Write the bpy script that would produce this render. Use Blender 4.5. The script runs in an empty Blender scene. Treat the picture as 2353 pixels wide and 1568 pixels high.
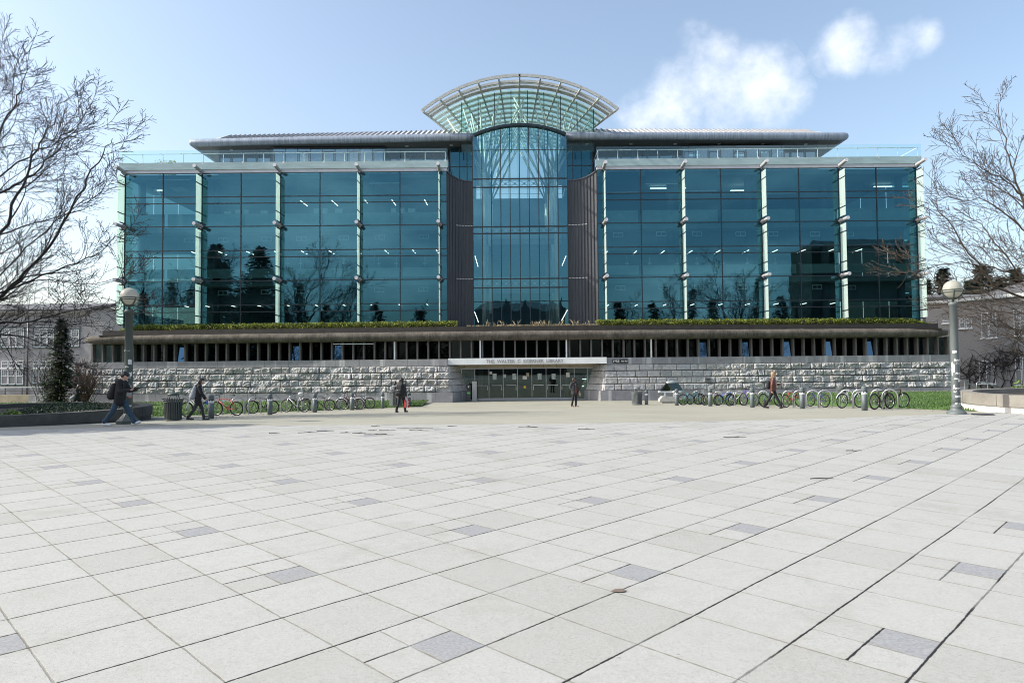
import bpy, math, random
from math import sin, cos, pi, radians, sqrt, atan2, floor
from mathutils import Vector, Matrix, noise
random.seed(7)
SC = bpy.context.scene
COL = SC.collection
R = radians

# ---------------------------------------------------------------- camera
CAMZ, PITCH, ROLL, FPX = 2.75, R(2.0), 0.0088, 1594.0     # pixel units: a 2352 x 1568 picture
_rt = Vector((1, 0, 0)); _fw = Vector((0, cos(PITCH), sin(PITCH))); _up = Vector((0, -sin(PITCH), cos(PITCH)))
RT = _rt * cos(ROLL) - _up * sin(ROLL)
UP = _rt * sin(ROLL) + _up * cos(ROLL)
cam_data = bpy.data.cameras.new("camera")
cam = bpy.data.objects.new("camera", cam_data)
COL.objects.link(cam)
M3 = Matrix((RT, UP, -_fw)).transposed()
cam.matrix_world = Matrix.Translation((0, 0, CAMZ)) @ M3.to_4x4()
cam_data.sensor_width = 36.0
cam_data.lens = 36.0 * FPX / 2352.0
cam_data.clip_start = 0.1
cam_data.clip_end = 5000
SC.camera = cam

# ---------------------------------------------------------------- light
SUN_EL, SUN_EPS = R(36.0), R(5.5)
SUNV = Vector((-cos(SUN_EL) * cos(SUN_EPS), -cos(SUN_EL) * sin(SUN_EPS), sin(SUN_EL)))   # towards the sun
sl = bpy.data.lights.new("sun", 'SUN'); sl.energy = 3.4; sl.angle = R(0.5); sl.color = (1.0, 0.955, 0.845)
sun = bpy.data.objects.new("sun", sl); COL.objects.link(sun)
sun.rotation_euler = SUNV.to_track_quat('Z', 'Y').to_euler()
sun.location = SUNV * 200

SC.view_settings.view_transform = 'Standard'
SC.view_settings.look = 'None'
SC.view_settings.gamma = 1.0
SC.view_settings.exposure = 0.82
SC.cycles.use_denoising = True
SC.cycles.filter_width = 1.0
SC.cycles.max_bounces = 8
SC.cycles.transparent_max_bounces = 16

world = bpy.data.worlds.new("World"); SC.world = world
world.use_nodes = True
NT = world.node_tree; NT.nodes.clear()
def wn(t, **kw):
    n = NT.nodes.new(t)
    for k, v in kw.items(): setattr(n, k, v)
    return n
def wl(a, b): NT.links.new(a, b)
def wmath(op, a, b=None, clamp=False):
    n = wn('ShaderNodeMath', operation=op); n.use_clamp = clamp
    for i, x in enumerate((a, b)):
        if x is None: continue
        if isinstance(x, (int, float)): n.inputs[i].default_value = x
        else: wl(x, n.inputs[i])
    return n.outputs[0]
sky = wn('ShaderNodeTexSky', sky_type='NISHITA', sun_disc=False, sun_elevation=SUN_EL,
         sun_rotation=atan2(SUNV.x, SUNV.y), altitude=60, air_density=1.0, dust_density=2.8, ozone_density=1.6)
tc = wn('ShaderNodeTexCoord')
def pixdir(px, py):
    return (RT * (px - 1176) + UP * (784 - py) + _fw * FPX).normalized()
def cap_mask(px, py, inner, outer):
    """1 inside a cone of 'inner' degrees round a direction, 0 outside 'outer'."""
    d = pixdir(px, py) if not isinstance(px, Vector) else px
    n = wn('ShaderNodeVectorMath', operation='DOT_PRODUCT'); wl(tc.outputs['Generated'], n.inputs[0]); n.inputs[1].default_value = d
    m = wn('ShaderNodeMapRange'); m.interpolation_type = 'SMOOTHSTEP'
    wl(n.outputs['Value'], m.inputs['Value']); m.inputs['From Min'].default_value = cos(R(outer)); m.inputs['From Max'].default_value = cos(R(inner))
    return m.outputs[0]
def wnoise(scale, detail, rough, off=(0, 0, 0), sc=(1, 1, 1)):
    mp = wn('ShaderNodeMapping'); wl(tc.outputs['Generated'], mp.inputs[0]); mp.inputs['Location'].default_value = off; mp.inputs['Scale'].default_value = sc
    n = wn('ShaderNodeTexNoise'); n.inputs['Scale'].default_value = scale; n.inputs['Detail'].default_value = detail; n.inputs['Roughness'].default_value = rough
    wl(mp.outputs[0], n.inputs['Vector']); return n.outputs[0]
def blobs(lst):
    acc = None
    for px, py, i, o, w in lst:
        m = wmath('MULTIPLY', cap_mask(px, py, i, o), w)
        acc = m if acc is None else wmath('MAXIMUM', acc, m)
    return acc
region = blobs([(1592, 95, .1, 2.4, .8), (1625, 160, .2, 4.2, 1.0), (1560, 225, .3, 4.6, 1.0), (1690, 215, .3, 5.2, 1.0), (1480, 268, .2, 3.6, .8), (1700, 140, .1, 2.6, .6), (1790, 175, .1, 2.2, .42), (1780, 240, .2, 3.2, .55),
                (1962, 100, .2, 2.9, .9), (2035, 112, .2, 2.6, .75), (2105, 85, .1, 2.0, .62), (1960, 48, .1, 1.5, .6), (1905, 130, .1, 1.6, .4)])
nz = wnoise(8.0, 8.0, 0.62, (3.1, 1.7, .4), (1, 1, 1.1))
cl = wmath('ADD', wmath('MULTIPLY', region, 1.0), wmath('MULTIPLY', wmath('SUBTRACT', nz, 0.5), 2.6))
mr = wn('ShaderNodeMapRange'); mr.interpolation_type = 'SMOOTHSTEP'; wl(cl, mr.inputs['Value'])
mr.inputs['From Min'].default_value = 0.36; mr.inputs['From Max'].default_value = 2.05
cloud_front = wmath('MULTIPLY', mr.outputs[0], wmath('GREATER_THAN', region, 0.02))
# broken cloud behind the photographer (seen mirrored in the glass front)
nb = wnoise(2.6, 6.0, 0.55, (7.3, 2.1, 5.5), (1, 1, 2.4))
back = wmath('MULTIPLY', cap_mask(Vector((-.36, -.92, .22)).normalized(), 0, 4, 26), 1.0)
mb_ = wn('ShaderNodeMapRange'); mb_.interpolation_type = 'SMOOTHSTEP'; wl(nb, mb_.inputs['Value'])
mb_.inputs['From Min'].default_value = 0.42; mb_.inputs['From Max'].default_value = 0.68
cloud_back = wmath('MULTIPLY', wmath('MULTIPLY', mb_.outputs[0], back), 0.85)
back2 = cap_mask(Vector((.34, -.9, .07)).normalized(), 0, 4, 16)
cloud_back2 = wmath('MULTIPLY', wmath('MULTIPLY', mb_.outputs[0], back2), 0.8)
cloud_b = wmath('MAXIMUM', cloud_back, cloud_back2)
hsv = wn('ShaderNodeHueSaturation'); hsv.inputs['Saturation'].default_value = 0.86; hsv.inputs['Hue'].default_value = 0.494
wl(sky.outputs[0], hsv.inputs['Color'])
mix = wn('ShaderNodeMix', data_type='RGBA'); wl(cloud_front, mix.inputs[0]); wl(hsv.outputs[0], mix.inputs[6])
mix.inputs[7].default_value = (5.9, 5.9, 6.0, 1)
bg = wn('ShaderNodeBackground'); bg.inputs['Strength'].default_value = 0.15
mixb = wn('ShaderNodeMix', data_type='RGBA'); wl(cloud_b, mixb.inputs[0]); wl(mix.outputs[2], mixb.inputs[6]); mixb.inputs[7].default_value = (10.5, 9.6, 9.4, 1)
wl(mixb.outputs[2], bg.inputs['Color'])
wo = wn('ShaderNodeOutputWorld'); wl(bg.outputs[0], wo.inputs[0])

# ---------------------------------------------------------------- picture-to-place helpers
def ray(px, py):
    return RT * (px - 1176) + UP * (784 - py) + _fw * FPX
CAMP = Vector((0, 0, CAMZ))
def W(px, py, y):
    """the point of the plane 'y metres in front of the camera' seen at a pixel"""
    d = ray(px, py); return CAMP + d * (y / d.y)
def WP(px, py, p0, n):
    d = ray(px, py); return CAMP + d * ((p0 - CAMP).dot(n) / d.dot(n))
_gp = [(-80, .56, 0), (0, .56, .0157), (10, .717, .0157), (18, .845, .012), (21.5, .875, .0), (25, .82, -.025), (29, .69, -.034),
       (36, .43, -.038), (41, .24, -.037), (46, .05, -.03), (50, .0, 0.0), (90, 0, 0)]
def gz(x, y):
    if y <= _gp[0][0]: z = _gp[0][1]
    elif y >= _gp[-1][0]: z = _gp[-1][1]
    else:
        for (a, za, sa), (b, zb, sb) in zip(_gp, _gp[1:]):
            if a <= y <= b:
                h = b - a; t = (y - a) / h
                z = za * (2*t**3 - 3*t*t + 1) + sa*h * (t**3 - 2*t*t + t) + zb * (-2*t**3 + 3*t*t) + sb*h * (t**3 - t*t)
                break
    if y < 14: k = -.0034 * max(0, min(1, (y + 60) / 50))
    elif y < 29: k = -.0034 + .0074 * (y - 14) / 15
    else: k = .004 * max(0, min(1, (50 - y) / 18))
    return z + k * max(-40, min(40, x))
def G(px, py, dz=0.0):
    d = ray(px, py); d = d / d.y
    lo, hi = 1.0, 400.0
    y = 1.0
    while y < 200:
        p = CAMP + d * y
        if p.z <= gz(p.x, p.y) + dz: break
        y += .25
    lo, hi = y - .25, y
    for _ in range(25):
        m = (lo + hi) / 2; p = CAMP + d * m
        if p.z <= gz(p.x, p.y) + dz: hi = m
        else: lo = m
    p = CAMP + d * hi
    return Vector((p.x, p.y, gz(p.x, p.y)))
def gpt(x, y): return Vector((x, y, gz(x, y)))

# ---------------------------------------------------------------- mesh builder
class MB:
    def __init__(self): self.v = []; self.f = []; self.m = []; self.mi = 0; self.sm = []; self.smooth = False
    def add(self, vs, fs):
        o = len(self.v); self.v += [tuple(p) for p in vs]
        for f in fs:
            self.f.append(tuple(i + o for i in f)); self.m.append(self.mi); self.sm.append(self.smooth)
    def quad(self, *p): self.add(p, [tuple(range(len(p)))])
    def box(self, c, s, rz=0.0, rx=0.0, ry=0.0):
        hx, hy, hz = s[0] / 2, s[1] / 2, s[2] / 2
        rot = Matrix.Rotation(rz, 3, 'Z') @ Matrix.Rotation(ry, 3, 'Y') @ Matrix.Rotation(rx, 3, 'X')
        vs = [Vector(c) + rot @ Vector((x, y, z)) for z in (-hz, hz) for y in (-hy, hy) for x in (-hx, hx)]
        self.add(vs, [(0, 2, 3, 1), (4, 5, 7, 6), (0, 1, 5, 4), (2, 6, 7, 3), (0, 4, 6, 2), (1, 3, 7, 5)])
    def span(self, a, b):                       # axis-aligned box between two corners
        a = Vector(a); b = Vector(b)
        self.box((a + b) / 2, (abs(b.x - a.x), abs(b.y - a.y), abs(b.z - a.z)))
    def beam(self, a, b, w, h, upv=(0, 0, 1)):  # box along a-b, w across, h along up
        a = Vector(a); b = Vector(b); d = (b - a).normalized(); u = Vector(upv)
        s = d.cross(u)
        if s.length < 1e-4: s = d.cross(Vector((1, 0, 0)))
        s.normalize(); u = s.cross(d).normalized()
        vs = [p + s * (i * w / 2) + u * (j * h / 2) for p in (a, b) for i, j in ((-1, -1), (1, -1), (1, 1), (-1, 1))]
        self.add(vs, [(0, 1, 2, 3), (7, 6, 5, 4), (0, 4, 5, 1), (1, 5, 6, 2), (2, 6, 7, 3), (3, 7, 4, 0)])
    def tube(self, pts, r, n=8, cap=True, closed=False):
        pts = [Vector(p) for p in pts]
        rs = r if isinstance(r, (list, tuple)) else [r] * len(pts)
        k = len(pts); rings = []
        ref = None
        for i in range(k):
            if closed: d = pts[(i + 1) % k] - pts[i - 1]
            elif i == 0: d = pts[1] - pts[0]
            elif i == k - 1: d = pts[-1] - pts[-2]
            else: d = pts[i + 1] - pts[i - 1]
            if d.length < 1e-9: d = Vector((0, 0, 1))
            d.normalize()
            if ref is None:
                ref = Vector((0, 0, 1)) if abs(d.z) < .9 else Vector((1, 0, 0))
            s = d.cross(ref)
            if s.length < 1e-4: s = d.cross(Vector((0, 1, 0)))
            s.normalize(); u = s.cross(d); ref = u
            rings.append([pts[i] + (s * cos(2*pi*j/n) + u * sin(2*pi*j/n)) * rs[i] for j in range(n)])
        vs = [p for g in rings for p in g]; fs = []
        for i in range(k if closed else k - 1):
            a = i * n; b = ((i + 1) % k) * n
            for j in range(n):
                fs.append((a + j, a + (j + 1) % n, b + (j + 1) % n, b + j))
        if cap and not closed:
            fs.append(tuple(reversed(range(n)))); fs.append(tuple((k - 1) * n + j for j in range(n)))
        self.add(vs, fs)
    def lathe(self, prof, c=(0, 0, 0), n=20, axis=None):
        c = Vector(c); vs = []; fs = []
        for r, z in prof:
            for j in range(n):
                vs.append(c + Vector((r * cos(2*pi*j/n), r * sin(2*pi*j/n), z)))
        k = len(prof)
        for i in range(k - 1):
            for j in range(n):
                fs.append((i*n + j, i*n + (j+1) % n, (i+1)*n + (j+1) % n, (i+1)*n + j))
        fs.append(tuple(reversed(range(n)))); fs.append(tuple((k-1)*n + j for j in range(n)))
        self.add(vs, fs)
    def ball(self, c, r, n=12, m=8, sc=(1, 1, 1)):
        c = Vector(c); vs = [c + Vector((0, 0, -r * sc[2]))]; fs = []
        for i in range(1, m):
            a = -pi/2 + pi*i/m
            for j in range(n):
                b = 2*pi*j/n
                vs.append(c + Vector((r*cos(a)*cos(b)*sc[0], r*cos(a)*sin(b)*sc[1], r*sin(a)*sc[2])))
        vs.append(c + Vector((0, 0, r * sc[2]))); t = len(vs) - 1
        for j in range(n):
            fs.append((0, 1 + (j+1) % n, 1 + j)); fs.append((t, t - n + j, t - n + (j+1) % n))
        for i in range(m - 2):
            for j in range(n):
                a = 1 + i*n
                fs.append((a + j, a + (j+1) % n, a + n + (j+1) % n, a + n + j))
        self.add(vs, fs)
    def prism(self, poly, vec):
        """closed polygon (3-D points, planar) pushed along vec"""
        poly = [Vector(p) for p in poly]; vec = Vector(vec); n = len(poly)
        vs = poly + [p + vec for p in poly]
        fs = [tuple(reversed(range(n))), tuple(range(n, 2*n))] + [(i, (i+1) % n, n + (i+1) % n, n + i) for i in range(n)]
        self.add(vs, fs)
    def build(self, name, mats, parent=None, loc=None):
        me = bpy.data.meshes.new(name)
        off = Vector((0, 0, 0))
        if parent is not None: off = parent_world(parent)
        elif loc is not None: off = Vector(loc)
        me.from_pydata([(x - off.x, y - off.y, z - off.z) for x, y, z in self.v], [], self.f)
        for mt in (mats if isinstance(mats, (list, tuple)) else [mats]): me.materials.append(mt)
        me.polygons.foreach_set('material_index', self.m)
        me.polygons.foreach_set('use_smooth', self.sm)
        me.update()
        o = bpy.data.objects.new(name, me); COL.objects.link(o)
        if parent is not None: o.parent = parent
        elif loc is not None: o.location = off
        return o
def parent_world(p):
    v = Vector(p.location); q = p.parent
    while q is not None: v += Vector(q.location); q = q.parent
    return v
def tag(o, label=None, cat=None, group=None, kind=None):
    if label: o['label'] = label
    if cat: o['category'] = cat
    if group: o['group'] = group
    if kind: o['kind'] = kind
    return o
def thing(name, label, cat, loc=(0, 0, 0), group=None, rz=0.0):
    o = bpy.data.objects.new(name, None); COL.objects.link(o); o.location = loc; o.rotation_euler = (0, 0, rz)
    o.empty_display_size = .2
    return tag(o, label, cat, group)
def copy_tree(o, parent=None):
    c = o.copy(); COL.objects.link(c); c.parent = parent
    for ch in list(o.children): copy_tree(ch, c)
    return c
def structure(o): o['kind'] = 'structure'; return o

# ---------------------------------------------------------------- materials
def new_mat(name):
    m = bpy.data.materials.new(name); m.use_nodes = True
    return m, m.node_tree, m.node_tree.nodes['Principled BSDF']
def node(nt, t, **kw):
    n = nt.nodes.new(t)
    for k, v in kw.items(): setattr(n, k, v)
    return n
def ramp(nt, fac, stops):
    r = node(nt, 'ShaderNodeValToRGB'); nt.links.new(fac, r.inputs[0])
    e = r.color_ramp.elements
    while len(e) < len(stops): e.new(0.5)
    for i, (p, c) in enumerate(stops):
        e[i].position = p; e[i].color = (c[0], c[1], c[2], 1) if not isinstance(c, (int, float)) else (c, c, c, 1)
    return r.outputs[0]
def noise_fac(nt, scale, detail=4.0, rough=.55, sc=(1, 1, 1), coord='Object'):
    t = node(nt, 'ShaderNodeTexCoord'); mp = node(nt, 'ShaderNodeMapping'); mp.inputs['Scale'].default_value = sc
    nt.links.new(t.outputs[coord], mp.inputs[0])
    n = node(nt, 'ShaderNodeTexNoise'); n.inputs['Scale'].default_value = scale; n.inputs['Detail'].default_value = detail; n.inputs['Roughness'].default_value = rough
    nt.links.new(mp.outputs[0], n.inputs['Vector']); return n.outputs[0]
def mixc(nt, fac, a, b, blend='MIX'):
    n = node(nt, 'ShaderNodeMix', data_type='RGBA', blend_type=blend)
    for i, x in ((0, fac), (6, a), (7, b)):
        if hasattr(x, 'is_linked') or hasattr(x, 'links'): nt.links.new(x, n.inputs[i])
        elif isinstance(x, (int, float)): n.inputs[i].default_value = x
        else: n.inputs[i].default_value = (x[0], x[1], x[2], 1)
    return n.outputs[2]
def bump(nt, b, height, strength=.4, dist=.02):
    n = node(nt, 'ShaderNodeBump'); n.inputs['Strength'].default_value = strength; n.inputs['Distance'].default_value = dist
    nt.links.new(height, n.inputs['Height']); nt.links.new(n.outputs[0], b.inputs['Normal'])
def surf(name, col, rough=.6, var=.25, scale=6.0, metal=0.0, bmp=0.0, spec=.5, sc=(1, 1, 1), col2=None):
    m, nt, b = new_mat(name)
    f = noise_fac(nt, scale, 5, .6, sc)
    c2 = col2 if col2 else tuple(c * (1 - var) for c in col)
    c1 = tuple(min(1, c * (1 + var * .5)) for c in col)
    nt.links.new(ramp(nt, f, [(.3, c2), (.7, c1)]), b.inputs['Base Color'])
    b.inputs['Roughness'].default_value = rough; b.inputs['Metallic'].default_value = metal
    b.inputs['Specular IOR Level'].default_value = spec
    if bmp: bump(nt, b, f, bmp, .01)
    return m
MT = {}
MT['white_paint'] = surf('white_paint', (.78, .79, .78), .45, .08, 3)
MT['white_steel'] = surf('white_steel', (.62, .65, .63), .4, .15, 2)
MT['weathered_steel'] = surf('weathered_steel', (.5, .51, .49), .5, .35, 3, sc=(2, 1, 5))
MT['mint_steel'] = surf('mint_steel', (.66, .76, .72), .4, .12, 2)
MT['dark_frame'] = surf('dark_frame', (.012, .022, .03), .35, .2, 4)
MT['zinc'] = surf('zinc', (.05, .055, .065), .45, .3, 3, metal=.2, sc=(3, 3, .35))
MT['roof_zinc'] = surf('roof_zinc', (.6, .6, .6), .5, .12, 4)
MT['eave_metal'] = surf('eave_metal', (.3, .35, .42), .4, .4, 1.2, metal=.25, sc=(6, 1, .6))
MT['soffit'] = surf('soffit', (.12, .125, .12), .6, .2, 2)
MT['floor_grey'] = surf('floor_grey', (.22, .27, .29), .7, .15, 1)
MT['interior_wall'] = surf('interior_wall', (.1, .13, .16), .8, .25, .5)
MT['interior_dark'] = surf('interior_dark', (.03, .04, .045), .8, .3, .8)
MT['desk'] = surf('desk', (.3, .4, .41), .6, .15, 1.5)
MT['white_plastic'] = surf('white_plastic', (.72, .75, .75), .35, .05, 4)
MT['black_plastic'] = surf('black_plastic', (.015, .016, .018), .45, .2, 8)
MT['dark_screen'] = surf('dark_screen', (.02, .022, .025), .2, .1, 8)
MT['concrete'] = surf('concrete', (.23, .215, .19), .85, .3, 1.2, bmp=.3)
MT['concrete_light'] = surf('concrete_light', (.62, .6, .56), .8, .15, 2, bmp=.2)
MT['concrete_tan'] = surf('concrete_tan', (.4, .34, .24), .85, .2, 2, bmp=.2)
MT['concrete_dark_and_shade'] = surf('concrete_dark_and_shade', (.085, .083, .076), .9, .4, 1.5, bmp=.3)  # also on the left planter, whose shade is put into this darker tone
MT['pilaster_conc'] = surf('pilaster_conc', (.15, .14, .128), .85, .25, 2.5, bmp=.3)
MT['galv'] = surf('galv', (.36, .38, .39), .38, .15, 10, metal=.6)
MT['tyre'] = surf('tyre', (.008, .008, .009), .7, .2, 30)
MT['rim_metal'] = surf('rim_metal', (.33, .33, .34), .3, .1, 20, metal=.8)
MT['chrome_dark'] = surf('chrome_dark', (.12, .12, .125), .35, .2, 20, metal=.7)
MT['saddle'] = surf('saddle', (.015, .014, .014), .6, .2, 20)
MT['bollard_paint'] = surf('bollard_paint', (.11, .135, .14), .55, .3, 7, sc=(1, 1, .4))
MT['bollard_band'] = surf('bollard_band', (.75, .76, .75), .4, .1, 8)
MT['can_shaded'] = surf('can_shaded', (.05, .062, .06), .5, .25, 6)  # the grey bin paint darkened: shade on the left bin put into colour
MT['can_grey'] = surf('can_grey', (.15, .165, .17), .5, .25, 6)
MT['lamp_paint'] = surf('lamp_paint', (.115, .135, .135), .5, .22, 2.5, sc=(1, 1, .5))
MT['lamp_shaded_and_cage'] = surf('lamp_shaded_and_cage', (.05, .068, .06), .5, .25, 2.5, sc=(1, 1, .5))  # left lamp: lamp paint darkened for its shade; also both globe cages
MT['paper'] = surf('paper', (.68, .67, .64), .8, .25, 12)
MT['paper_red'] = surf('paper_red', (.5, .16, .12), .8, .2, 12)
MT['paper_grey'] = surf('paper_grey', (.3, .3, .29), .8, .35, 20)
MT['bark_dark'] = surf('bark_dark', (.03, .026, .024), .9, .35, 5, bmp=.3)  # on the left tree this near-black includes its backlit shade
MT['bark_sunlit'] = surf('bark_sunlit', (.075, .058, .044), .9, .4, 5, bmp=.3)  # lighter bark for the right tree: sunlight put into the colour
MT['twig_red'] = surf('twig_red', (.1, .06, .045), .9, .3, 5)
MT['soil'] = surf('soil', (.045, .035, .026), .95, .4, 8, bmp=.5)
MT['stucco'] = surf('stucco', (.3, .29, .295), .9, .2, 1.5, bmp=.35)
MT['stucco_warm'] = surf('stucco_warm', (.29, .275, .265), .95, .25, 9, bmp=.6)
MT['slate'] = surf('slate', (.1, .1, .105), .7, .25, 3)
MT['window_dark'] = None
MT['teal_trim'] = surf('teal_trim', (.06, .1, .105), .6, .2, 5)
MT['skin_light'] = surf('skin_light', (.55, .34, .25), .5, .1, 20)
MT['skin_dark'] = surf('skin_dark', (.12, .065, .045), .5, .1, 20)
MT['hair_black'] = surf('hair_black', (.012, .01, .01), .45, .3, 40)
MT['hair_blond'] = surf('hair_blond', (.27, .18, .1), .5, .35, 40)
MT['cloth_black'] = surf('cloth_black', (.012, .012, .014), .85, .3, 20, bmp=.2)
MT['cloth_charcoal'] = surf('cloth_charcoal', (.035, .038, .042), .85, .3, 15, bmp=.2)
MT['denim'] = surf('denim', (.03, .062, .1), .85, .35, 12, bmp=.2)
MT['denim_dark'] = surf('denim_dark', (.014, .018, .026), .85, .3, 12, bmp=.2)
MT['cloth_red'] = surf('cloth_red', (.25, .06, .03), .8, .5, 25)
MT['leather_brown'] = surf('leather_brown', (.11, .04, .03), .5, .3, 15)
MT['scarf'] = surf('scarf', (.5, .38, .3), .9, .5, 30, col2=(.18, .1, .07))
MT['pack_grey'] = surf('pack_grey', (.27, .29, .32), .8, .2, 12)
MT['shoe_white'] = surf('shoe_white', (.72, .72, .7), .6, .08, 15)
MT['shoe_dark'] = surf('shoe_dark', (.03, .025, .025), .6, .3, 15)
MT['red_bag'] = surf('red_bag', (.42, .03, .035), .5, .2, 10)
MT['blue_plastic'] = surf('blue_plastic', (.03, .1, .42), .4, .1, 10)
MT['sign_black'] = surf('sign_black', (.012, .012, .013), .4, .1, 10)
MT['yellow_sign'] = surf('yellow_sign', (.75, .45, .02), .5, .1, 10)
MT['green_sticker'] = surf('green_sticker', (.12, .5, .12), .5, .1, 10)
MT['granite'] = surf('granite', (.26, .26, .28), .7, .3, 30)
MT['silver'] = surf('silver', (.4, .41, .43), .35, .1, 10, metal=.7)

def leaf_mat(name, c1, c2, c3, scale=2.5, transl=.25):
    m, nt, b = new_mat(name)
    f = noise_fac(nt, scale, 3, .6)
    g = node(nt, 'ShaderNodeNewGeometry')
    mx = node(nt, 'ShaderNodeMath', operation='ADD'); nt.links.new(f, mx.inputs[0])
    sub = node(nt, 'ShaderNodeMath', operation='MULTIPLY_ADD'); nt.links.new(g.outputs['Random Per Island'], sub.inputs[0]); sub.inputs[1].default_value = .5; sub.inputs[2].default_value = -.25
    nt.links.new(sub.outputs[0], mx.inputs[1])
    c = ramp(nt, mx.outputs[0], [(.25, c1), (.5, c2), (.8, c3)])
    nt.links.new(c, b.inputs['Base Color']); b.inputs['Roughness'].default_value = .55
    tr = node(nt, 'ShaderNodeBsdfTranslucent'); nt.links.new(c, tr.inputs[0])
    ms = node(nt, 'ShaderNodeMixShader'); ms.inputs[0].default_value = transl
    nt.links.new(b.outputs[0], ms.inputs[1]); nt.links.new(tr.outputs[0], ms.inputs[2])
    nt.links.new(ms.outputs[0], nt.nodes['Material Output'].inputs[0])
    return m
MT['hedge_leaf'] = leaf_mat('hedge_leaf', (.05, .085, .014), (.2, .25, .035), (.46, .48, .09), 3.0)
MT['conifer_leaf'] = leaf_mat('conifer_leaf', (.005, .01, .007), (.014, .024, .013), (.03, .046, .018), 1.0, .1)
MT['cypress_leaf'] = leaf_mat('cypress_leaf', (.004, .009, .004), (.013, .026, .008), (.05, .075, .018), 1.2, .15)
MT['juniper_leaf'] = leaf_mat('juniper_leaf', (.012, .03, .012), (.03, .06, .022), (.06, .1, .035), 2.0, .15)
MT['bright_leaf'] = leaf_mat('bright_leaf', (.06, .12, .02), (.12, .2, .04), (.25, .33, .08), 3.0, .3)
MT['pale_leaf'] = leaf_mat('pale_leaf', (.2, .25, .07), (.32, .37, .13), (.45, .48, .2), 3.0, .3)
MT['dry_grass'] = leaf_mat('dry_grass', (.24, .19, .11), (.4, .33, .21), (.55, .48, .33), 3.0, .2)
MT['grass_leaf'] = leaf_mat('grass_leaf', (.035, .08, .014), (.06, .125, .024), (.12, .19, .045), .6, .25)

def glass_mat(name, refl, trans, base=.3, boost=.9, rough=0.0, wob=.0, wscale=.3):
    """window glass: a see-through tinted sheet under a mirror coat that grows towards grazing"""
    m = bpy.data.materials.new(name); m.use_nodes = True; nt = m.node_tree; nt.nodes.clear()
    out = node(nt, 'ShaderNodeOutputMaterial')
    t = node(nt, 'ShaderNodeBsdfTransparent'); t.inputs[0].default_value = (*trans, 1)
    g = node(nt, 'ShaderNodeBsdfGlossy'); g.inputs['Color'].default_value = (*refl, 1); g.inputs['Roughness'].default_value = rough
    fr = node(nt, 'ShaderNodeLayerWeight'); fr.inputs['Blend'].default_value = .35
    mp = node(nt, 'ShaderNodeMath', operation='MULTIPLY_ADD'); mp.use_clamp = True
    nt.links.new(fr.outputs['Fresnel'], mp.inputs[0]); mp.inputs[1].default_value = boost; mp.inputs[2].default_value = base
    ms = node(nt, 'ShaderNodeMixShader')
    nt.links.new(mp.outputs[0], ms.inputs[0]); nt.links.new(t.outputs[0], ms.inputs[1]); nt.links.new(g.outputs[0], ms.inputs[2])
    nt.links.new(ms.outputs[0], out.inputs[0])
    if wob:
        f = noise_fac(nt, wscale, 2, .5)
        bp = node(nt, 'ShaderNodeBump'); bp.inputs['Strength'].default_value = wob; bp.inputs['Distance'].default_value = .05
        nt.links.new(f, bp.inputs['Height']); nt.links.new(bp.outputs[0], g.inputs['Normal'])
    return m
MT['curtain_glass'] = glass_mat('curtain_glass', (.07, .212, .285), (.6, .87, .86), .42, .5, 0, .05, .5)
MT['atrium_glass'] = glass_mat('atrium_glass', (.13, .35, .45), (.8, .96, .95), .4, .5, 0, .05, .5)
MT['vault_glass'] = glass_mat('vault_glass', (.6, .8, .78), (.86, .97, .93), .04, .3)
MT['clear_glass'] = glass_mat('clear_glass', (.7, .85, .88), (.9, .975, .97), .04, .4)
MT['penthouse_glass'] = glass_mat('penthouse_glass', (.3, .42, .5), (.4, .62, .68), .4, .5, 0, .1, .6)
MT['ribbon_glass'] = glass_mat('ribbon_glass', (.3, .4, .42), (.12, .17, .16), .03, .25)
MT['door_glass'] = glass_mat('door_glass', (.45, .58, .58), (.42, .55, .52), .12, .4)
MT['end_glass'] = glass_mat('end_glass', (.085, .25, .325), (.3, .46, .46), .4, .5)
MT['hopper_glass'] = glass_mat('hopper_glass', (.11, .21, .31), (.2, .25, .25), .6, .4)
MT['house_glass'] = glass_mat('house_glass', (.2, .23, .26), (.1, .12, .13), .12, .4)
def fin_mat():
    m = bpy.data.materials.new('fin_glass'); m.use_nodes = True; nt = m.node_tree; nt.nodes.clear()
    out = node(nt, 'ShaderNodeOutputMaterial')
    d = node(nt, 'ShaderNodeBsdfDiffuse'); d.inputs[0].default_value = (.78, .85, .82, 1)
    tl = node(nt, 'ShaderNodeBsdfTranslucent'); tl.inputs[0].default_value = (.74, .88, .84, 1)
    tp = node(nt, 'ShaderNodeBsdfTransparent'); tp.inputs[0].default_value = (.75, .9, .87, 1)
    gl = node(nt, 'ShaderNodeBsdfGlossy'); gl.inputs[1].default_value = .05; gl.inputs[0].default_value = (.8, .9, .9, 1)
    a = node(nt, 'ShaderNodeMixShader'); a.inputs[0].default_value = .5
    nt.links.new(d.outputs[0], a.inputs[1]); nt.links.new(tl.outputs[0], a.inputs[2])
    b = node(nt, 'ShaderNodeMixShader'); b.inputs[0].default_value = .3
    nt.links.new(a.outputs[0], b.inputs[1]); nt.links.new(tp.outputs[0], b.inputs[2])
    c = node(nt, 'ShaderNodeMixShader'); c.inputs[0].default_value = .1
    nt.links.new(b.outputs[0], c.inputs[1]); nt.links.new(gl.outputs[0], c.inputs[2])
    nt.links.new(c.outputs[0], out.inputs[0]); return m
MT['fin_glass'] = fin_mat()
MT['frame_white'] = surf('frame_white', (.74, .75, .74), .5, .12, 3)
MT['block_concrete'] = surf('block_concrete', (.44, .43, .4), .8, .2, 2, bmp=.2)
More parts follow.
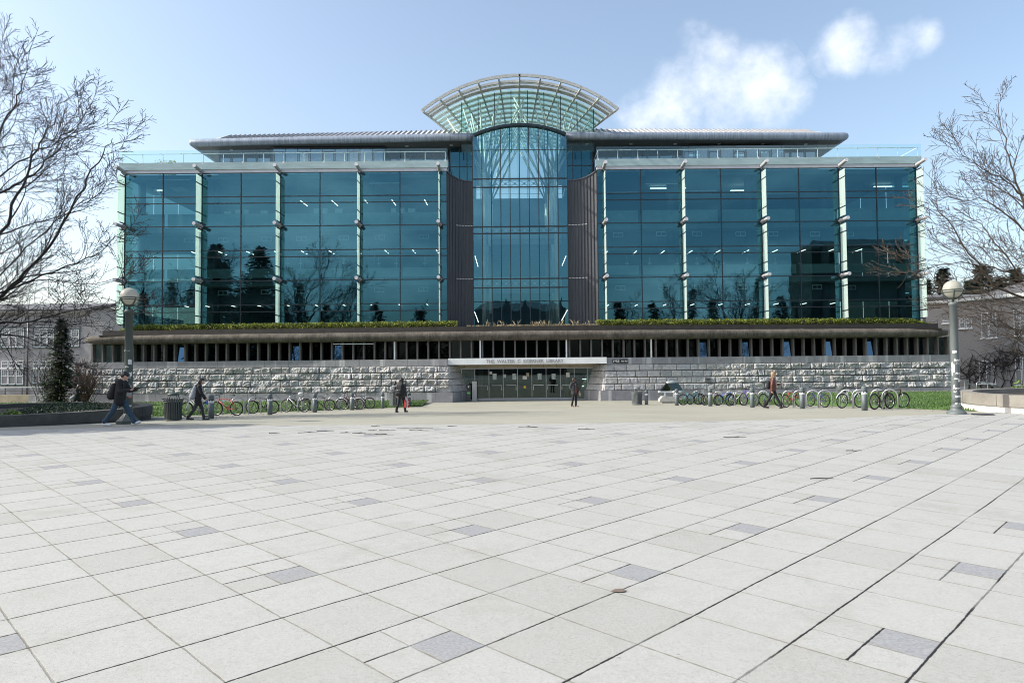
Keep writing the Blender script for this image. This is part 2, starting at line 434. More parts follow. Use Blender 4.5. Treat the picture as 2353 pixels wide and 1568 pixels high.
def emit_mat(name, col, s):
    m = bpy.data.materials.new(name); m.use_nodes = True; nt = m.node_tree; nt.nodes.clear()
    e = node(nt, 'ShaderNodeEmission'); e.inputs[0].default_value = (*col, 1); e.inputs[1].default_value = s
    o = node(nt, 'ShaderNodeOutputMaterial'); nt.links.new(e.outputs[0], o.inputs[0]); return m
MT['tube_light'] = emit_mat('tube_light', (1, .97, .9), 2.2)
def globe_mat():
    m, nt, b = new_mat('globe_acrylic')
    b.inputs['Base Color'].default_value = (.46, .455, .4, 1); b.inputs['Roughness'].default_value = .25
    tr = node(nt, 'ShaderNodeBsdfTranslucent'); tr.inputs[0].default_value = (.7, .68, .58, 1)
    ms = node(nt, 'ShaderNodeMixShader'); ms.inputs[0].default_value = .35
    nt.links.new(b.outputs[0], ms.inputs[1]); nt.links.new(tr.outputs[0], ms.inputs[2])
    nt.links.new(ms.outputs[0], nt.nodes['Material Output'].inputs[0]); return m
MT['globe'] = globe_mat()
def stone_mat(name, ca, cb, streak=0.0, scale=5.0):
    m, nt, b = new_mat(name)
    f = noise_fac(nt, scale, 8, .65)
    c = ramp(nt, f, [(.3, ca), (.68, cb)])
    gi = node(nt, 'ShaderNodeNewGeometry'); isl = ramp(nt, gi.outputs['Random Per Island'], [(0, (.72, .71, .7)), (.3, (.9, .89, .86)), (.65, (1.0, 1.0, 1.02)), (1, (1.12, 1.08, 1.02))])
    c = mixc(nt, 1.0, c, isl, 'MULTIPLY')
    f4 = noise_fac(nt, 1.1, 4, .7, (1, 1, .3)); c = mixc(nt, ramp(nt, f4, [(.55, 0.0), (.75, .45)]), c, (.16, .155, .14))
    f2 = noise_fac(nt, 60, 2, .6)
    c = mixc(nt, .25, c, ramp(nt, f2, [(.35, tuple(x * .45 for x in ca)), (.65, tuple(min(1, x * 1.2) for x in cb))]))
    if streak:
        f3 = noise_fac(nt, 1.3, 3, .6, (1, 1, .06))
        c = mixc(nt, ramp(nt, f3, [(.56, 0.0), (.66, streak)]), c, (.5, .5, .5))
    nt.links.new(c, b.inputs['Base Color']); b.inputs['Roughness'].default_value = .85
    bump(nt, b, f2, .35, .01); return m
MT['rock_stone'] = stone_mat('rock_stone', (.27, .27, .275), (.53, .527, .52))
MT['cap_stone'] = stone_mat('cap_stone', (.2, .2, .212), (.3, .3, .31), .75, 3.0)
def cornice_mat():
    m, nt, b = new_mat('mossy_concrete')
    f = noise_fac(nt, 1.6, 8, .7, (1, 1, 1)); f2 = noise_fac(nt, 9, 4, .7, (1, .3, .12)); f3 = noise_fac(nt, 28, 3, .6)
    c = ramp(nt, f, [(.32, (.035, .03, .025)), (.52, (.085, .073, .06)), (.72, (.16, .142, .12))])
    c = mixc(nt, ramp(nt, f2, [(.45, 0.0), (.7, .55)]), c, (.17, .155, .125))
    c = mixc(nt, ramp(nt, f3, [(.66, 0.0), (.74, .5)]), c, (.4, .38, .36))
    nt.links.new(c, b.inputs['Base Color']); b.inputs['Roughness'].default_value = .95; bump(nt, b, f3, .5, .02); return m
MT['cornice'] = cornice_mat()
# ================================================================ THE SETTING
def paving_mat():
    m, nt, b = new_mat('paving_slabs')
    L = nt.links
    def ma(op, *a):
        n = node(nt, 'ShaderNodeMath', operation=op)
        for i, x in enumerate(a):
            if isinstance(x, (int, float)): n.inputs[i].default_value = x
            else: L.new(x, n.inputs[i])
        return n.outputs[0]
    t = node(nt, 'ShaderNodeTexCoord'); sx = node(nt, 'ShaderNodeSeparateXYZ'); L.new(t.outputs['Object'], sx.inputs[0])
    c, yaw = .8117, .7862
    ox, oy = -3.094 * c, 5.126 * c
    x = ma('SUBTRACT', sx.outputs[0], ox); y = ma('SUBTRACT', sx.outputs[1], oy)
    a = ma('DIVIDE', ma('ADD', ma('MULTIPLY', x, cos(yaw)), ma('MULTIPLY', y, sin(yaw))), c)
    bb = ma('DIVIDE', ma('ADD', ma('MULTIPLY', x, -sin(yaw)), ma('MULTIPLY', y, cos(yaw))), c)
    w1 = noise_fac(nt, .9, 3, .6); w2 = noise_fac(nt, 1.1, 3, .6, (1, 1.1, 1))
    a = ma('ADD', a, ma('MULTIPLY', ma('SUBTRACT', w1, .5), .035)); bb = ma('ADD', bb, ma('MULTIPLY', ma('SUBTRACT', w2, .5), .035))
    fa, fb = ma('FRACT', a), ma('FRACT', bb); ia, ib = ma('FLOOR', a), ma('FLOOR', bb)
    def edge(f): return ma('MINIMUM', f, ma('SUBTRACT', 1.0, f))
    m3a = ma('FLOORED_MODULO', ia, 3.0); m3b = ma('FLOORED_MODULO', ib, 3.0)
    spec = ma('MULTIPLY', ma('COMPARE', m3a, 2.0, .1), ma('COMPARE', m3b, 2.0, .1))
    ha = ma('GREATER_THAN', fa, .5); hb = ma('LESS_THAN', fb, .5)
    dark = ma('MULTIPLY', spec, ma('MULTIPLY', ha, hb))
    # distance to the nearest joint, in metres
    far = ma('MULTIPLY', ma('SUBTRACT', 1.0, spec), 9.0)
    da = ma('MULTIPLY', ma('MINIMUM', edge(fa), ma('ADD', ma('ABSOLUTE', ma('SUBTRACT', fa, .5)), far)), c)
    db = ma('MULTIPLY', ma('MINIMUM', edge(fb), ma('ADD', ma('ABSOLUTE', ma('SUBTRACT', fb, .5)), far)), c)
    def line(d, w):
        n = node(nt, 'ShaderNodeMapRange'); n.interpolation_type = 'SMOOTHSTEP'; L.new(d, n.inputs['Value'])
        n.inputs['From Min'].default_value = w * .4; n.inputs['From Max'].default_value = w; n.inputs['To Min'].default_value = 1; n.inputs['To Max'].default_value = 0
        return n.outputs[0]
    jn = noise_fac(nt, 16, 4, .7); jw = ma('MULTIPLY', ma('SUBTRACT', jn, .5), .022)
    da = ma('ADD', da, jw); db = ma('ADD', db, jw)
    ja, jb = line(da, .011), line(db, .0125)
    # slab tone
    half = ma('MULTIPLY', spec, ma('ADD', ma('MULTIPLY', ha, .37), ma('MULTIPLY', hb, .21)))
    cv = node(nt, 'ShaderNodeCombineXYZ'); L.new(ma('ADD', ia, half), cv.inputs[0]); L.new(ib, cv.inputs[1]); L.new(half, cv.inputs[2])
    wnz = node(nt, 'ShaderNodeTexWhiteNoise', noise_dimensions='3D'); L.new(cv.outputs[0], wnz.inputs['Vector'])
    tone = ramp(nt, wnz.outputs[0], [(0, (.245, .24, .216)), (.16, (.3, .297, .277)), (.3, (.335, .334, .318)), (.75, (.35, .35, .335)), (1, (.37, .37, .357))])
    big = noise_fac(nt, .35, 5, .6)
    tone = mixc(nt, .3, tone, ramp(nt, big, [(.3, (.275, .27, .25)), (.7, (.385, .387, .372))]))
    sp = noise_fac(nt, 130, 2, .7); sp2 = noise_fac(nt, 14, 6, .75)
    tone = mixc(nt, .55, tone, ramp(nt, sp, [(.28, (.14, .136, .126)), (.45, (.366, .367, .35)), (.75, (.462, .464, .45))]))
    tone = mixc(nt, ramp(nt, sp2, [(.3, .18), (.5, 0.0)]), tone, (.33, .32, .29))
    grit = noise_fac(nt, 34, 4, .8); tone = mixc(nt, .5, tone, mixc(nt, 1.0, tone, ramp(nt, grit, [(.3, .62), (.46, 1.0), (.62, 1.12)]), 'MULTIPLY'))
    dirt = noise_fac(nt, 5, 8, .8); tone = mixc(nt, ramp(nt, dirt, [(.5, 0.0), (.68, .3)]), tone, (.27, .262, .235))
    gr = ramp(nt, noise_fac(nt, 40, 3, .7), [(.3, (.2, .205, .215)), (.6, (.285, .29, .298)), (.8, (.34, .343, .345))])
    tone = mixc(nt, dark, tone, gr)
    gv = node(nt, 'ShaderNodeTexVoronoi'); gv.inputs['Scale'].default_value = 2.3; L.new(t.outputs['Object'], gv.inputs['Vector'])
    gs = node(nt, 'ShaderNodeSeparateColor'); L.new(gv.outputs['Color'], gs.inputs[0])
    gum = ma('MULTIPLY', ma('LESS_THAN', gv.outputs['Distance'], ma('MULTIPLY', gs.outputs[1], .05)), ma('GREATER_THAN', gs.outputs[0], .62))
    tone = mixc(nt, ma('MULTIPLY', gum, .5), tone, (.12, .115, .105))
    stn = ramp(nt, noise_fac(nt, .8, 7, .72), [(.54, 0.0), (.72, .5)])
    tone = mixc(nt, stn, tone, (.26, .25, .22))
    # stains along the joints
    st = node(nt, 'ShaderNodeMapRange'); L.new(ma('MINIMUM', da, db), st.inputs['Value']); st.inputs['From Min'].default_value = .0; st.inputs['From Max'].default_value = .09
    st.inputs['To Min'].default_value = .3; st.inputs['To Max'].default_value = 0.0
    tone = mixc(nt, ma('MULTIPLY', st.outputs[0], ramp(nt, noise_fac(nt, 2.2, 4, .7), [(.42, 0.0), (.62, 1.0)])), tone, (.3, .28, .235))
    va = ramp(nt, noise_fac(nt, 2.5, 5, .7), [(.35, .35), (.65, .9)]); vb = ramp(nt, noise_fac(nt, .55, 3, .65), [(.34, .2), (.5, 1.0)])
    tone = mixc(nt, ma('MULTIPLY', ja, va), tone, (.17, .155, .12))
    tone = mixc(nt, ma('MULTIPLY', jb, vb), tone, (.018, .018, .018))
    L.new(tone, b.inputs['Base Color']); b.inputs['Roughness'].default_value = .85; b.inputs['Specular IOR Level'].default_value = .3
    hgt = ma('SUBTRACT', ma('MULTIPLY', sp, .25), ma('MAXIMUM', ja, jb))
    bump(nt, b, hgt, .5, .006)
    return m
def asphalt_mat():
    m, nt, b = new_mat('aggregate_path')
    f = noise_fac(nt, .25, 6, .65); f2 = noise_fac(nt, 70, 3, .7); f3 = noise_fac(nt, 1.2, 5, .7, (.25, 1, 1))
    c = ramp(nt, f, [(.3, (.255, .248, .195)), (.7, (.335, .328, .265))])
    c = mixc(nt, .3, c, ramp(nt, f2, [(.3, (.13, .12, .1)), (.7, (.46, .45, .4))]))
    c = mixc(nt, ramp(nt, f3, [(.3, .4), (.5, 0.0)]), c, (.2, .185, .15))
    nt.links.new(c, b.inputs['Base Color']); b.inputs['Roughness'].default_value = .9; bump(nt, b, f2, .4, .01); return m
def ground_sheet(name, mat, xs, y0f, y1f, ny, dz):
    mb = MB(); mb.smooth = True; vs = []; fs = []
    for x in xs:
        a, bq = y0f(x), y1f(x)
        for j in range(ny + 1):
            y = a + (bq - a) * j / ny
            vs.append((x, y, gz(x, y) + dz))
    n = ny + 1
    for i in range(len(xs) - 1):
        for j in range(ny):
            fs.append((i*n + j, (i+1)*n + j, (i+1)*n + j + 1, i*n + j + 1))
    mb.add(vs, fs); return mb.build(name, mat)
def frange(a, b, s):
    n = int(round((b - a) / s)); return [a + (b - a) * i / n for i in range(n + 1)]
def interp(tab, x):
    if x <= tab[0][0]: return tab[0][1]
    for (a, u), (b, v) in zip(tab, tab[1:]):
        if x <= b: return u + (v - u) * (x - a) / (b - a)
    return tab[-1][1]
# the far ground, then the paths in front of the library, then the plaza slabs 4 mm above
mb = MB(); xs = [-900, -300, -120, -60, -40] + frange(-38, 38, 4) + [40, 60, 120, 300, 900]
ys = [-600, -200, -90, -60, -40, -20, -10, 0, 4, 8, 12] + frange(14, 52, 1.5) + [56, 62, 90, 160, 400, 1500]
vs = [(x, y, gz(x, y) - .012) for x in xs for y in ys]; n = len(ys)
mb.smooth = True
mb.add(vs, [(i*n + j, (i+1)*n + j, (i+1)*n + j + 1, i*n + j + 1) for i in range(len(xs) - 1) for j in range(n - 1)])
structure(mb.build('ground', surf('ground_soil', (.2, .19, .15), .95, .3, .3)))
structure(ground_sheet('path', asphalt_mat(), frange(-60, 60, 2), lambda x: 10, lambda x: 60, 60, 0.0))
edge_px = [(-700, 1004), (-300, 997), (0, 989), (300, 981), (605, 977), (900, 975.5), (1142, 974), (1514, 970), (1814, 963.5), (1890, 962), (2148, 951.8), (2352, 946), (2700, 936)]
EDGE = sorted((p.x, p.y) for p in (G(a, b) for a, b in edge_px))
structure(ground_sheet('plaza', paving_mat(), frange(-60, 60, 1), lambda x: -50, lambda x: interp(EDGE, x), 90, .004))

# ================================================================ THE LIBRARY
YG = 56.5                                    # plane of the glass front
LIB = thing('library_building', 'wide glass fronted library with vaulted central atrium, metal eaves and rock faced stone base', 'library', (1.0, 53.0, 0))
def part(mb, name, mat, parent=LIB, label=None):
    o = mb.build(name, mat, parent)
    if label: o['label'] = label
    return o
def zat(px, py, y): return W(px, py, y).z
def xat(px, py, y): return W(px, py, y).x
Z0 = zat(918, 768, YG)                       # floor under the hedge
Z_L = [zat(918, v, YG) for v in (641.8, 516.7, 394.3)]
ZT = Z_L[2]
STO = Z_L[1] - Z_L[0]
LEV = [Z_L[0] - STO, Z_L[0], Z_L[1], ZT]     # floor lines
ZPAR = zat(918, 371, YG)
ZRAIL = zat(918, 343, YG)
LCOL = [xat(p, 400, YG) for p in (288, 464, 644, 827, 1010)]
RCOL = [xat(p, 400, YG) for p in (1386, 1565, 1748, 1926, 2103)]
LMID = [xat(p, 400, YG) for p in (375, 554, 735, 918.5)]
RMID = [xat(p, 400, YG) for p in (1471, 1655, 1834, 2012)]
LX0, LX1 = LCOL[0], xat(1026, 400, YG)
RX0, RX1 = xat(1371, 400, YG), RCOL[-1]
rnd = random.Random(3)
def pane(mb, x0, x1, z0, z1, y, tilt=.0028):
    """one pane, set a hair out of true as real glazing is"""
    ax, az = rnd.uniform(-tilt, tilt), rnd.uniform(-tilt, tilt)
    cx, cz = (x0 + x1) / 2, (z0 + z1) / 2
    f = lambda x, z: (x, y + (x - cx) * ax + (z - cz) * az, z)
    mb.quad(f(x0, z0), f(x1, z0), f(x1, z1), f(x0, z1))
def hlines():
    out = []
    for i in range(3):
        a, h = LEV[i], STO if i < 2 else ZT - LEV[2]
        out += [a + h * .433, a + h * .556]
        out.append(a + h)
    return out
HL = hlines()
def wing(cols, mids, x0, x1, side):
    xs = sorted(set([x0, x1] + cols + mids))
    xs = [x for i, x in enumerate(xs) if i == 0 or x - xs[i-1] > .05]
    zs = [LEV[0] - .6] + HL
    for i in range(len(xs) - 1):
        mb = MB()
        for j in range(len(zs) - 1): pane(mb, xs[i] + .03, xs[i+1] - .03, zs[j] + .03, zs[j+1] - .03, YG)
        part(mb, 'curtain_wall', MT['curtain_glass'])
    mb = MB()
    for x in xs: mb.span((x - .035, YG - .048, zs[0]), (x + .035, YG + .06, ZT))
    part(mb, 'mullions', MT['dark_frame'])
    for z in HL[:-1]:
        mb = MB(); mb.span((x0 - .03, YG - .042, z - .035), (x1 + .03, YG - .002, z + .035)); part(mb, 'transom', MT['dark_frame'])
    # parapet: grey glazed band over a pale strip, then the glass guard and its rail
    mb = MB(); mb.span((x0 - .02, YG - .12, ZT + .002), (x1 + .02, YG + .3, ZT + (ZPAR - ZT) * .3)); part(mb, 'parapet_strip', surf('strip_metal', (.5, .5, .55), .4, .1, 2))
    mb = MB(); xo0 = xat(276, 380, YG) if side < 0 else x0 - .1; xo1 = x1 + .1 if side < 0 else xat(2113, 360, YG)
    mb.span((xo0, YG - .2, ZT + (ZPAR - ZT) * .3 + .003), (xo1, YG + .25, ZPAR)); part(mb, 'parapet_band', surf('frosted_band', (.33, .44, .45), .2, .2, .8, sc=(1, 1, 4)))
    n = 7
    for k in range(n):
        a = xo0 + (xo1 - xo0) * k / n; b = xo0 + (xo1 - xo0) * (k + 1) / n
        mb = MB(); mb.span((a + .02, YG - .19, ZPAR - .1), (b - .02, YG - .175, ZRAIL)); part(mb, 'guard_glass', MT['clear_glass'])
    zr = ZRAIL - .24
    mb = MB(); mb.tube([(xo0 + .2, YG + 8, zr), (xo0 + .2, YG - .02, zr), (xo1 - .2, YG - .02, zr), (xo1 - .2, YG + 8, zr)], .03, 8); part(mb, 'hand_rail', MT['white_steel'])
    m_ = 17
    for k in range(m_):
        x = xo0 + .2 + (xo1 - xo0 - .4) * k / (m_ - 1)
        mb = MB(); mb.tube([(x, YG - .02, zr), (x, YG + .02, ZPAR + .02)], .028, 6); mb.tube([(x, YG - .02, zr - .02), (x - .12, YG - .16, zr - .02)], .02, 6)
        if k % 2 == 0: mb.span((x - .06, YG - .2, ZPAR - .12), (x + .06, YG - .15, ZPAR + .06))
        part(mb, 'guard_post', MT['white_steel'])
    # glass fins and pipe brackets, one set on each column line
    for x in cols:
        for i in range(3):
            z0 = LEV[i] + .28 if i else zat(1196, 739, YG)
            z1 = LEV[i+1] - .28
            mb = MB(); hh = z1 - z0
            cuts = [z0, z0 + hh * .2, z0 + hh * .82, z1]
            for a, b in zip(cuts, cuts[1:]): mb.span((x - .012, YG - 1.05, a + .05), (x + .012, YG - .1, b - .05))
            f = part(mb, 'glass_fin', MT['fin_glass'])
            mb = MB()
            for c in cuts[1:3]: mb.beam((x, YG - 1.06, c), (x, YG - .1, c), .05, .07)
            mb.span((x - .028, YG - .1, z0), (x + .028, YG - .05, z1))
            for c in (z0, z1): mb.beam((x, YG - .75, c), (x, YG - .1, c), .06, .08)
            part(mb, 'fin_clip', MT['dark_frame'], f)
        for i in range(4):
            z = LEV[i] if i < 3 else ZT + .12
            if i == 0: continue
            mb = MB(); mb.smooth = True
            tip = Vector((x, YG - 1.42, z + (.12 if i == 3 else 0))); root = Vector((x, YG - .06, z))
            mb.tube([root, tip], .14, 18, cap=False)
            mb.smooth = False; mb.mi = 1; dd_ = (tip - root).normalized(); mb.tube([tip - dd_ * .02, tip + dd_ * .01], .143, 18)
            b_ = part(mb, 'pipe_bracket', [MT['galv_pipe'], MT['pipe_cap_lit']])
            mb = MB(); mb.mi = 0
            d = .34
            mb.prism([(x, YG - .1, z - d), (x + d, YG - .1, z), (x, YG - .1, z + d), (x - d, YG - .1, z)], (0, .05, 0))
            part(mb, 'diamond_plate', MT['dark_frame'], b_)
            mb = MB(); mb.mi = 0
            q = .2
            mb.prism([(x, YG - .125, z - q), (x + q, YG - .125, z), (x, YG - .125, z + q), (x - q, YG - .125, z)], (0, .02, 0))
            part(mb, 'socket', MT['galv_pipe'], b_)
    # floors, ceilings, counters, inner walls
    for i in range(4):
        z = LEV[i] if i < 3 else ZT
        mb = MB(); mb.span((x0 + .1, YG + .35, z - .42), (x1 - .1, YG + 13.8, z - .02)); part(mb, 'floor_slab' if i < 3 else 'terrace_slab', MT['floor_grey'])
    for i in range(3):
        z = LEV[i]
        mb = MB()
        for k in range(len(xs) - 1):
            if xs[k+1] - xs[k] > 1: mb.span((xs[k] + .15, YG + .5, z + (.3 if i < 2 else .05)), (xs[k+1] - .15, YG + .62, z + 1.05 + (.1 if i == 2 else 0)))
        part(mb, 'desk_counter', MT['desk'])
        if i < 2:
            mb = MB(); mb.span((x0 + .2, YG + 1.6, z + STO * .556), (x1 - .2, YG + 1.8, z + STO - .45)); part(mb, 'ceiling_bulkhead', MT['interior_wall'])
        for cx in cols[:-1] if side < 0 else cols[1:]:
            mb = MB(); mb.smooth = True; mb.tube([(cx + .6 * (1 if side < 0 else -1), YG + 1.5, z), (cx + .6 * (1 if side < 0 else -1), YG + 1.5, z + STO - .45)], .3, 14); part(mb, 'column', MT['interior_wall'])
    mb = MB(); mb.span((x0 + .1, YG + 13.5, LEV[0] - .6), (x1 - .1, YG + 13.8, ZT - .45)); part(mb, 'back_wall', MT['interior_wall'])
    xe = x0 if side < 0 else x1
    mb = MB()
    for k in range(3): mb.quad((xe, YG + .1 + 4.5 * k, LEV[0] - .6), (xe, YG + 4.5 + 4.5 * k, LEV[0] - .6), (xe, YG + 4.5 + 4.5 * k, ZT), (xe, YG + .1 + 4.5 * k, ZT))
    part(mb, 'end_glazing', MT['end_glass'])
    xe = x1 if side < 0 else x0
    mb = MB(); mb.span((xe - .05, YG + 1.2, LEV[0] - .6), (xe + .05, YG + 13.4, ZT - .02)); part(mb, 'inner_wall', MT['interior_wall'])
MT['galv_pipe'] = surf('galv_pipe', (.42, .41, .43), .5, .15, 6, metal=.1); MT['pipe_cap_lit'] = surf('pipe_cap_lit', (.62, .6, .64), .5, .1, 6)  # caps paler than pipes: brightness of the lit ends put into the colour
wing(LCOL, LMID, LX0, LX1, -1)
wing(RCOL, RMID, RX0, RX1, 1)

# ceiling lights: thin tubes that run towards the back of the rooms, visible as slanted dashes
def ceil_light(px, py, y, ln=1.3, drop=0):
    p = W(px, py, y); mb = MB(); mb.span((p.x - .028, y, p.z - .02), (p.x + .028, y + ln * 1.25, p.z + .02)); part(mb, 'ceiling_light', MT['tube_light'])
for px in (440, 502, 566, 630, 692, 756, 820, 884, 948, 1002): ceil_light(px, 578.5 - (px - 440) * .0085, YG + .9)
for px in (424, 472, 532, 592, 660, 724, 788, 852, 916, 980): ceil_light(px, 703 - (px - 440) * .0085, YG + .9, .9)
for px in (690, 762, 838, 900, 975): ceil_light(px, 463 - (px - 440) * .0085, YG + 1.5, 1.6)
for px in (1395, 1462, 1526, 1590, 1604 + 50, 1720, 1786, 1850, 1915, 1980): ceil_light(px, 577 - (px - 1395) * .0085, YG + .9)
for px in (1398, 1464, 1530, 1594, 1660, 1722, 1788, 1852, 1918): ceil_light(px, 700 - (px - 1395) * .0085, YG + .9, .9)
def flat_light(px, py, y, w):
    p = W(px, py, y); mb = MB(); mb.span((p.x - w / 2, y, p.z - .03), (p.x + w / 2, y + .2, p.z + .03)); part(mb, 'ceiling_light', MT['tube_light_soft'])
MT['tube_light_soft'] = emit_mat('tube_light_soft', (.9, 1, .95), 1.6)
for a, b, w in ((1512, 425, 1.5), (1515, 432, 1.6), (1588, 424, 1.4), (1590, 431, 1.3), (1696, 437, 1.3), (2030, 428, 1.6), (876, 419, 2.0), (880, 425, 1.2), (352, 437, 1.6), (2030, 552, 1.5), (352, 556, 1.6), (2032, 673, 1.5)): flat_light(a, b, YG + 3.5, w)
# white pull-down blind rails seen behind the top-floor panes
for a, b, w in ((400, 413, 2.6), (884, 421, 2.6), (1430, 442, 2.6), (1612, 438, 2.6), (1792, 444, 2.6), (1520, 422, 2.7)):
    p = W(a, b, YG + .3); mb = MB(); mb.span((p.x - w / 2, YG + .28, p.z - .035), (p.x + w / 2, YG + .33, p.z + .035)); bl = part(mb, 'roller_blind', MT['white_plastic'])
    mb = MB(); mb.quad((p.x - w / 2, YG + .3, p.z + .04), (p.x + w / 2, YG + .3, p.z + .04), (p.x + w / 2, YG + .3, ZT - .1), (p.x - w / 2, YG + .3, ZT - .1)); part(mb, 'blind_cloth', surf('blind_cloth', (.06, .1, .13), .8, .1, 2), bl)
# pale framed air grilles on the bulkheads
def grille(px, py, wpx=11.5, hpx=5):
    y = YG + .7; a = W(px - wpx, py - hpx, y); b = W(px + wpx, py + hpx, y); t = .045; mb = MB()
    mb.span((a.x, y, a.z - t), (b.x, y + .05, a.z)); mb.span((a.x, y, b.z), (b.x, y + .05, b.z + t))
    mb.span((a.x, y, b.z + t), (a.x + t, y + .05, a.z - t)); mb.span((b.x - t, y, b.z + t), (b.x, y + .05, a.z - t)); mb.span(((a.x + b.x) / 2 - .015, y, b.z + t), ((a.x + b.x) / 2 + .015, y + .05, a.z - t))
    part(mb, 'air_grille', MT['white_plastic'])
for px, py in ((434, 552), (513, 551), (612, 549), (692, 548), (790, 546), (872, 545), (973, 543)):
    grille(px, py)
    if px > 500: grille(px - 1, py + 121)
grille(434, 674)
for px, py in ((1420, 539), (1519, 537), (1601, 536.5), (1701, 537), (1776, 537), (1872, 537), (1950, 538)):
    grille(px, py); grille(px + 5, py + 122)
for a, b, c, d in ((340, 433, 30, 9), (348, 440, 20, 4), (350, 552, 26, 5), (355, 566, 30, 7), (408, 428, 34, 11), (2022, 440, 20, 7), (2020, 556, 28, 4), (1990, 540, 10, 5)):
    p = W(a, b, YG + 3.0); mb = MB(); mb.span((p.x - c / 56, YG + 2.6, p.z - d / 56), (p.x + c / 56, YG + 4, p.z + d / 56)); part(mb, 'air_duct', MT['white_steel'])
for px, n in ((1440, 0), (1492, 0), (1555, 0), (1601, 0), (1660, 0), (1716, 0), (1780, 0), (1838, 0), (690, 0), (790, 0), (870, 0), (910, 0), (976, 0), (640 + 20, 0)):
    y = YG + .75; a = W(px, 590, y); b = W(px, 622, y); mb = MB(); mb.span((a.x - .02, y, b.z), (a.x + .02, y + .04, a.z)); c = W(px, 605, y); mb.span((c.x - .14, y - .02, c.z - .04), (c.x + .14, y + .02, c.z + .04)); part(mb, 'desk_divider', MT['white_plastic'])

# ------------------------------------------------ the roof: curved eaves, seamed roofs, set-back top storey
def eave(px0, px1, outer):
    """outer: -1 left wing, +1 right wing"""
    po, pi_ = (px0, px1) if outer < 0 else (px1, px0)
    yo, yi = 59.0, 57.9
    a = W(po, 328.5 if outer < 0 else 313.5, yo); b = W(pi_, 314.3 if outer < 0 else 312.2, yi)
    zm = (a.z + b.z) / 2
    r = .32
    mb = MB(); mb.smooth = True
    ends = 5; pts = []; rr = []
    d = (b - a)
    for i in range(25): pts.append(a + d * (i / 24)); rr.append(r)
    ta = (a - b).normalized()
    for k in (1, 2, 3): pts.insert(0, a + ta * r * sin(k * pi / 6.2)); rr.insert(0, r * cos(k * pi / 6.2))
    # the outer end turns and runs back along the gable
    mb.tube(pts, rr, 20)
    back = a + Vector((0, 15, 0)); mb.tube([a, back], r, 14); bb2 = b + Vector((0, 15, 0)); mb.tube([b, bb2], r, 14)
    part(mb, 'eave_roll', MT['eave_metal'])
    mb = MB(); lo = Vector((0, 0, -r + .03))
    q = [a + lo, b + lo, b + lo + Vector((0, 15, 0)), a + lo + Vector((0, 15, 0))]
    mb.prism(q, (0, 0, .08)); part(mb, 'soffit', MT['soffit'])
    for k in range(6):
        p = a.lerp(b, .12 + .16 * k) + Vector((0, 1.2, -r - .0)); mb = MB(); mb.lathe([(.16, 0), (.16, .03)], p, 12); part(mb, 'soffit_light', MT['white_steel'])
    # seamed roof slope, hipped at both ends
    up = r * .55
    ha, hb = a + Vector((-outer * 2.0, 3.3, 1.72)), b + Vector((outer * 1.2, 3.3, 1.72))
    a0 = a + Vector((-outer * .3, .12, up)); b0 = b + Vector((outer * .15, .12, up))
    mb = MB(); mb.quad(a0, b0, hb, ha); mb.quad(ha, hb, hb + Vector((0, 9, 0)), ha + Vector((0, 9, 0)))
    ba, bb = a0 + Vector((0, 14, 0)), b0 + Vector((0, 14, 0))
    mb.quad(a0, ha, ha + Vector((0, 9, 0)), ba); mb.quad(b0, hb, hb + Vector((0, 9, 0)), bb)
    rf = part(mb, 'roof', MT['roof_zinc'])
    mb = MB(); n = 47
    nrm = (hb - ha).cross(a0 - ha).normalized()
    if nrm.z < 0: nrm = -nrm
    for k in range(n + 1):
        p = ha.lerp(hb, k / n); q0 = a0.lerp(b0, 0); base_t = ((p - a0).dot(b0 - a0)) / (b0 - a0).length_squared
        q = a0 + (b0 - a0) * base_t; q = Vector((q.x, q.y, q.z)); p2 = p
        mb.beam(q + nrm * .05, p2 + nrm * .05, .035, .1, nrm)
    part(mb, 'roof_seams', surf('seam_metal', (.22, .22, .23), .5, .2, 4), rf)
    return a, b
ea = eave(443, 1086, -1)
eb = eave(1299, 1940, 1)
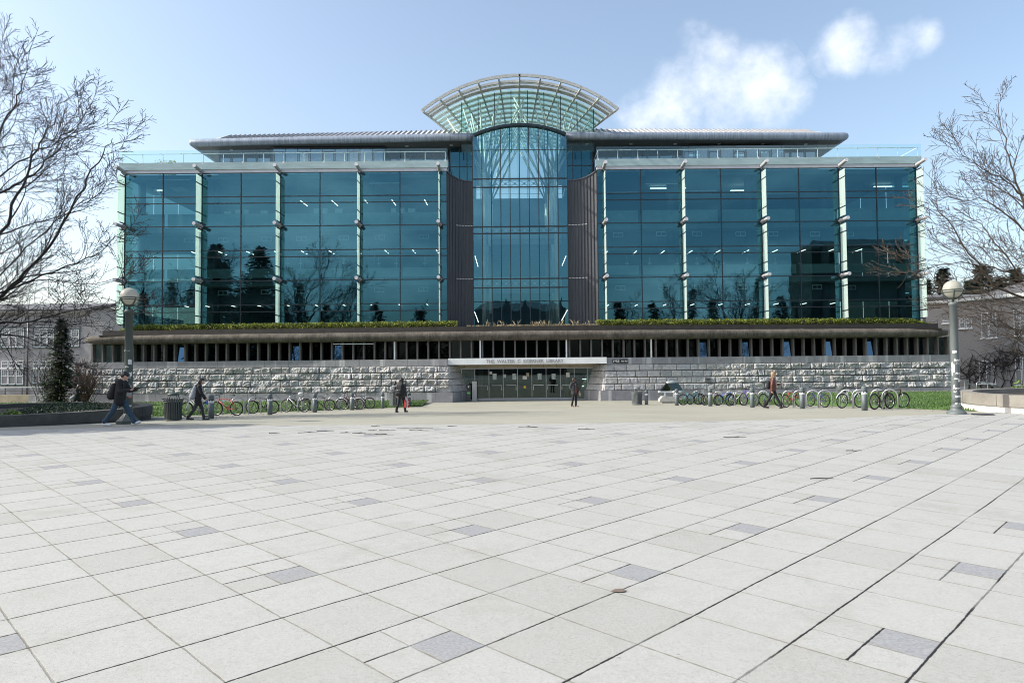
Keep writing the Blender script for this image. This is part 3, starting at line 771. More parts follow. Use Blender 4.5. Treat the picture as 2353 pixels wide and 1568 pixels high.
def top_storey(px0, px1, bay0, bay1, outer):
    y = 60.6; z0 = ZT + .05; z1 = ea[0].z - .28
    x0, x1 = xat(px0, 360, y), xat(px1, 360, y)
    def wall(xa, xb, y, zt, step, nm):
        n = max(1, int(round((xb - xa) / step)))
        mb = MB(); fr = MB()
        for k in range(n):
            a = xa + (xb - xa) * k / n; b = xa + (xb - xa) * (k + 1) / n
            pane(mb, a + .03, b - .03, z0, zt, y, .004)
        g = part(mb, nm, MT['penthouse_glass'])
        for k in range(n + 1):
            a = xa + (xb - xa) * k / n; fr.span((a - .035, y - .05, z0), (a + .035, y + .05, zt))
            if k % 2 == 0 and k < n:
                c = xa + (xb - xa) * (k + 1) / n
                fr.span((a + .1, y - .06, z0 + .42), (c - .1, y + .03, z0 + .48)); fr.span((a + .1, y - .06, zt - .3), (c - .1, y + .03, zt - .25))
                fr.span((a + .1, y - .06, z0 + .48), (a + .15, y + .03, zt - .3)); fr.span((c - .15, y - .06, z0 + .48), (c - .1, y + .03, zt - .3))
        fr.span((xa, y - .055, zt), (xb, y + .055, zt + .09))
        part(fr, 'window_frames', MT['dark_frame'], g)
    wall(x0, x1, y, z1, 1.15, 'top_storey_glazing')
    y2 = 59.2; bx0, bx1 = xat(bay0, 360, y2), xat(bay1, 360, y2)
    zb = zat((bay0 + bay1) / 2, 341, y2)
    wall(bx0, bx1, y2, zb, 1.12, 'bay_glazing')
    mb = MB(); mb.span((bx0, y2 + .06, zb + .09), (bx1, y - .1, zb + .2)); part(mb, 'bay_roof', MT['dark_frame'])
    for xx in (bx0, bx1):
        mb = MB(); mb.quad((xx, y2 + .06, z0), (xx, y - .06, z0), (xx, y - .06, zb), (xx, y2 + .06, zb)); part(mb, 'bay_side', MT['penthouse_glass'])
    mb = MB(); mb.span((x0 + .1, y + 4, z0), (x1 - .1, y + 4.2, z1)); part(mb, 'top_storey_wall', MT['interior_wall'])
    xe = x0 if outer < 0 else x1
    mb = MB(); mb.span((xe - .1, y + .06, z0), (xe + .1, y + 11, z1)); part(mb, 'gable_wall', MT['interior_wall'])
    for k in range(4):
        px = bay0 + (bay1 - bay0) * (.12 + .22 * k); p = W(px, 349 if k % 2 else 356, y + 1.5)
        if outer > 0: mb = MB(); mb.span((p.x - .5, p.y, p.z - .03), (p.x + .5, p.y + .15, p.z + .03)); part(mb, 'ceiling_light', MT['tube_light_soft'])
top_storey(504, 1031, 627, 884, -1)
top_storey(1364, 1877, 1568, 1801, 1)

# ------------------------------------------------ the dark ribbed piers beside the atrium
YC = 57.3                                     # plane of the atrium curtain
AX0, AX1 = xat(1087, 600, YC), xat(1305, 600, YC)
def pier(xw, xc, flip):
    """a sheet of standing-seam zinc that sweeps from the wing corner back to the atrium curtain"""
    n = 9; pl = []
    for k in range(n + 1):
        t = k / n
        x = xw + (xc - xw) * t
        y = YG + .1 + (YC + .05 - YG - .1) * (1 - (1 - t) ** 2.2)
        zt = ZT - .05 - .62 * (1 - (1 - t) ** 2.6)
        pl.append((x, y, zt))
    mb = MB()
    for (xa, ya, za), (xb, yb, zb) in zip(pl, pl[1:]): mb.quad((xa, ya, LEV[0] - .8), (xb, yb, LEV[0] - .8), (xb, yb, zb), (xa, ya, za))
    p = part(mb, 'zinc_pier', MT['zinc'])
    mb = MB()
    for x, y, z in pl: mb.span((x - .025, y - .07, LEV[0] - .8), (x + .025, y + .0, z + .03))
    for (xa, ya, za), (xb, yb, zb) in zip(pl, pl[1:]): mb.beam((xa, ya - .01, za + .03), (xb, yb - .01, zb + .03), .14, .09)
    part(mb, 'seams', MT['zinc'], p)
    for zz in (LEV[1] + .1, LEV[2] + .05):
        mb = MB()
        for (xa, ya, za), (xb, yb, zb) in list(zip(pl, pl[1:]))[3:]: mb.beam((xa, ya - .005, zz), (xb, yb - .005, zz), .02, .05)
        part(mb, 'flashing', MT['roof_zinc'], p)
    # glazed corner of the top storey above it
    y = YC + 2.2; za = ZT - .5; zb = ea[1].z - .34
    mb = MB(); fr = MB(); xs = [xw + (xc - xw) * t for t in (0, .4, .72, 1)]
    for a, b in zip(xs, xs[1:]):
        lo, hi = min(a, b), max(a, b)
        for c, d in ((za, za + (zb - za) * .5), (za + (zb - za) * .5, zb)): pane(mb, lo + .03, hi - .03, c + .03, d - .03, y, .003)
    g = part(mb, 'corner_glazing', MT['curtain_glass'])
    for x in xs: fr.span((x - .035, y - .05, za), (x + .035, y + .05, zb))
    m_ = za + (zb - za) * .5; fr.span((min(xs) + .04, y - .04, m_ - .03), (max(xs) - .04, y + .04, m_ + .03))
    part(fr, 'window_frames', MT['dark_frame'], g)
    mb = MB(); lo, hi = min(xw, xc), max(xw, xc); mb.span((lo, y + 4, za), (hi, y + 4.2, zb)); part(mb, 'room_wall', MT['interior_wall'])
    mb = MB(); mb.span((lo, y + .3, za - .3), (hi, y + 4, za)); part(mb, 'room_floor', MT['floor_grey'])
pier(LX1 + .02, AX0 - .02, 1)
pier(RX0 - .02, AX1 + .02, -1)

# ------------------------------------------------ the atrium: curtain wall, arched head, glass gable and vault
CXA = (AX0 + AX1) / 2
mx = [xat(p, 600, YC) for p in (1087, 1108.5, 1130, 1151.5, 1173, 1195, 1217, 1239, 1261, 1283, 1305)]
arch_c = W(1191.5, 291, YC); arch_l = W(1089, 315, YC); arch_r = W(1299, 312, YC)
def arch_z(x):
    # circle through the apex and the two springing points
    h = (arch_r.x - arch_l.x) / 2; s = arch_c.z - (arch_l.z + arch_r.z) / 2; r = (h*h + s*s) / (2*s)
    u = x - (arch_l.x + arch_r.x) / 2
    return arch_c.z - r + sqrt(max(0, r*r - u*u))
zl = [zat(1196, v, YC) for v in (746, 712, 692, 660.5, 640, 536, 520.5, 430, 410.5, 344.7)]
zb0 = zat(1196, 760, YC)
for i in range(10):
    a, b = mx[i], mx[i+1]; mb = MB()
    zs = [zb0] + zl[2:]
    for c, d in zip(zs, zs[1:]): pane(mb, a + .025, b - .025, c + .03, d - .03, YC, .002)
    mb.quad((a + .025, YC, zs[-1] + .03), (b - .025, YC, zs[-1] + .03), (b - .025, YC, arch_z(b)), (a + .025, YC, arch_z(a)))
    part(mb, 'atrium_glazing', MT['atrium_glass'] if True else None)
mb = MB()
for x in mx: mb.span((x - .035, YC - .08, zb0), (x + .035, YC + .06, arch_z(x)))
part(mb, 'atrium_mullions', MT['dark_frame'])
for k, z in enumerate(zl[3:]):
    t = .05 if k < 6 else .02
    mb = MB(); mb.span((mx[0] - .03, YC - .07, z - t), (mx[-1] + .03, YC - .004, z + t)); part(mb, 'atrium_transom', MT['dark_frame'])
mb = MB(); pts = [arch_l.x + (arch_r.x - arch_l.x) * k / 24 for k in range(25)]
for a, b in zip(pts, pts[1:]): mb.beam((a, YC - .05, arch_z(a) + .1), (b, YC - .05, arch_z(b) + .1), .5, .2)
part(mb, 'arched_head', MT['dark_frame'])
# lattice trusses that stiffen the curtain at each floor
for za, zb in ((zl[3], zl[4]), (zl[5], zl[6]), (zl[7], zl[8])):
    mb = MB(); y = YC + .25
    zm = (za + zb) / 2
    lo, hi = za + .08, zb - .08
    for a, b in list(zip(mx, mx[1:]))[1:-1]:
        mb.beam((a, y, lo), (b, y, hi), .03, .03); mb.beam((a, y, hi), (b, y, lo), .03, .03)
        c = (a + b) / 2; mb.prism([(c + .1*cos(t*pi/4), y - .04, zm + .1*sin(t*pi/4)) for t in range(8)], (0, .05, 0))
    mb.beam((mx[1], y, lo), (mx[-2], y, lo), .03, .04); mb.beam((mx[1], y, hi), (mx[-2], y, hi), .03, .04)
    part(mb, 'lattice_truss', MT['white_steel'])
for px, a, b in ((1124, 518, 565), (1124, 640, 655), (1126, 660, 720)):
    p, q = W(px, a, YC + 3), W(px, b, YC + 3); mb = MB(); mb.span((p.x - .1, YC + 3, q.z), (p.x + .1, YC + 3.1, p.z)); part(mb, 'light_column', MT['white_plastic'])
for px, py, qx, qy in ((1091, 588, 1098, 612), (1300, 588, 1291, 610), (1090, 716, 1099, 740), (1303, 712, 1290, 736)):
    p, q = W(px, py, YC + 1.2), W(qx, qy, YC + 3.0); mb = MB(); mb.beam(p, q, .045, .04); part(mb, 'ceiling_light', MT['tube_light'])
for i in range(3):
    z = LEV[i]; mb = MB(); mb.span((AX0 + .1, YC + 6, z - .5), (AX1 - .1, YC + 14.6, z)); part(mb, 'gallery_floor', MT['floor_grey'])
    mb = MB(); mb.span((AX0 + .1, YC + 5.9, z), (AX1 - .1, YC + 5.95, z + 1.0)); part(mb, 'gallery_guard', MT['desk'])
mb = MB(); zsill = zat(1196, 456, 72.4); mb.span((AX0 - 4, 72.4, LEV[0] - 1), (AX1 + 4, 72.7, zsill)); part(mb, 'atrium_back_wall', MT['interior_wall'])
# the vault: arcs that narrow towards the back
VAP = W(1192, 169.5, 55.2)
VY0, VY1 = 55.2, 72.5
def vhalf(y): return 7.98 + (4.95 - 7.98) * (y - VY0) / (VY1 - VY0)
VR = 12.6; VCX = CXA + .02
def vpt(y, u, dr=0.0):
    """u -1..1 across the vault"""
    th = math.asin(vhalf(y) / VR) * u
    return Vector((VCX + (VR + dr) * sin(th), y, VAP.z - VR + (VR + dr) * cos(th)))
def arc_beam(y, w, h, mat, name, dr=0.0, n=28, parent=LIB):
    mb = MB(); ps = []
    for k in range(n + 1):
        u = -1 + 2 * k / n; a = vpt(y, u, dr - h); b = vpt(y, u, dr)
        ps.append((a, b))
    for (a0, a1), (b0, b1) in zip(ps, ps[1:]):
        o = Vector((0, w, 0)); mb.quad(a0, b0, b1, a1); mb.quad(a0 + o, a1 + o, b1 + o, b0 + o); mb.quad(a1, b1, b1 + o, a1 + o); mb.quad(a0, a0 + o, b0 + o, b0)
    for a0, a1 in (ps[0], ps[-1]): mb.quad(a0, a1, a1 + Vector((0, w, 0)), a0 + Vector((0, w, 0)))
    return part(mb, name, mat, parent)
arc_beam(VY0, .12, .24, MT['weathered_steel'], 'edge_arch')
arc_beam(56.35, .18, .2, MT['weathered_steel'], 'louvre_arch'); arc_beam(57.35, .5, .08, MT['weathered_steel'], 'louvre_arch')
yy = 58.6; ys_ = []
while yy < 72: ys_.append(yy); yy += 1.18
for y in ys_: arc_beam(y, .5, .1, MT['mint_steel'], 'vault_arch')
U11 = [-1 + 2 * k / 10 for k in range(11)]
for u in U11:
    mb = MB()
    ysr = frange(VY0, VY1, 1.9)
    for ya, yb in zip(ysr, ysr[1:]):
        a, b = vpt(ya, u, -.16), vpt(yb, u, -.16); nrm = (vpt(ya, u, 0) - vpt(ya, u, -1)).normalized()
        mb.beam(a, b, .13, .26 if abs(u) < 1 else .3, nrm)
    part(mb, 'vault_rib', MT['weathered_steel'])
mb = MB()
ysg = frange(58.4, VY1, 1.4)
for ya, yb in zip(ysg, ysg[1:]):
    for ua, ub in zip(U11, U11[1:]):
        for s in (0, .5):
            p, q = ua + (ub - ua) * s, ua + (ub - ua) * (s + .5)
            mb.quad(vpt(ya, p, .03), vpt(ya, q, .03), vpt(yb, q, .03), vpt(yb, p, .03))
part(mb, 'vault_glazing', MT['vault_glass'])
# louvre blades over the side overhangs and the front
for y in (57.0, 57.95):
    arc_beam(y, .16, .03, MT['white_steel'], 'louvre_blade')
# gable glass under the vault
YGB = 58.4
gx0, gx1 = xat(1061, 340, YGB), xat(1364, 340, YGB)
def vault_z(x, y): return VAP.z - VR + sqrt(VR*VR - (x - VCX)**2)
gxs = [gx0 + (gx1 - gx0) * k / 8 for k in range(9)]
zg0 = ea[1].z - 1.2
mb = MB()
for a, b in zip(gxs, gxs[1:]): mb.quad((a + .02, YGB, zg0), (b - .02, YGB, zg0), (b - .02, YGB, vault_z(b, YGB) - .1), (a + .02, YGB, vault_z(a, YGB) - .1))
g = part(mb, 'gable_glazing', MT['vault_glass'])
mb = MB()
for x in gxs: mb.span((x - .03, YGB - .05, zg0), (x + .03, YGB + .05, vault_z(x, YGB) - .1))
part(mb, 'gable_mullions', MT['dark_frame'], g)
mb = MB(); 
for x in (gx0, gx1): mb.quad((x, YGB + .06, zg0), (x, VY1, zg0), (x, VY1, vault_z(x, 0) - .12), (x, YGB + .06, vault_z(x, 0) - .12))
part(mb, 'side_glazing', MT['vault_glass'])
# rear gable
mb = MB(); rx = [VCX + vhalf(72.45) * k / 5 for k in range(-5, 6)]
for a, b in zip(rx, rx[1:]): mb.quad((a, 72.5, zsill), (b, 72.5, zsill), (b, 72.5, vault_z(b, 0) - .1), (a, 72.5, vault_z(a, 0) - .1))
g = part(mb, 'rear_glazing', MT['rear_glass'] if 'rear_glass' in MT else MT['clear_glass'])
mb = MB()
for x in rx: mb.span((x - .03, 72.42, zsill), (x + .03, 72.48, vault_z(x, 0) - .1))
for z in frange(zsill, zsill + 2, .5): mb.span((rx[0], 72.43, z - .02), (rx[-1], 72.47, z + .02))
part(mb, 'rear_mullions', MT['mint_steel'], g)
# tree-like columns
for s in (-1, 1):
    for k, y in enumerate((60.0, 63.5, 67.0, 70.5)):
        base = Vector((VCX + s * (3.15 - .1 * k), y, LEV[0] - .5)); node_ = Vector((base.x, y, zat(1196, 397, 60.0) - .1 * k))
        mb = MB(); mb.smooth = True; mb.tube([base, node_], .2, 12); tr = part(mb, 'tree_column', MT['mint_steel'])
        for u, dy in ((-.06 * s, -.6), (.22 * s, -1.2), (.45 * s, -.9), (.66 * s, -.6), (.88 * s, -.3), (-.06 * s, .9), (.3 * s, 1.2), (.6 * s, 1.0)):
            top = vpt(max(58.5, y + dy), u, -.3); mb = MB(); mb.smooth = True; mb.tube([node_ + Vector((0, 0, .1)), top], [.075, .065], 8); part(mb, 'strut', MT['mint_steel'], tr)

# ------------------------------------------------ the base: cornice, ribbon window, stone walls, entrance
CA = W(188, 778, 54.8); CB = W(2186, 757, 54.8)
def cy(x): return 53.3 + (.058 if x < 1 else .06) * max(0, abs(x - 1.2) - 6.3)      # the base bows gently: both halves fall back from the doors
zc_t = zat(1062, 760.5, 53.3); zc_b = zat(1062, 781.5, 53.3)
def cornice():
    mb = MB(); mb.smooth = True; r = (zc_t - zc_b) / 2; zc = (zc_t + zc_b) / 2
    prof = [(-.0, -r), (-r*.75, -r*.72), (-r*1.1, 0), (-r*.95, r*.5), (-r*.55, r*.9), (0, r)]
    xs = [CA.x + (CB.x - CA.x) * k / 160 for k in range(161)]
    vs = []; fs = []; n = len(prof) + 2
    for i, x in enumerate(xs):
        e = min(1, min(i, 160 - i) / 4); sc = sqrt(max(.02, 1 - (1 - e)**2))
        y0 = cy(x) + r
        for dy, dz in prof: vs.append((x, y0 + dy * sc + .02 * noise.noise((x * .8, dz * 2, 1)), zc + dz * (.45 + .55 * sc) + .015 * noise.noise((x * 1.3, 3, dz))))
        vs.append((x, y0 + 3.0, zc + r)); vs.append((x, y0 + 3.0, zc - r))
    for i in range(160):
        for j in range(n - 1): fs.append((i*n + j, (i+1)*n + j, (i+1)*n + j + 1, i*n + j + 1))
        fs.append((i*n + n - 1, (i+1)*n + n - 1, (i+1)*n, i*n))
    fs.append(tuple(range(n))); fs.append(tuple(160*n + j for j in reversed(range(n))))
    mb.add(vs, fs); part(mb, 'cornice', MT['cornice'])
cornice()
def run_box(name, mat, p0, p1, yfun, yoff, thick, z0, z1, n=40, parent=LIB, joint=0, joint_mat=None):
    mb = MB(); xs = [p0 + (p1 - p0) * k / n for k in range(n + 1)]
    f = [(x, yfun(x) + yoff) for x in xs]; vs = []
    for x, y in f: vs += [(x, y, z0), (x, y, z1), (x, y + thick, z1), (x, y + thick, z0)]
    fs = []
    for i in range(n):
        a, b = i*4, i*4 + 4
        fs += [(a, b, b+1, a+1), (a+1, b+1, b+2, a+2), (a+2, b+2, b+3, a+3), (a+3, b+3, b, a)]
    fs += [(0, 1, 2, 3), (n*4 + 3, n*4 + 2, n*4 + 1, n*4)]
    mb.add(vs, fs)
    if joint:
        mb.mi = 1; x = p0 + joint * .6
        while x < p1 - .2:
            y = yfun(x) + yoff; mb.span((x - .006, y - .004, z0 + .004), (x + .006, y + .02, z1 - .004)); x += joint
        mat = [mat, joint_mat]
    return part(mb, name, mat, parent)
zt0, zt1 = zc_t + .002, zat(1062, 750, 53.9)
xl, xr = xat(225, 765, 54.8), xat(2165, 748, 54.8)
run_box('planter_edge', surf('trough_edge', (.05, .045, .04), .9, .3, 2), xl, xr, cy, .5, .3, zt0, zt1)
run_box('planter_soil', MT['soil'], xl, xr, cy, .802, .9, zt0, zt1 - .06)
mb = MB(); mb.span((xl, 54.9, zt0 - .1), (xr, YG - .06, zt0 - .002)); part(mb, 'base_roof', MT['soil'])
# ribbon of windows behind upright concrete blades
RYL = 1.25
zr0 = zat(1196, 826.5, 54.4); zr1 = zc_b + .05
ribx0, ribx1 = xat(219, 815, cy(-33) + RYL), xat(2172, 790, cy(33) + RYL)
npl = 81
mb = MB(); gl = []
for k in range(npl):
    a = ribx0 + (ribx1 - ribx0) * k / npl; b = ribx0 + (ribx1 - ribx0) * (k + 1) / npl
    mb.quad((a, cy(a) + RYL, zr0), (b, cy(b) + RYL, zr0), (b, cy(b) + RYL, zr1), (a, cy(a) + RYL, zr1))
part(mb, 'ribbon_glazing', MT['ribbon_glass'])
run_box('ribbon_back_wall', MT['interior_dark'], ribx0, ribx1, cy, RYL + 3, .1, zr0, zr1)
for k in range(npl + 1):
    x = ribx0 + (ribx1 - ribx0) * k / npl; y = cy(x)
    mb = MB(); mb.prism([(x - .06, y + .78, zr0), (x + .06, y + .78, zr0), (x + .06, y + RYL - .01, zr0), (x - .06, y + RYL - .01, zr0)], (0, 0, zr1 - zr0)); part(mb, 'pilaster', MT['pilaster_conc'])
for px in (391, 482, 577, 672, 765, 1628, 1723, 1820, 1912, 2005):
    k = round((xat(px, 800, cy(0) + 1.2) - ribx0) / (ribx1 - ribx0) * npl - .5); a = ribx0 + (ribx1 - ribx0) * (k + .5) / npl
    mb = MB(); w_ = .3; y = cy(a) + RYL - .03
    mb.prism([(a - w_, y - .2, zr0 + .08), (a + w_, y - .2, zr0 + .08), (a + w_ - .05, y, zr1 - .16), (a - w_ + .05, y, zr1 - .16)], (0, .02, 0)); part(mb, 'hopper_window', MT['hopper_glass'])
for px in (905, 1103, 1301, 1497):
    x = xat(px, 800, cy(0) + .5); mb = MB(); mb.span((x - .055, cy(x) + .47, zr0 - .1), (x + .055, cy(x) + .56, zr1)); part(mb, 'white_post', MT['white_paint'])
a, b = W(1151 - 1.5, 783.5, cy(-10) + .4), W(1280, 782, cy(-6) + .4)
mb = MB(); p, q = W(765, 790, cy(-10) + .5), W(858, 789.5, cy(-10) + .5); mb.beam(p, q, .06, .06); part(mb, 'conduit', MT['white_steel'])

# stone walls -----------------------------------------------------------------
ZP = zat(1035, 900.6, 52.9); ZW = zat(1035, 840, 53.6); ZCAP = zat(1035, 824.3, 53.6)
def stone_run(p0, p1, yfun, rough_fn, seed, batter=.5, end0=None, end1=None):
    """rock-faced courses from x=p0 to x=p1; yfun(x) is the line of the top of the wall; one mesh"""
    rd = random.Random(seed); mb = MB()
    ch = (ZW - ZP) / 4; L = p1 - p0
    for c in range(4):
        zb_, zt_ = ZP + ch * c, ZP + ch * (c + 1)
        off = batter * (1 - (c + .5) / 4)
        x = p0 - end0 * (1 - (c + .5) / 4) if end0 else p0
        xe = p1 + end1 * (1 - (c + .5) / 4) if end1 else p1
        x -= 0
        while x < xe - .01:
            w = rd.uniform(.55, 1.15)
            if xe - (x + w) < .45: w = xe - x
            am = rough_fn(x + w / 2); po = rd.uniform(-.3, .6) * am + am * .35; tl1, tl2 = rd.uniform(-1, 1) * am, rd.uniform(-1, 1) * am
            nx, nz_ = max(6, int(w / .05)), 10
            vs = []; fs = []
            lean = batter / 4 * .5
            for i in range(nx + 1):
                for j in range(nz_ + 1):
                    u, v = i / nx, j / nz_
                    ed = min(1, min(u, 1 - u) * w / .075, min(v, 1 - v) * ch / .06)
                    nn = noise.fractal((( x + u * w) * 1.7, zb_ * 3 + v * ch * 2.0, seed * 7.7), 1.0, 2.1, 4)
                    n2 = noise.noise(((x + u * w) * 9, v * ch * 9 + c * 5, seed))
                    n3 = noise.noise(((x + u * w) * 4.1, v * ch * 5 + c * 9, seed * 3)); rg = 1 - abs(n3) * 2
                    d = .045 + ed * (po + tl1 * (u - .5) + tl2 * (v - .5) + am * (1.3 * nn + .3 * n2 + .55 * rg - .27)) if ed > 0 else .0
                    d = max(d, -.02)
                    xx = x + .012 + u * (w - .024); zz = zb_ + .022 + v * (ch - .044)
                    yy_ = yfun(xx) - off + lean * (v - .5) * 2 * .3 - d
                    vs.append((xx, yy_, zz))
            m2 = nz_ + 1
            for i in range(nx):
                for j in range(nz_): fs.append((i*m2 + j, (i+1)*m2 + j, (i+1)*m2 + j + 1, i*m2 + j + 1))
            # returns to the joint
            for i in range(nx):
                for j, s in ((0, 1), (nz_, -1)):
                    a_, b_ = vs[i*m2 + j], vs[(i+1)*m2 + j]
                    o = len(vs); vs += [(a_[0], yfun(a_[0]) - off + .3, a_[2]), (b_[0], yfun(b_[0]) - off + .3, b_[2])]
                    fs.append((i*m2 + j, o, o + 1, (i+1)*m2 + j) if s > 0 else (i*m2 + j, (i+1)*m2 + j, o + 1, o))
            for j in range(nz_):
                for i, s in ((0, 1), (nx, -1)):
                    a_, b_ = vs[i*m2 + j], vs[i*m2 + j + 1]
                    o = len(vs); vs += [(a_[0], a_[1] + .35, a_[2]), (b_[0], b_[1] + .35, b_[2])]
                    fs.append((i*m2 + j, i*m2 + j + 1, o + 1, o) if s > 0 else (i*m2 + j, o, o + 1, i*m2 + j + 1))
            mb.add(vs, fs); x += w
    return mb
def sst(a, b, x):
    t = max(0, min(1, (x - a) / (b - a))); return t*t*(3 - 2*t)
XLc = xat(1028, 832, 53.3); XRc = xat(1394, 828, 53.3)          # inner corners at the cap
XL0 = xat(192, 835, 54.9); XR1 = xat(2180, 812, 54.9)
def yl(x): return cy(x) + .02 + .5 * sst(XLc - 4, XLc - 15, x) if False else cy(x) + .02 + .45 * max(0, min(1, (XLc - 2 - x) / 9.0))  # set back outwards to put the upper courses under the cornice's shade
def yr(x): return cy(x) + .45 - .38 * sst(14.5, 18.5, x)  # set back near the doors to put this stretch under the cornice's shade
def rough_l(x): return .11 + .03 * noise.noise((x * .3, 0, 0))
def rough_r(x): return .022 + .085 * sst(14, 18.5, x)  # flattened near the doors so fewer facets catch the sun
BAT = .4
w_ = stone_run(XL0, XLc, yl, rough_l, 5, BAT, end0=.5, end1=.28); part(w_, 'stone_wall', MT['rock_stone'], label='rough split stone wall left of the entrance, lit by the sun')
w_ = stone_run(XRc, XR1, yr, rough_r, 9, BAT, end0=.28, end1=.4); part(w_, 'stone_wall', MT['rock_stone'], label='stone wall right of the entrance, set back and flattened near the door to hold it in shade')
JM = surf('joint_dark', (.08, .08, .085), .9, .2, 5)
for p0, p1, yf in ((XL0, XLc, yl), (XRc, XR1, yr)):
    c = run_box('wall_cap', MT['cap_stone'], p0, p1, yf, -.06, 1.6, ZW + .006, ZCAP, joint=1.9, joint_mat=JM)
    run_box('wall_core', MT['cap_stone'], p0 + .05, p1 - .05, yf, .25, 1.2, ZP, ZW)
XPL1 = xat(1035, 912, 52.8); XPL0 = xat(60, 912, 54.9); XPR0 = xat(1381, 908, 52.8); XPR1 = xat(2228, 900, 54.3)
PO = -(BAT + .12)
c = run_box('plinth', MT['cap_stone'], XPL0, XPL1, yl, PO, 1.6, -.4, ZP, joint=1.85, joint_mat=JM)
c = run_box('plinth', MT['cap_stone'], XPR0, XPR1, yr, PO, 1.6, -.4, ZP, joint=1.85, joint_mat=JM)
# battered returns of the two walls towards the doors
def return_wall(x0, sgn, y0, seed):
    """four courses of blocks on the splayed face that turns in to the doors"""
    mb = MB(); rd = random.Random(seed); ch = (ZW - ZP) / 4; yb = 56.2
    def sx(y, v): return x0 + sgn * (.3 * v + (.62 + .3 * v) * max(0, y - y0 + .3) / (55.5 - y0))
    for c in range(4):
        zb_, zt_ = ZP + ch * c, ZP + ch * (c + 1)
        v0, v1 = 1 - c / 4, 1 - (c + 1) / 4
        y = y0 - BAT * (1 - (c + .5) / 4) + .03
        while y < yb - .1:
            w = rd.uniform(.55, .9); j = rd.uniform(0, .05); ye = min(y + w, yb)
            q = [(sx(y, v0) + sgn * j, y + .012, zb_ + .02), (sx(ye, v0) + sgn * j, ye - .012, zb_ + .02), (sx(ye, v1) + sgn * j, ye - .012, zt_ - .02), (sx(y, v1) + sgn * j, y + .012, zt_ - .02)]
            mb.prism(q, (-sgn * .3, 0, 0)); y = ye
    part(mb, 'return_wall', MT['rock_stone'])
    mb = MB(); mb.prism([(x0 - sgn * .1, y0 + .04, ZP), (x0 - sgn * .5, y0 + .04, ZP), (x0 - sgn * .5, yb, ZP), (sx(yb, 0) - sgn * .1, yb, ZP)], (0, 0, ZCAP - .01 - ZP)); part(mb, 'return_core', MT['cap_stone'])
    xa = x0 + sgn * .42; xb = sx(yb, 1) + sgn * .14
    mb = MB(); mb.prism([(xa, y0 + PO + .002, -.4), (xa - sgn * .8, y0 + PO + .002, -.4), (xa - sgn * .8, yb, -.4), (xb, yb, -.4)], (0, 0, ZP - .004 + .4)); part(mb, 'return_plinth', MT['cap_stone'])
return_wall(XLc, 1, yl(XLc), 3)
return_wall(XRc, -1, yr(XRc), 4)
# entrance -----------------------------------------------------------------
YD = 55.5
zf0, zf1 = zat(1200, 836.3, 53.5), zat(1200, 821.6, 53.5)
yfa = cy(0) + .14
mb = MB(); mb.span((XLc + .02, yfa, zf0), (XRc - .0, yfa + .9, zf1)); CAN = part(mb, 'entrance_canopy', MT['white_paint'])
fc = bpy.data.curves.new('letters', 'FONT'); fc.body = "THE WALTER C KOERNER LIBRARY"; fc.size = 1; fc.extrude = .06; fc.offset = .004; fc.space_character = 1.12; fc.space_word = 1.25
fo = bpy.data.objects.new('letters', fc); COL.objects.link(fo)
bpy.context.view_layer.update()
dg = bpy.context.evaluated_depsgraph_get(); tm = bpy.data.meshes.new_from_object(fo.evaluated_get(dg))
bpy.data.objects.remove(fo)
def text_mesh(body, x0, x1, y, z0, hgt, mat, name, parent, ext=.02, bold=.0):
    c = bpy.data.curves.new(name, 'FONT'); c.body = body; c.size = 1; c.extrude = .5; c.offset = bold
    o = bpy.data.objects.new(name, c); COL.objects.link(o); bpy.context.view_layer.update()
    me = bpy.data.meshes.new_from_object(o.evaluated_get(bpy.context.evaluated_depsgraph_get())); bpy.data.objects.remove(o)
    xs = [v.co.x for v in me.vertices]; ys = [v.co.y for v in me.vertices]
    a, b, lo, hi = min(xs), max(xs), min(ys), max(ys)
    off = parent_world(parent)
    for v in me.vertices:
        X = x0 + (v.co.x - a) / (b - a) * (x1 - x0); Z = z0 + (v.co.y - lo) / (hi - lo) * hgt; Y = y - v.co.z * 2 * ext
        v.co = (X - off.x, Y - off.y, Z - off.z)
    me.materials.clear(); me.materials.append(mat)
    ob = bpy.data.objects.new(name, me); COL.objects.link(ob); ob.parent = parent; return ob
text_mesh("THE  WALTER  C  KOERNER  LIBRARY", xat(1116.5, 828, yfa), xat(1294.5, 827, yfa), yfa - .075, zat(1205, 832.8, yfa), zat(1205, 825.2, yfa) - zat(1205, 832.8, yfa), MT['silver'], 'lettering', CAN, .04, .02)
zd1 = zat(1200, 846.5, YD); zd0 = gz(0, YD) + .02
dxs = [xat(1500/1.4881 + p / 3.9217 / 1.4881, 880, YD) for p in (170, 305, 483, 672, 863, 1055, 1247, 1438, 1628, 1815, 1990, 2110)]
mb = MB(); n = 11
for k in range(n):
    a, b = dxs[0] + (dxs[-1] - dxs[0]) * k / n, dxs[0] + (dxs[-1] - dxs[0]) * (k + 1) / n
    mb.span((a + .015, YD - .05, zd1 + .08), (b - .015, YD + .1, zf0 + .3))
part(mb, 'transom_panel', MT['concrete_tan'])
mb = MB(); mb.span((XLc, yfa + .9, zf0 + .3), (XRc, YD + .1, zf0 + .38)); part(mb, 'canopy_soffit', MT['white_steel'])
mb = MB(); mb.span((dxs[0], YD - .06, zd1), (dxs[-1], YD + .06, zd1 + .078)); part(mb, 'door_head', MT['silver'])
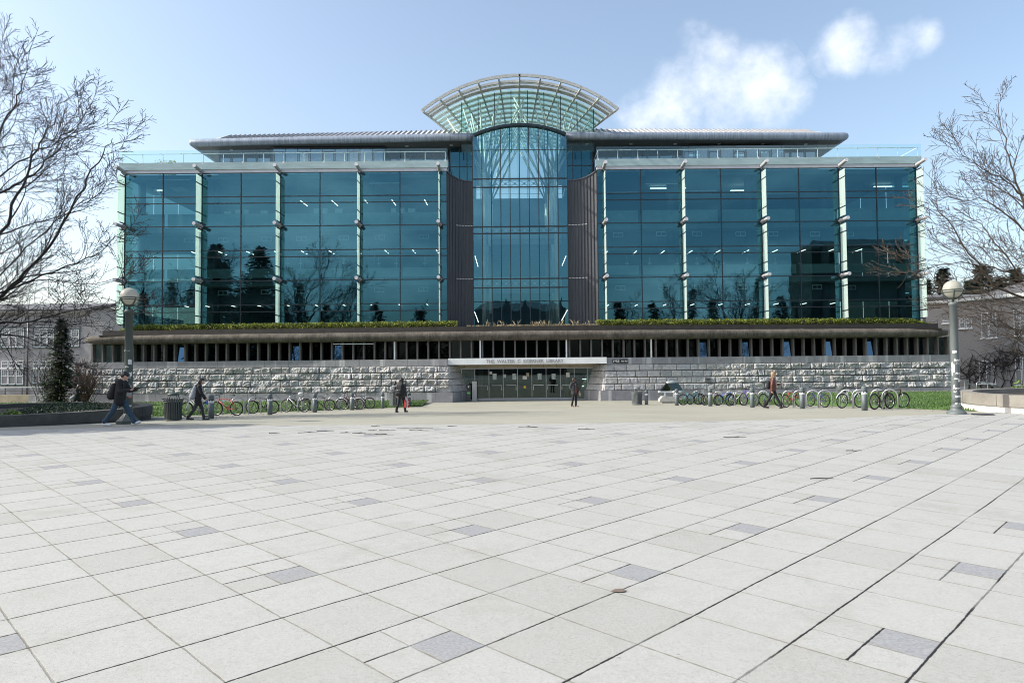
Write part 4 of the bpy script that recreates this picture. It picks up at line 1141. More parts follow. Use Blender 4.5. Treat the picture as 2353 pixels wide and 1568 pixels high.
for k in range(len(dxs) - 1):
    a, b = dxs[k], dxs[k+1]; door = 2 <= k <= 8
    mb = MB(); mb.quad((a + .02, YD, zd0 + .05), (b - .02, YD, zd0 + .05), (b - .02, YD, zd1), (a + .02, YD, zd1)); g = part(mb, 'entrance_door' if door else 'side_light', MT['door_glass'])
    mb = MB(); mb.span((a - .02, YD - .05, zd0), (a + .02, YD + .05, zd1)); mb.span((a + .021, YD - .04, zd0), (b - .021, YD + .04, zd0 + .16 if door else zd0 + .06)); part(mb, 'door_frame', MT['silver'], g)
    if door and k != 5:
        right = k < 5; hx = b - .12 if right else a + .12; zz = zat(1200, 884.3, YD); ox = a + .2 if right else b - .2
        mb = MB(); mb.tube([(ox, YD - .08, zz), (hx, YD - .08, zz), (hx, YD - .08, zz - .38)], .022, 8); part(mb, 'door_handle', MT['white_paint'], g)
def poster(px, py, w, h, mat, k, fr=None):
    y = YD - .012; p = W(px, py, y); g = [o for o in LIB.children if o.name.startswith(('entrance_door', 'side_light'))]
    par = min(g, key=lambda o: abs(sum(v.co.x for v in o.data.vertices) / 4 + LIB.location.x - p.x))
    W2, H2 = w / 57.4, h / 57.4
    if fr: mb = MB(); mb.span((p.x - W2 - .025, y - .004, p.z - H2 - .025), (p.x + W2 + .025, y + .004, p.z + H2 + .025)); part(mb, 'poster_frame', MT[fr], par); y -= .008
    mb = MB(); mb.span((p.x - W2, y - .004, p.z - H2), (p.x + W2, y + .003, p.z + H2)); part(mb, k, MT[mat], par)
def dz7(x, y): return (1500 + x / 3.9217) / 1.4881, (1180 + y / 3.9217) / 1.4881
MT['poster_print'] = surf('poster_print', (.5, .55, .55), .6, .5, 9, col2=(.2, .26, .25))
for x, y, w, h, m_, fr in ((697, 368, 6, 6, 'paper', None), (747, 418, 9, 14, 'poster_print', None), (882, 412, 6, 8, 'poster_print', None), (1012, 418, 9, 14, 'poster_print', None), (1152, 432, 10, 8, 'paper', 'sign_black'), (1190, 395, 6, 9, 'concrete_tan', 'sign_black'), (1350, 416, 9, 14, 'poster_print', None), (1537, 416, 9, 13, 'poster_print', None), (1730, 395, 8, 10, 'paper', None), (1152, 558, 5, 6, 'yellow_sign', None)):
    px, py = dz7(x, y); poster(px, py, w, h, m_, 'notice_sign' if m_ == 'yellow_sign' else 'poster', fr)
for x0, x1 in ((530, 600), (1680, 1745)):
    a, b = W(*dz7(x0, 500), YD + 1.6), W(*dz7(x1, 500), YD + 1.6); mb = MB(); mb.smooth = True; mb.tube([((a.x + b.x) / 2, YD + 1.6, 0), ((a.x + b.x) / 2, YD + 1.6, zf0)], (b.x - a.x) / 2, 16); part(mb, 'lobby_column', MT['concrete'])
mb = MB(); mb.span((XLc, YD + 6, 0), (XRc, YD + 6.2, zf0)); part(mb, 'lobby_wall', MT['interior_dark'])
mb = MB(); mb.span((XLc - .5, YD - .3, zd0 - .3), (XRc + .5, YD + 6, zd0 - .004)); part(mb, 'lobby_floor', MT['floor_grey'])
mb = MB(); mb.span((XLc, YD + .12, zf0 + .001), (XRc, YD + 6, zf0 + .2)); part(mb, 'lobby_ceiling', MT['interior_dark'])
a = W(*dz7(1920, 545), YD + 1.2); mb = MB()
p, q = W(*dz7(1925, 447), YD + .4), W(*dz7(1990, 455), YD + .4); mb.span((p.x, p.y, q.z), (q.x, p.y + .1, p.z)); part(mb, 'ceiling_light', MT['tube_light_soft'])
p, q = W(*dz7(1920, 540), YD + .4), W(*dz7(1990, 548), YD + .4); mb = MB(); mb.span((p.x, p.y, q.z), (q.x, p.y + .1, p.z)); part(mb, 'ceiling_light', MT['tube_light_soft'])
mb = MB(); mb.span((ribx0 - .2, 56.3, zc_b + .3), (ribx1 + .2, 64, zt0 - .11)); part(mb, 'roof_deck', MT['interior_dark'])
for s, x in ((-1, ribx0), (1, ribx1)):
    mb = MB(); y = cy(x) + RYL; mb.quad((x, y, zr0), (x, y + 7, zr0), (x, y + 7, zr1), (x, y, zr1)); part(mb, 'ribbon_end_glazing', MT['clear_glass'])
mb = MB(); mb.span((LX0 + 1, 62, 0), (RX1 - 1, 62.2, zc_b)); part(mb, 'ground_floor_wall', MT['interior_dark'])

# signs and posts at the entrance -------------------------------------------
a, b = W(1404.5, 825.2, 54.2), W(1440.3, 833.6, 54.2)
ysn = yr(a.x) - .06 - .03
sg = thing('address_sign', 'black address plate with white number on the stone cap right of the entrance', 'sign', ((a.x + b.x) / 2, ysn, b.z))
sx = a.x + (b.x - a.x) * .5
mb = MB(); mb.span((a.x, ysn, b.z), (sx - .02, ysn + .03, a.z)); mb.span((sx + .0, ysn, b.z), (b.x, ysn + .03, a.z)); part(mb, 'plate', MT['sign_black'], sg)
text_mesh("1958", a.x + .06, sx - .08, ysn - .006, b.z + .05, (a.z - b.z) * .66, MT['white_paint'], 'number_text', sg, .004, .01)
text_mesh("Main Mall", sx + .08, b.x - .06, ysn - .006, b.z + .1, (a.z - b.z) * .4, MT['white_paint'], 'street_text', sg, .004, .02)
p0 = W(*dz7(400, 750), 53.9); p0.z = gz(p0.x, 53.9); t = thing('card_reader_post', 'slim grey post with black panel and green sticker left of the doors', 'post', p0)
top = zat(*dz7(400, 525), 53.9)
mb = MB(); mb.span((p0.x - .15, 53.85, p0.z), (p0.x + .15, 54.05, top)); part(mb, 'post', MT['concrete_dark_and_shade'], t)
mb = MB(); mb.span((p0.x - .12, 53.83, top - .42), (p0.x + .1, 53.846, top - .04)); part(mb, 'reader_panel', MT['black_plastic'], t)
mb = MB(); mb.span((p0.x - .13, 53.83, top - .72), (p0.x + .13, 53.846, top - .58)); part(mb, 'sticker', MT['green_sticker'], t)
mb = MB(); mb.span((p0.x - .05, 53.825, top - .24), (p0.x + .05, 53.829, top - .1)); part(mb, 'label_plate', MT['paper'], t)
p0 = W(*dz7(477, 718), 54.8); p0.z = gz(p0.x, 54.8); top = zat(*dz7(477, 480), 54.8)
mb = MB(); mb.span((p0.x - .18, 54.7, p0.z - .1), (p0.x + .18, 55.0, top)); o = mb.build('concrete_post', MT['concrete_light'], None, p0); tag(o, 'square pale concrete post standing in front of the leftmost glass door', 'post')
p, q = W(2428/1.4881, 865.5, 53.6), W(2450/1.4881, 876, 53.6)
x_ = xat(1632.5, 872, 53); y_ = yr(x_) - .42; mb = MB(); zz = zat(1632.5, 871, y_); 
mb.span((x_ - .24, y_, zz - .16), (x_ + .24, y_ + .1, zz + .16)); o = mb.build('wall_box', MT['granite'], None, (x_, y_, zz - .16)); tag(o, 'small grey metal box fixed to the dark stone wall above the bicycles', 'utility box')
mb = MB(); mb.span((x_ - .19, y_ - .01, zz + .0), (x_ + .19, y_ - .002, zz + .05)); mb.span((x_ - .19, y_ - .01, zz - .1), (x_ + .19, y_ - .002, zz - .05)); part(mb, 'slot', MT['sign_black'], o)

# ================================================================ NEIGHBOURING BUILDINGS
def sash_window(root, f, u0, u1, v0, v1, nx, frame='frame_white', rows=3, surround=None):
    """f(u, v, d) maps wall coordinates (metres along, metres up, metres proud of the wall) to the place"""
    def bar(mb, a0, b0, a1, b1, d0, d1):
        P = [f(a0, b0, d0), f(a1, b0, d0), f(a1, b1, d0), f(a0, b1, d0)]; Q = [f(a0, b0, d1), f(a1, b0, d1), f(a1, b1, d1), f(a0, b1, d1)]
        mb.add(P + Q, [(0, 1, 2, 3), (7, 6, 5, 4), (0, 4, 5, 1), (1, 5, 6, 2), (2, 6, 7, 3), (3, 7, 4, 0)])
    mb = MB(); t = .055
    mid = v0 + (v1 - v0) * .55
    bar(mb, u0, v0, u0 + t, v1, -.02, .05); bar(mb, u1 - t, v0, u1, v1, -.02, .05); bar(mb, u0 + t, v1 - t, u1 - t, v1, -.02, .05); bar(mb, u0 + t, v0, u1 - t, v0 + t, -.02, .05); bar(mb, u0 + t, mid - t / 2, u1 - t, mid + t / 2, -.02, .06)
    for k in range(1, nx):
        a = u0 + (u1 - u0) * k / nx; bar(mb, a - .01, mid + t / 2, a + .01, v1 - t, -.01, .03)
    for k in range(1, rows):
        b = mid + (v1 - mid) * k / rows; bar(mb, u0 + t, b - .01, u1 - t, b + .01, -.01, .028)
    w = part(mb, 'window', MT[frame], root)
    mb = MB(); mb.quad(f(u0 + t, v0 + t, -.015), f(u1 - t, v0 + t, -.015), f(u1 - t, v1 - t, -.015), f(u0 + t, v1 - t, -.015)); part(mb, 'pane', MT['house_glass'], w)
    mb = MB(); bar(mb, u0 - .1, v0 - .12, u1 + .1, v0 - .005, -.02, .12); part(mb, 'sill', MT['teal_trim'] if surround else MT['white_paint'], w)
    if surround:
        mb = MB(); s = .12
        bar(mb, u0 - s, v0, u0 - .003, v1 + s, -.02, .035); bar(mb, u1 + .003, v0, u1 + s, v1 + s, -.02, .035); bar(mb, u0, v1 + .003, u1, v1 + s, -.02, .035); part(mb, 'surround', MT[surround], w)
# left: long grey stuccoed hall
YH = 68.0
hx1 = xat(266, 800, YH); hz1 = zat(100, 716, YH)
HALL = thing('stucco_hall', 'long grey stucco hall with white sash windows behind the bare tree at left', 'building', (hx1 - 14, YH, 0))
mb = MB(); mb.span((hx1 - 40, YH + .2, -.5), (hx1, YH + 14, hz1)); part(mb, 'wall', MT['stucco'], HALL)
pk = W(244.5, 705.6, YH)
gx_ = xat(205, 720, YH)
mb = MB(); mb.prism([(gx_, YH + .0, -.5), (hx1 + 1.2, YH + .0, -.5), (hx1 + 1.2, YH, zat(266, 716.5, YH)), (pk.x, YH, pk.z), (gx_, YH, zat(205, 716, YH))], (0, .19, 0)); part(mb, 'gable', MT['stucco'], HALL)
mb = MB(); mb.beam((gx_ - .2, YH - .1, zat(203, 716.5, YH) + .1), (pk.x, YH - .1, pk.z + .14), .6, .14); mb.beam((pk.x, YH - .1, pk.z + .14), (hx1 + 1.5, YH - .1, zat(270, 717, YH) + .1), .6, .14); part(mb, 'gable_coping', MT['slate'], HALL)
mb = MB(); mb.prism([(hx1 - 40, YH - .1, hz1), (gx_, YH - .1, hz1), (gx_ , YH + 6, hz1 + 1.1), (hx1 - 40, YH + 6, hz1 + 1.1)], (0, 0, .25)); part(mb, 'roof', MT['slate'], HALL)
mb = MB(); mb.span((hx1 - 40, YH + .02, hz1 - .35), (gx_ - .02, YH + .19, hz1 - .002)); part(mb, 'parapet_band', MT['concrete'], HALL)
def hf(u, v, d): return (u, YH + .2 - d, v)
def zy(v): return zat(80, v, YH)
for (a, b, c, d) in ((-60, -18, 754, 797), (0, 52, 753, 797), (74, 121, 754, 797), (141, 179, 757, 796), (-60, -18, 828, 883), (0, 52, 828.5, 882), (73, 120, 829, 880), (139, 172, 830, 879)):
    n = 3 if d - c > 0 and b - a > 41 else 2
    x0, x1 = xat(a, 800, YH), xat(b, 800, YH)
    for k in range(n):
        p, q = x0 + (x1 - x0) * (k + .04) / n, x0 + (x1 - x0) * (k + .96) / n
        if c > 800:
            sash_window(HALL, hf, p, q, zy(d), zy(c) - .82, 3, rows=2, surround='teal_trim'); sash_window(HALL, hf, p, q, zy(c) - .66, zy(c), 3, rows=1, surround=None)
        else: sash_window(HALL, hf, p, q, zy(d), zy(c), 3, rows=3, surround='teal_trim')
for px in (62, 134):
    x = xat(px, 800, YH); mb = MB(); mb.smooth = True; mb.tube([(x, YH + .08, hz1 - .4), (x, YH + .08, .2)], .06, 8); part(mb, 'drain_pipe', MT['chrome_dark'], HALL)
# low walls and railing in front of it
p0, p1 = W(-90, 912, 55.5), W(91, 912, 55.5)
mb = MB(); mb.span((p0.x, 55.4, -.3), (p1.x, 55.75, zat(40, 906.5, 55.4))); o = mb.build('tan_wall', MT['concrete_tan'], None, (p0.x + 2, 55.5, 0)); tag(o, 'low tan concrete wall at the far left in front of the stucco hall', 'wall')
zr_ = zat(40, 906.5, 55.4)
ra = thing('handrail', 'white topped metal handrail on the low tan wall at far left', 'handrail', (p0.x + 3, 55.6, zr_))
mb = MB(); hh = zat(40, 889, 55.6); mb.span((p0.x, 55.56, hh - .05), (xat(104, 890, 55.6), 55.64, hh + .03)); part(mb, 'top_rail', MT['white_steel'], ra)
mb = MB(); mb.span((p0.x, 55.58, (hh + zr_) / 2 - .02), (xat(104, 890, 55.6), 55.62, (hh + zr_) / 2 + .02)); part(mb, 'middle_rail', MT['chrome_dark'], ra)
for px in (-60, -26, 12, 51, 89):
    x = xat(px, 890, 55.6); mb = MB(); mb.span((x - .03, 55.57, zr_), (x + .03, 55.63, hh - .05)); part(mb, 'rail_post', MT['chrome_dark'], ra)
# right: grey roughcast block that runs towards the camera
A0 = W(2127, 760, 74.0); B0_ = W(2352, 760, 65.0)
dw = Vector((B0_.x - A0.x, B0_.y - A0.y, 0)).normalized(); nw = Vector((dw.y, -dw.x, 0))
if nw.y > 0: nw = -nw
pA = Vector((A0.x, A0.y, 0))
def rw(px, py):
    p = WP(px, py, pA, nw); return (p - pA).dot(dw), p.z
ztopA = rw(2127, 700)[1]; ztopB = rw(2352, 658)[1]
HB = thing('roughcast_hall', 'grey roughcast building with white sash windows and bare creeper at right', 'building', pA + dw * 8)
LNG = rw(2352, 760)[0] + 16
q = [pA + Vector((0, 0, -.5)), pA + dw * LNG + Vector((0, 0, -.5)), pA + dw * LNG + Vector((0, 0, ztopA)), pA + Vector((0, 0, ztopA))]
mb = MB(); mb.prism(q, -nw * 10); part(mb, 'wall', MT['stucco_warm'], HB)
mb = MB(); e = Vector((0, 0, ztopA + .15)); mb.beam(pA - dw * .1 + nw * .12 + e, pA + dw * LNG + nw * .12 + e, .35, .3); part(mb, 'parapet_coping', MT['white_steel'], HB)
q = [pA - nw * 4 + Vector((0, 0, ztopA + .01)), pA + dw * LNG - nw * 4 + Vector((0, 0, ztopA + .01)), pA + dw * LNG - nw * 9 + Vector((0, 0, ztopA + 2.4)), pA + dw * 6 - nw * 9 + Vector((0, 0, ztopA + 2.4))]
mb = MB(); mb.prism(q, (0, 0, .2)); part(mb, 'roof', MT['slate'], HB)
def rf(u, v, d): return tuple(pA + dw * u + nw * d + Vector((0, 0, v)))
for a, b, c, d in ((2205, 2232, 731, 754), (2288.5 - 33, 2321 - 33, 716, 776), (2330, 2356, 710, 772), (2283 - 32, 2317 - 31, 828, 880), (2334, 2362, 820, 884), (2166, 2176, 733, 742)):
    u0, v0 = rw(a, d); u1, v1 = rw(b, c); 
    if b - a < 15: sash_window(HB, rf, u0, u1 + .4, v0, v1, 2, rows=1); continue
    um = (u0 + u1) / 2
    for p, s in ((u0, um - .04), (um + .04, u1)): sash_window(HB, rf, p, s, v0, v1, 2, rows=2)
HC = thing('grey_roof_block', 'distant building with long rounded dark grey roof behind the roughcast hall', 'building', (52, 92, 0))
x0 = xat(2118, 690, 92); z0 = zat(2150, 690, 92)
mb = MB(); mb.span((x0, 92, -.5), (x0 + 40, 104, z0)); part(mb, 'wall', MT['slate'], HC)
mb = MB(); mb.smooth = True; zt_ = zat(2200, 675, 92) 
prof = [(92, z0), (91.6, z0 + (zt_ - z0) * .4), (92, z0 + (zt_ - z0) * .8), (93, zt_), (104, zt_ + .3)]
vs = [(x, y, z) for x in (x0 - .5, x0 + 41) for y, z in prof]; k = len(prof)
mb.add(vs, [(j, k + j, k + j + 1, j + 1) for j in range(k - 1)]); part(mb, 'roof', surf('curved_roof', (.16, .155, .16), .6, .2, 3), HC)
# bare creeper on the right-hand block
def creeper():
    mb = MB(); rd = random.Random(12)
    seeds = [(2300, 838, 150), (2260, 848, 180), (2330, 822, 200), (2235, 872, 90), (2212, 862, 60), (2270, 838, 30), (2300, 832, 20), (2340, 815, 160)]
    for sx_, sy_, ang in seeds:
        for rep in range(13):
            u, v = rw(sx_ + rd.uniform(-18, 18), sy_ + rd.uniform(-8, 10)); a = R(ang + rd.uniform(-70, 70)); pts = [rf(u, v, .04)]
            for i in range(rd.randint(8, 22)):
                a += rd.uniform(-.5, .5); u += .16 * cos(a); v += .14 * sin(a); pts.append(rf(u, max(.3, v), .05 + .04 * rd.random()))
            r0 = rd.uniform(.012, .035); mb.tube(pts, [r0 * (1 - .6 * i / len(pts)) for i in range(len(pts))], 4, cap=False)
    u0, v0 = rw(2237, 905); 
    for k in range(5):
        u, v = rw(2225 + 25 * k, 890); pts = [rf(u, .1, .05)]
        for i in range(14): u += rd.uniform(-.12, .2); pts.append(rf(u, .1 + i * .26, .06))
        mb.tube(pts, [.05 * (1 - .5 * i / 15) for i in range(15)], 5, cap=False)
    o = mb.build('climbing_vine', MT['bark_dark'], None, pA + dw * 5); tag(o, 'leafless dark creeper spread over the roughcast wall at right', 'vine')
creeper()

# ================================================================ LAWNS
def lawn_poly(front_px, name, yb, dz=.03):
    pts = [G(a, b) for a, b in front_px]; pts.sort(key=lambda p: p.x)
    tab = [(p.x, p.y) for p in pts]; return tab
def grass_area(tab, back, x0, x1, seed, label_, rise):
    gz0 = gz
    def lz(x, y):
        a, b = interp(tab, x), back(x); t = max(0, min(1, (y - a) / max(.3, b - a)))
        return gz0(x, y) + rise(x) * t * t * (3 - 2 * t)
    mb = MB(); xs = frange(x0, x1, .5); vs = []; fs = []; ny = 14
    for x in xs:
        a, b = interp(tab, x), back(x)
        for j in range(ny + 1):
            y = a + (b - a) * j / ny; vs.append((x, y, lz(x, y) + .015 + (.045 if 0 < j else 0) + .02 * noise.noise((x * 1.5, y * 1.5, 0))))
    n = ny + 1
    mb.add(vs, [(i*n + j, (i+1)*n + j, (i+1)*n + j + 1, i*n + j + 1) for i in range(len(xs) - 1) for j in range(ny)])
    rd = random.Random(seed); mb.mi = 1
    for _ in range(42000):
        x = rd.uniform(x0, x1); a, b = interp(tab, x), back(x)
        if b - a < .2: continue
        y = a + (b - a) * rd.random() ** 1.3; z = lz(x, y) + .04; h = rd.uniform(.05, .12); t = rd.uniform(0, pi); w = .022
        dx, dy = cos(t) * w, sin(t) * w; lx, ly = rd.uniform(-.05, .05), rd.uniform(-.05, .05)
        mb.add([(x - dx, y - dy, z), (x + dx, y + dy, z), (x + lx, y + ly, z + h)], [(0, 1, 2)])
    o = mb.build('grass', [MT['lawn'], MT['grass_leaf']]); tag(o, label_, 'grass', kind='stuff')
def lawn_mat():
    m, nt, b = new_mat('lawn_turf'); f = noise_fac(nt, .7, 6, .7); f2 = noise_fac(nt, 25, 3, .7)
    c = ramp(nt, f, [(.3, (.04, .085, .015)), (.55, (.07, .13, .028)), (.75, (.11, .15, .045))]); c = mixc(nt, .5, c, ramp(nt, f2, [(.3, (.025, .07, .01)), (.7, (.1, .2, .04))]))
    nt.links.new(c, b.inputs['Base Color']); b.inputs['Roughness'].default_value = .9; bump(nt, b, f2, .6, .03); return m
MT['lawn'] = lawn_mat()
lt = lawn_poly([(230, 960), (300, 959), (380, 956.5), (470, 953), (600, 947), (720, 943), (820, 939), (900, 936), (968, 933.5)], 'l', 0)
lt = [(-40, 34.5), (-18.6, 34.5), (lt[0][0] - .5, lt[0][1])] + lt
grass_area(lt, lambda x: yl(max(XPL0, min(XPL1, x))) + PO - .25, -40, lt[-1][0] - .05, 1, 'green lawn strip behind the left bicycle racks', lambda x: .14)
rt_ = lawn_poly([(1560, 927), (1700, 929), (1850, 931), (1980, 934.5), (2080, 938), (2150, 941), (2235, 944.5)], 'r', 0)
grass_area(rt_, lambda x: yr(min(XPR1, x)) + PO - .25, rt_[0][0], 40, 2, 'green lawn strip behind the right bicycle racks', lambda x: .42 * sst(12, 19, x))
mb = MB()
for p0, p1, yf in ((XPL0, XPL1 - 3, yl), (12.0, XPR1, yr)):
    for i in range(40):
        a, b = p0 + (p1 - p0) * i / 40, p0 + (p1 - p0) * (i + 1) / 40; h = lambda x: gz(x, 52) + (.2 if x < 0 else .07 + .42 * sst(12, 19, x))
        mb.quad((a, yf(a) + PO - .3, h(a)), (b, yf(b) + PO - .3, h(b)), (b, yf(b) + PO - .002, h(b)), (a, yf(a) + PO - .002, h(a)))
structure(mb.build('pavement', surf('mow_strip', (.5, .49, .46), .85, .15, 3)))
# ================================================================ HEDGES, TUFTS
def leaf(mb, p, s, rd, flat=0.0):
    t, u = rd.uniform(0, 2*pi), rd.uniform(-1.2, 1.2) * (1 - flat)
    d = Vector((cos(t) * cos(u), sin(t) * cos(u), sin(u))); e = Vector((-sin(t), cos(t), rd.uniform(-.6, .6))).normalized()
    a, b = d * s, e * s * .42; p = Vector(p)
    mb.add([p, p + a * .5 + b, p + a, p + a * .5 - b], [(0, 1, 2, 3)])
def hedge(x0, x1, yf, z0, z1, seed, label_, taper):
    rd = random.Random(seed); mb = MB(); mb.mi = 0
    n = int((x1 - x0) * 620)
    def top(x): return z1 + .05 * noise.noise((x * .6, seed, 0)) + .06 * noise.noise((x * 2.7, seed, 4)) - (z1 - z0) * .75 * (max(0, 1 - (x - x0) / taper) if taper > 0 else max(0, 1 - (x1 - x) / -taper)) ** 1.5
    def front(x, v): return yf(x) + .5 - .16 * sin(v * pi) + .12 * noise.noise((x * 1.8, v * 2, seed))
    for _ in range(n):
        x = rd.uniform(x0, x1); tz = top(x); r = rd.random()
        if r < .62:
            v = rd.random(); z = z0 + (tz - z0) * v; y = front(x, v) + abs(rd.gauss(0, .07))
        else:
            y = front(x, 1) + rd.random() ** 1.5 * .9; z = tz + rd.gauss(0, .03) - .1 * abs(rd.gauss(0, 1)) 
        leaf(mb, (x, y, z), rd.uniform(.06, .11), rd)
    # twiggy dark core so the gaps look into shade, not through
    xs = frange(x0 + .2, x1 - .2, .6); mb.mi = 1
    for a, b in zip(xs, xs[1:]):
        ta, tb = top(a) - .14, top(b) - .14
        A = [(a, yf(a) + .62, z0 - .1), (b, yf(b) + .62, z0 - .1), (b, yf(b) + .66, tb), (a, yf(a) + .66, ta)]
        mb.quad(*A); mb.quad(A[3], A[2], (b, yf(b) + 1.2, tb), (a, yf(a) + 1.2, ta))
    o = mb.build('hedge', [MT['hedge_leaf'], MT['soil']], None, ((x0 + x1) / 2, yf(x0) + .6, z0)); tag(o, label_, 'hedge', 'clipped hedges on the base roof'); return o
def hy(x): return cy(x) + .72
hz0 = zt1 - .08; hz1 = zat(1050, 738.0, 54.6)
hedge(xat(255, 757, 54.9), xat(1050, 745, 54.6), hy, hz0, hz1 + .02, 1, 'low clipped hedge in front of the left glass wing, ending at the dry tufts', 1.6)
hedge(xat(1369, 745, 54.5), xat(2172, 742, 54.2), hy, hz0, hz1 + .02, 2, 'low clipped hedge in front of the right glass wing', -2.4)
rd = random.Random(21)
def tuft(x, y, z, kind, w=.35):
    mb = MB()
    for _ in range(110 if kind == 0 else 10):
        a = rd.uniform(0, 2*pi); l = rd.uniform(.12, .25) * (w / .35) if kind == 0 else rd.uniform(.15, .6); lean = rd.uniform(.1, .8) if kind == 0 else rd.uniform(.0, .7)
        b = Vector((x + rd.gauss(0, .12), y + rd.gauss(0, .08), z)); m1 = b + Vector((cos(a) * l * lean * .4, sin(a) * l * lean * .4, l * .65)); e = b + Vector((cos(a) * l * lean, sin(a) * l * lean, l * (.75 if kind == 0 else 1)))
        s = Vector((-sin(a), cos(a), 0)) * .009
        mb.add([b - s, b + s, m1 + s * .8, e, m1 - s * .8], [(0, 1, 2, 3, 4)])
    if kind: 
        for _ in range(50):
            a = rd.uniform(0, 2*pi); b = Vector((x + rd.gauss(0, .15), y + rd.gauss(0, .08), z)); e = b + Vector((cos(a) * .15, sin(a) * .1, rd.uniform(.05, .2))); s = Vector((-sin(a), cos(a), 0)) * .012; mb.add([b - s, b + s, e], [(0, 1, 2)])
    o = mb.build('dry_grass_tuft', MT['dry_grass'], None, (x, y, z))
    tag(o, 'rounded straw coloured grass tuft on the base roof before the atrium' if kind == 0 else 'sparse straw coloured stalks on the base roof before the atrium', 'grass tuft', 'dry grass tufts on the base roof' if kind == 0 else 'dry stalks on the base roof')
for sx_, k in ((1660, 0), (1738, 0), (1800, 1), (1865, 1), (1905, 0), (1940, 1), (2000, 0), (2030, 1), (2065, 0), (2125, 0), (2170, 1), (2190, 1), (2230, 1), (2285, 1), (2345, 0)):
    p = W((900 + sx_ / 2.353) / 1.4881, 748, 54.3); tuft(p.x, cy(p.x) + .75, zt1 - .04, k, rd.uniform(.3, .42))
for sx_, k in ((90, 0), (180, 0), (240, 0), (310, 0), (370, 1), (410, 1), (470, 0), (520, 1), (560, 0), (600, 1), (640, 1), (680, 0), (720, 1), (750, 0), (785, 0)):
    p = W((1700 + sx_ / 2.353) / 1.4881, 746, 54.3); tuft(p.x, cy(p.x) + .75, zt1 - .04, k, rd.uniform(.26, .4))
# potted shrubs up on the left terrace
for px, w in ((371, .9), (385, .8), (395, .5)):
    p = W(px, 383, 60.5); o = thing('terrace_shrub', {371: 'pale leafy shrub on the left terrace, the largest', 385: 'small pale shrub beside the larger one on the left terrace', 395: 'smallest pale shrub of the left terrace, at the right of the three'}[px], 'shrub', (p.x, 60.5, ZT + .02))
    mb = MB()
    hh = (zat(px, 370, 60.5) - ZT) if px != 385 else .75
    for _ in range(420): 
        a = rd.uniform(0, 2*pi); r = w * .62 * sqrt(rd.random()); z = ZT + .25 + (hh - .2) * rd.random() ** .8; leaf(mb, (p.x + r * cos(a), 60.5 + r * sin(a), z), .12, rd)
    mb.build('foliage', MT['pale_leaf'], o)
    mb = MB(); mb.lathe([(.18, 0), (.26, .4), (.24, .4), (.2, .35)], (p.x, 60.5, ZT + .02), 12); mb.build('pot', MT['concrete_dark_and_shade'], o)

# ================================================================ ROUND PLANTERS
def planter(c, r, hz, label_, mat_dark, base_mat, base_h):
    cz = gz(c[0], c[1]); o = thing('round_planter', label_, 'planter', (c[0], c[1], cz))
    n = 96; mb = MB(); vs = []; fs = []
    prof = [(r, -.3), (r, base_h), (r + .06, base_h + .005), (r + .06, hz), (r - .42, hz), (r - .42, hz - .28)]
    for k in range(n):
        a = 2*pi*k/n
        for pr, pz in prof: vs.append((c[0] + pr * cos(a), c[1] + pr * sin(a), cz + pz))
    m = len(prof)
    for k in range(n):
        for j in range(m - 1):
            fs.append((k*m + j, ((k+1) % n)*m + j, ((k+1) % n)*m + j + 1, k*m + j + 1))
    mb.add(vs, fs)
    for k in range(len(mb.m)): 
        if k % (m - 1) == 0: mb.m[k] = 1
    mb.build('planter_wall', [mat_dark, base_mat], o)
    mb = MB(); mb.lathe([(r - .43, hz - .6), (r - .43, hz - .2), (.1, hz - .08)], (c[0], c[1], cz), 48); mb.build('soil', MT['soil'], o)
    mb = MB()
    for k in range(14):
        a = 2*pi*k/14 + .1; p = Vector((c[0] + (r + .062) * cos(a), c[1] + (r + .062) * sin(a), cz)); mb.beam(p + Vector((0, 0, base_h + .01)), p + Vector((0, 0, hz - .01)), .012, .012)
    mb.build('wall_joints', MT['concrete_dark_and_shade'], o)
    return o, cz
PL1, cz1 = planter((-20.3, 27.7), 5.25, .55, 'round concrete planter with low junipers at left, shade put into its dark colour', MT['concrete_dark_and_shade'], MT['concrete_dark_and_shade'], .14)
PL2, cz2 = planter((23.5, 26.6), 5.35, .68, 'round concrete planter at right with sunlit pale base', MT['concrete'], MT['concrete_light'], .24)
def low_shrub(name, p, w, d, h, mat, label_, n=1200, s=.07, group=None):
    mb = MB(); rr = random.Random(int(p[0] * 100) & 1023)
    for _ in range(n):
        a = rr.uniform(0, 2*pi); r = sqrt(rr.random()); x, y = r * cos(a), r * sin(a)
        z = h * (1 - .75 * r*r) * (.45 + .55 * rr.random()) * (.7 + .5 * noise.noise((x * w * 1.7 + p[0], y * d * 1.7, 2)))
        leaf(mb, (p[0] + x * w, p[1] + y * d, p[2] + max(.02, z)), rr.uniform(.6, 1.3) * s, rr)
    o = mb.build(name, mat, None, p); tag(o, label_, 'shrub', group); return o
low_shrub('juniper', (-21.6, 26.0, cz1 + .4), 1.9, 1.6, .5, MT['juniper_leaf'], 'dark spreading juniper in the left planter, at the very edge of the picture', 2600)
low_shrub('juniper', (-17.6, 27.4, cz1 + .4), 1.8, 1.5, .42, MT['juniper_leaf'], 'low dark juniper at the near right side of the left planter', 2600)
low_shrub('juniper', (-18.6, 29.9, cz1 + .4), 2.2, 1.2, .42, MT['juniper_leaf'], 'low dark juniper along the far rim of the left planter', 2200)
low_shrub('leafy_plant', (-17.5, 24.3 , cz1 + .42), .45, .4, .3, MT['bright_leaf'], 'small bright green leafy plant at the near rim of the left planter', 300, .1)
p = G(2296, 902); 
o = low_shrub('leafy_plant', (26.5, 36.5, gz(26.5, 36.5) + .0), .8, .6, 1.35, MT['bright_leaf'], 'bright green shrub behind the right planter below the roughcast wall', 700, .13)
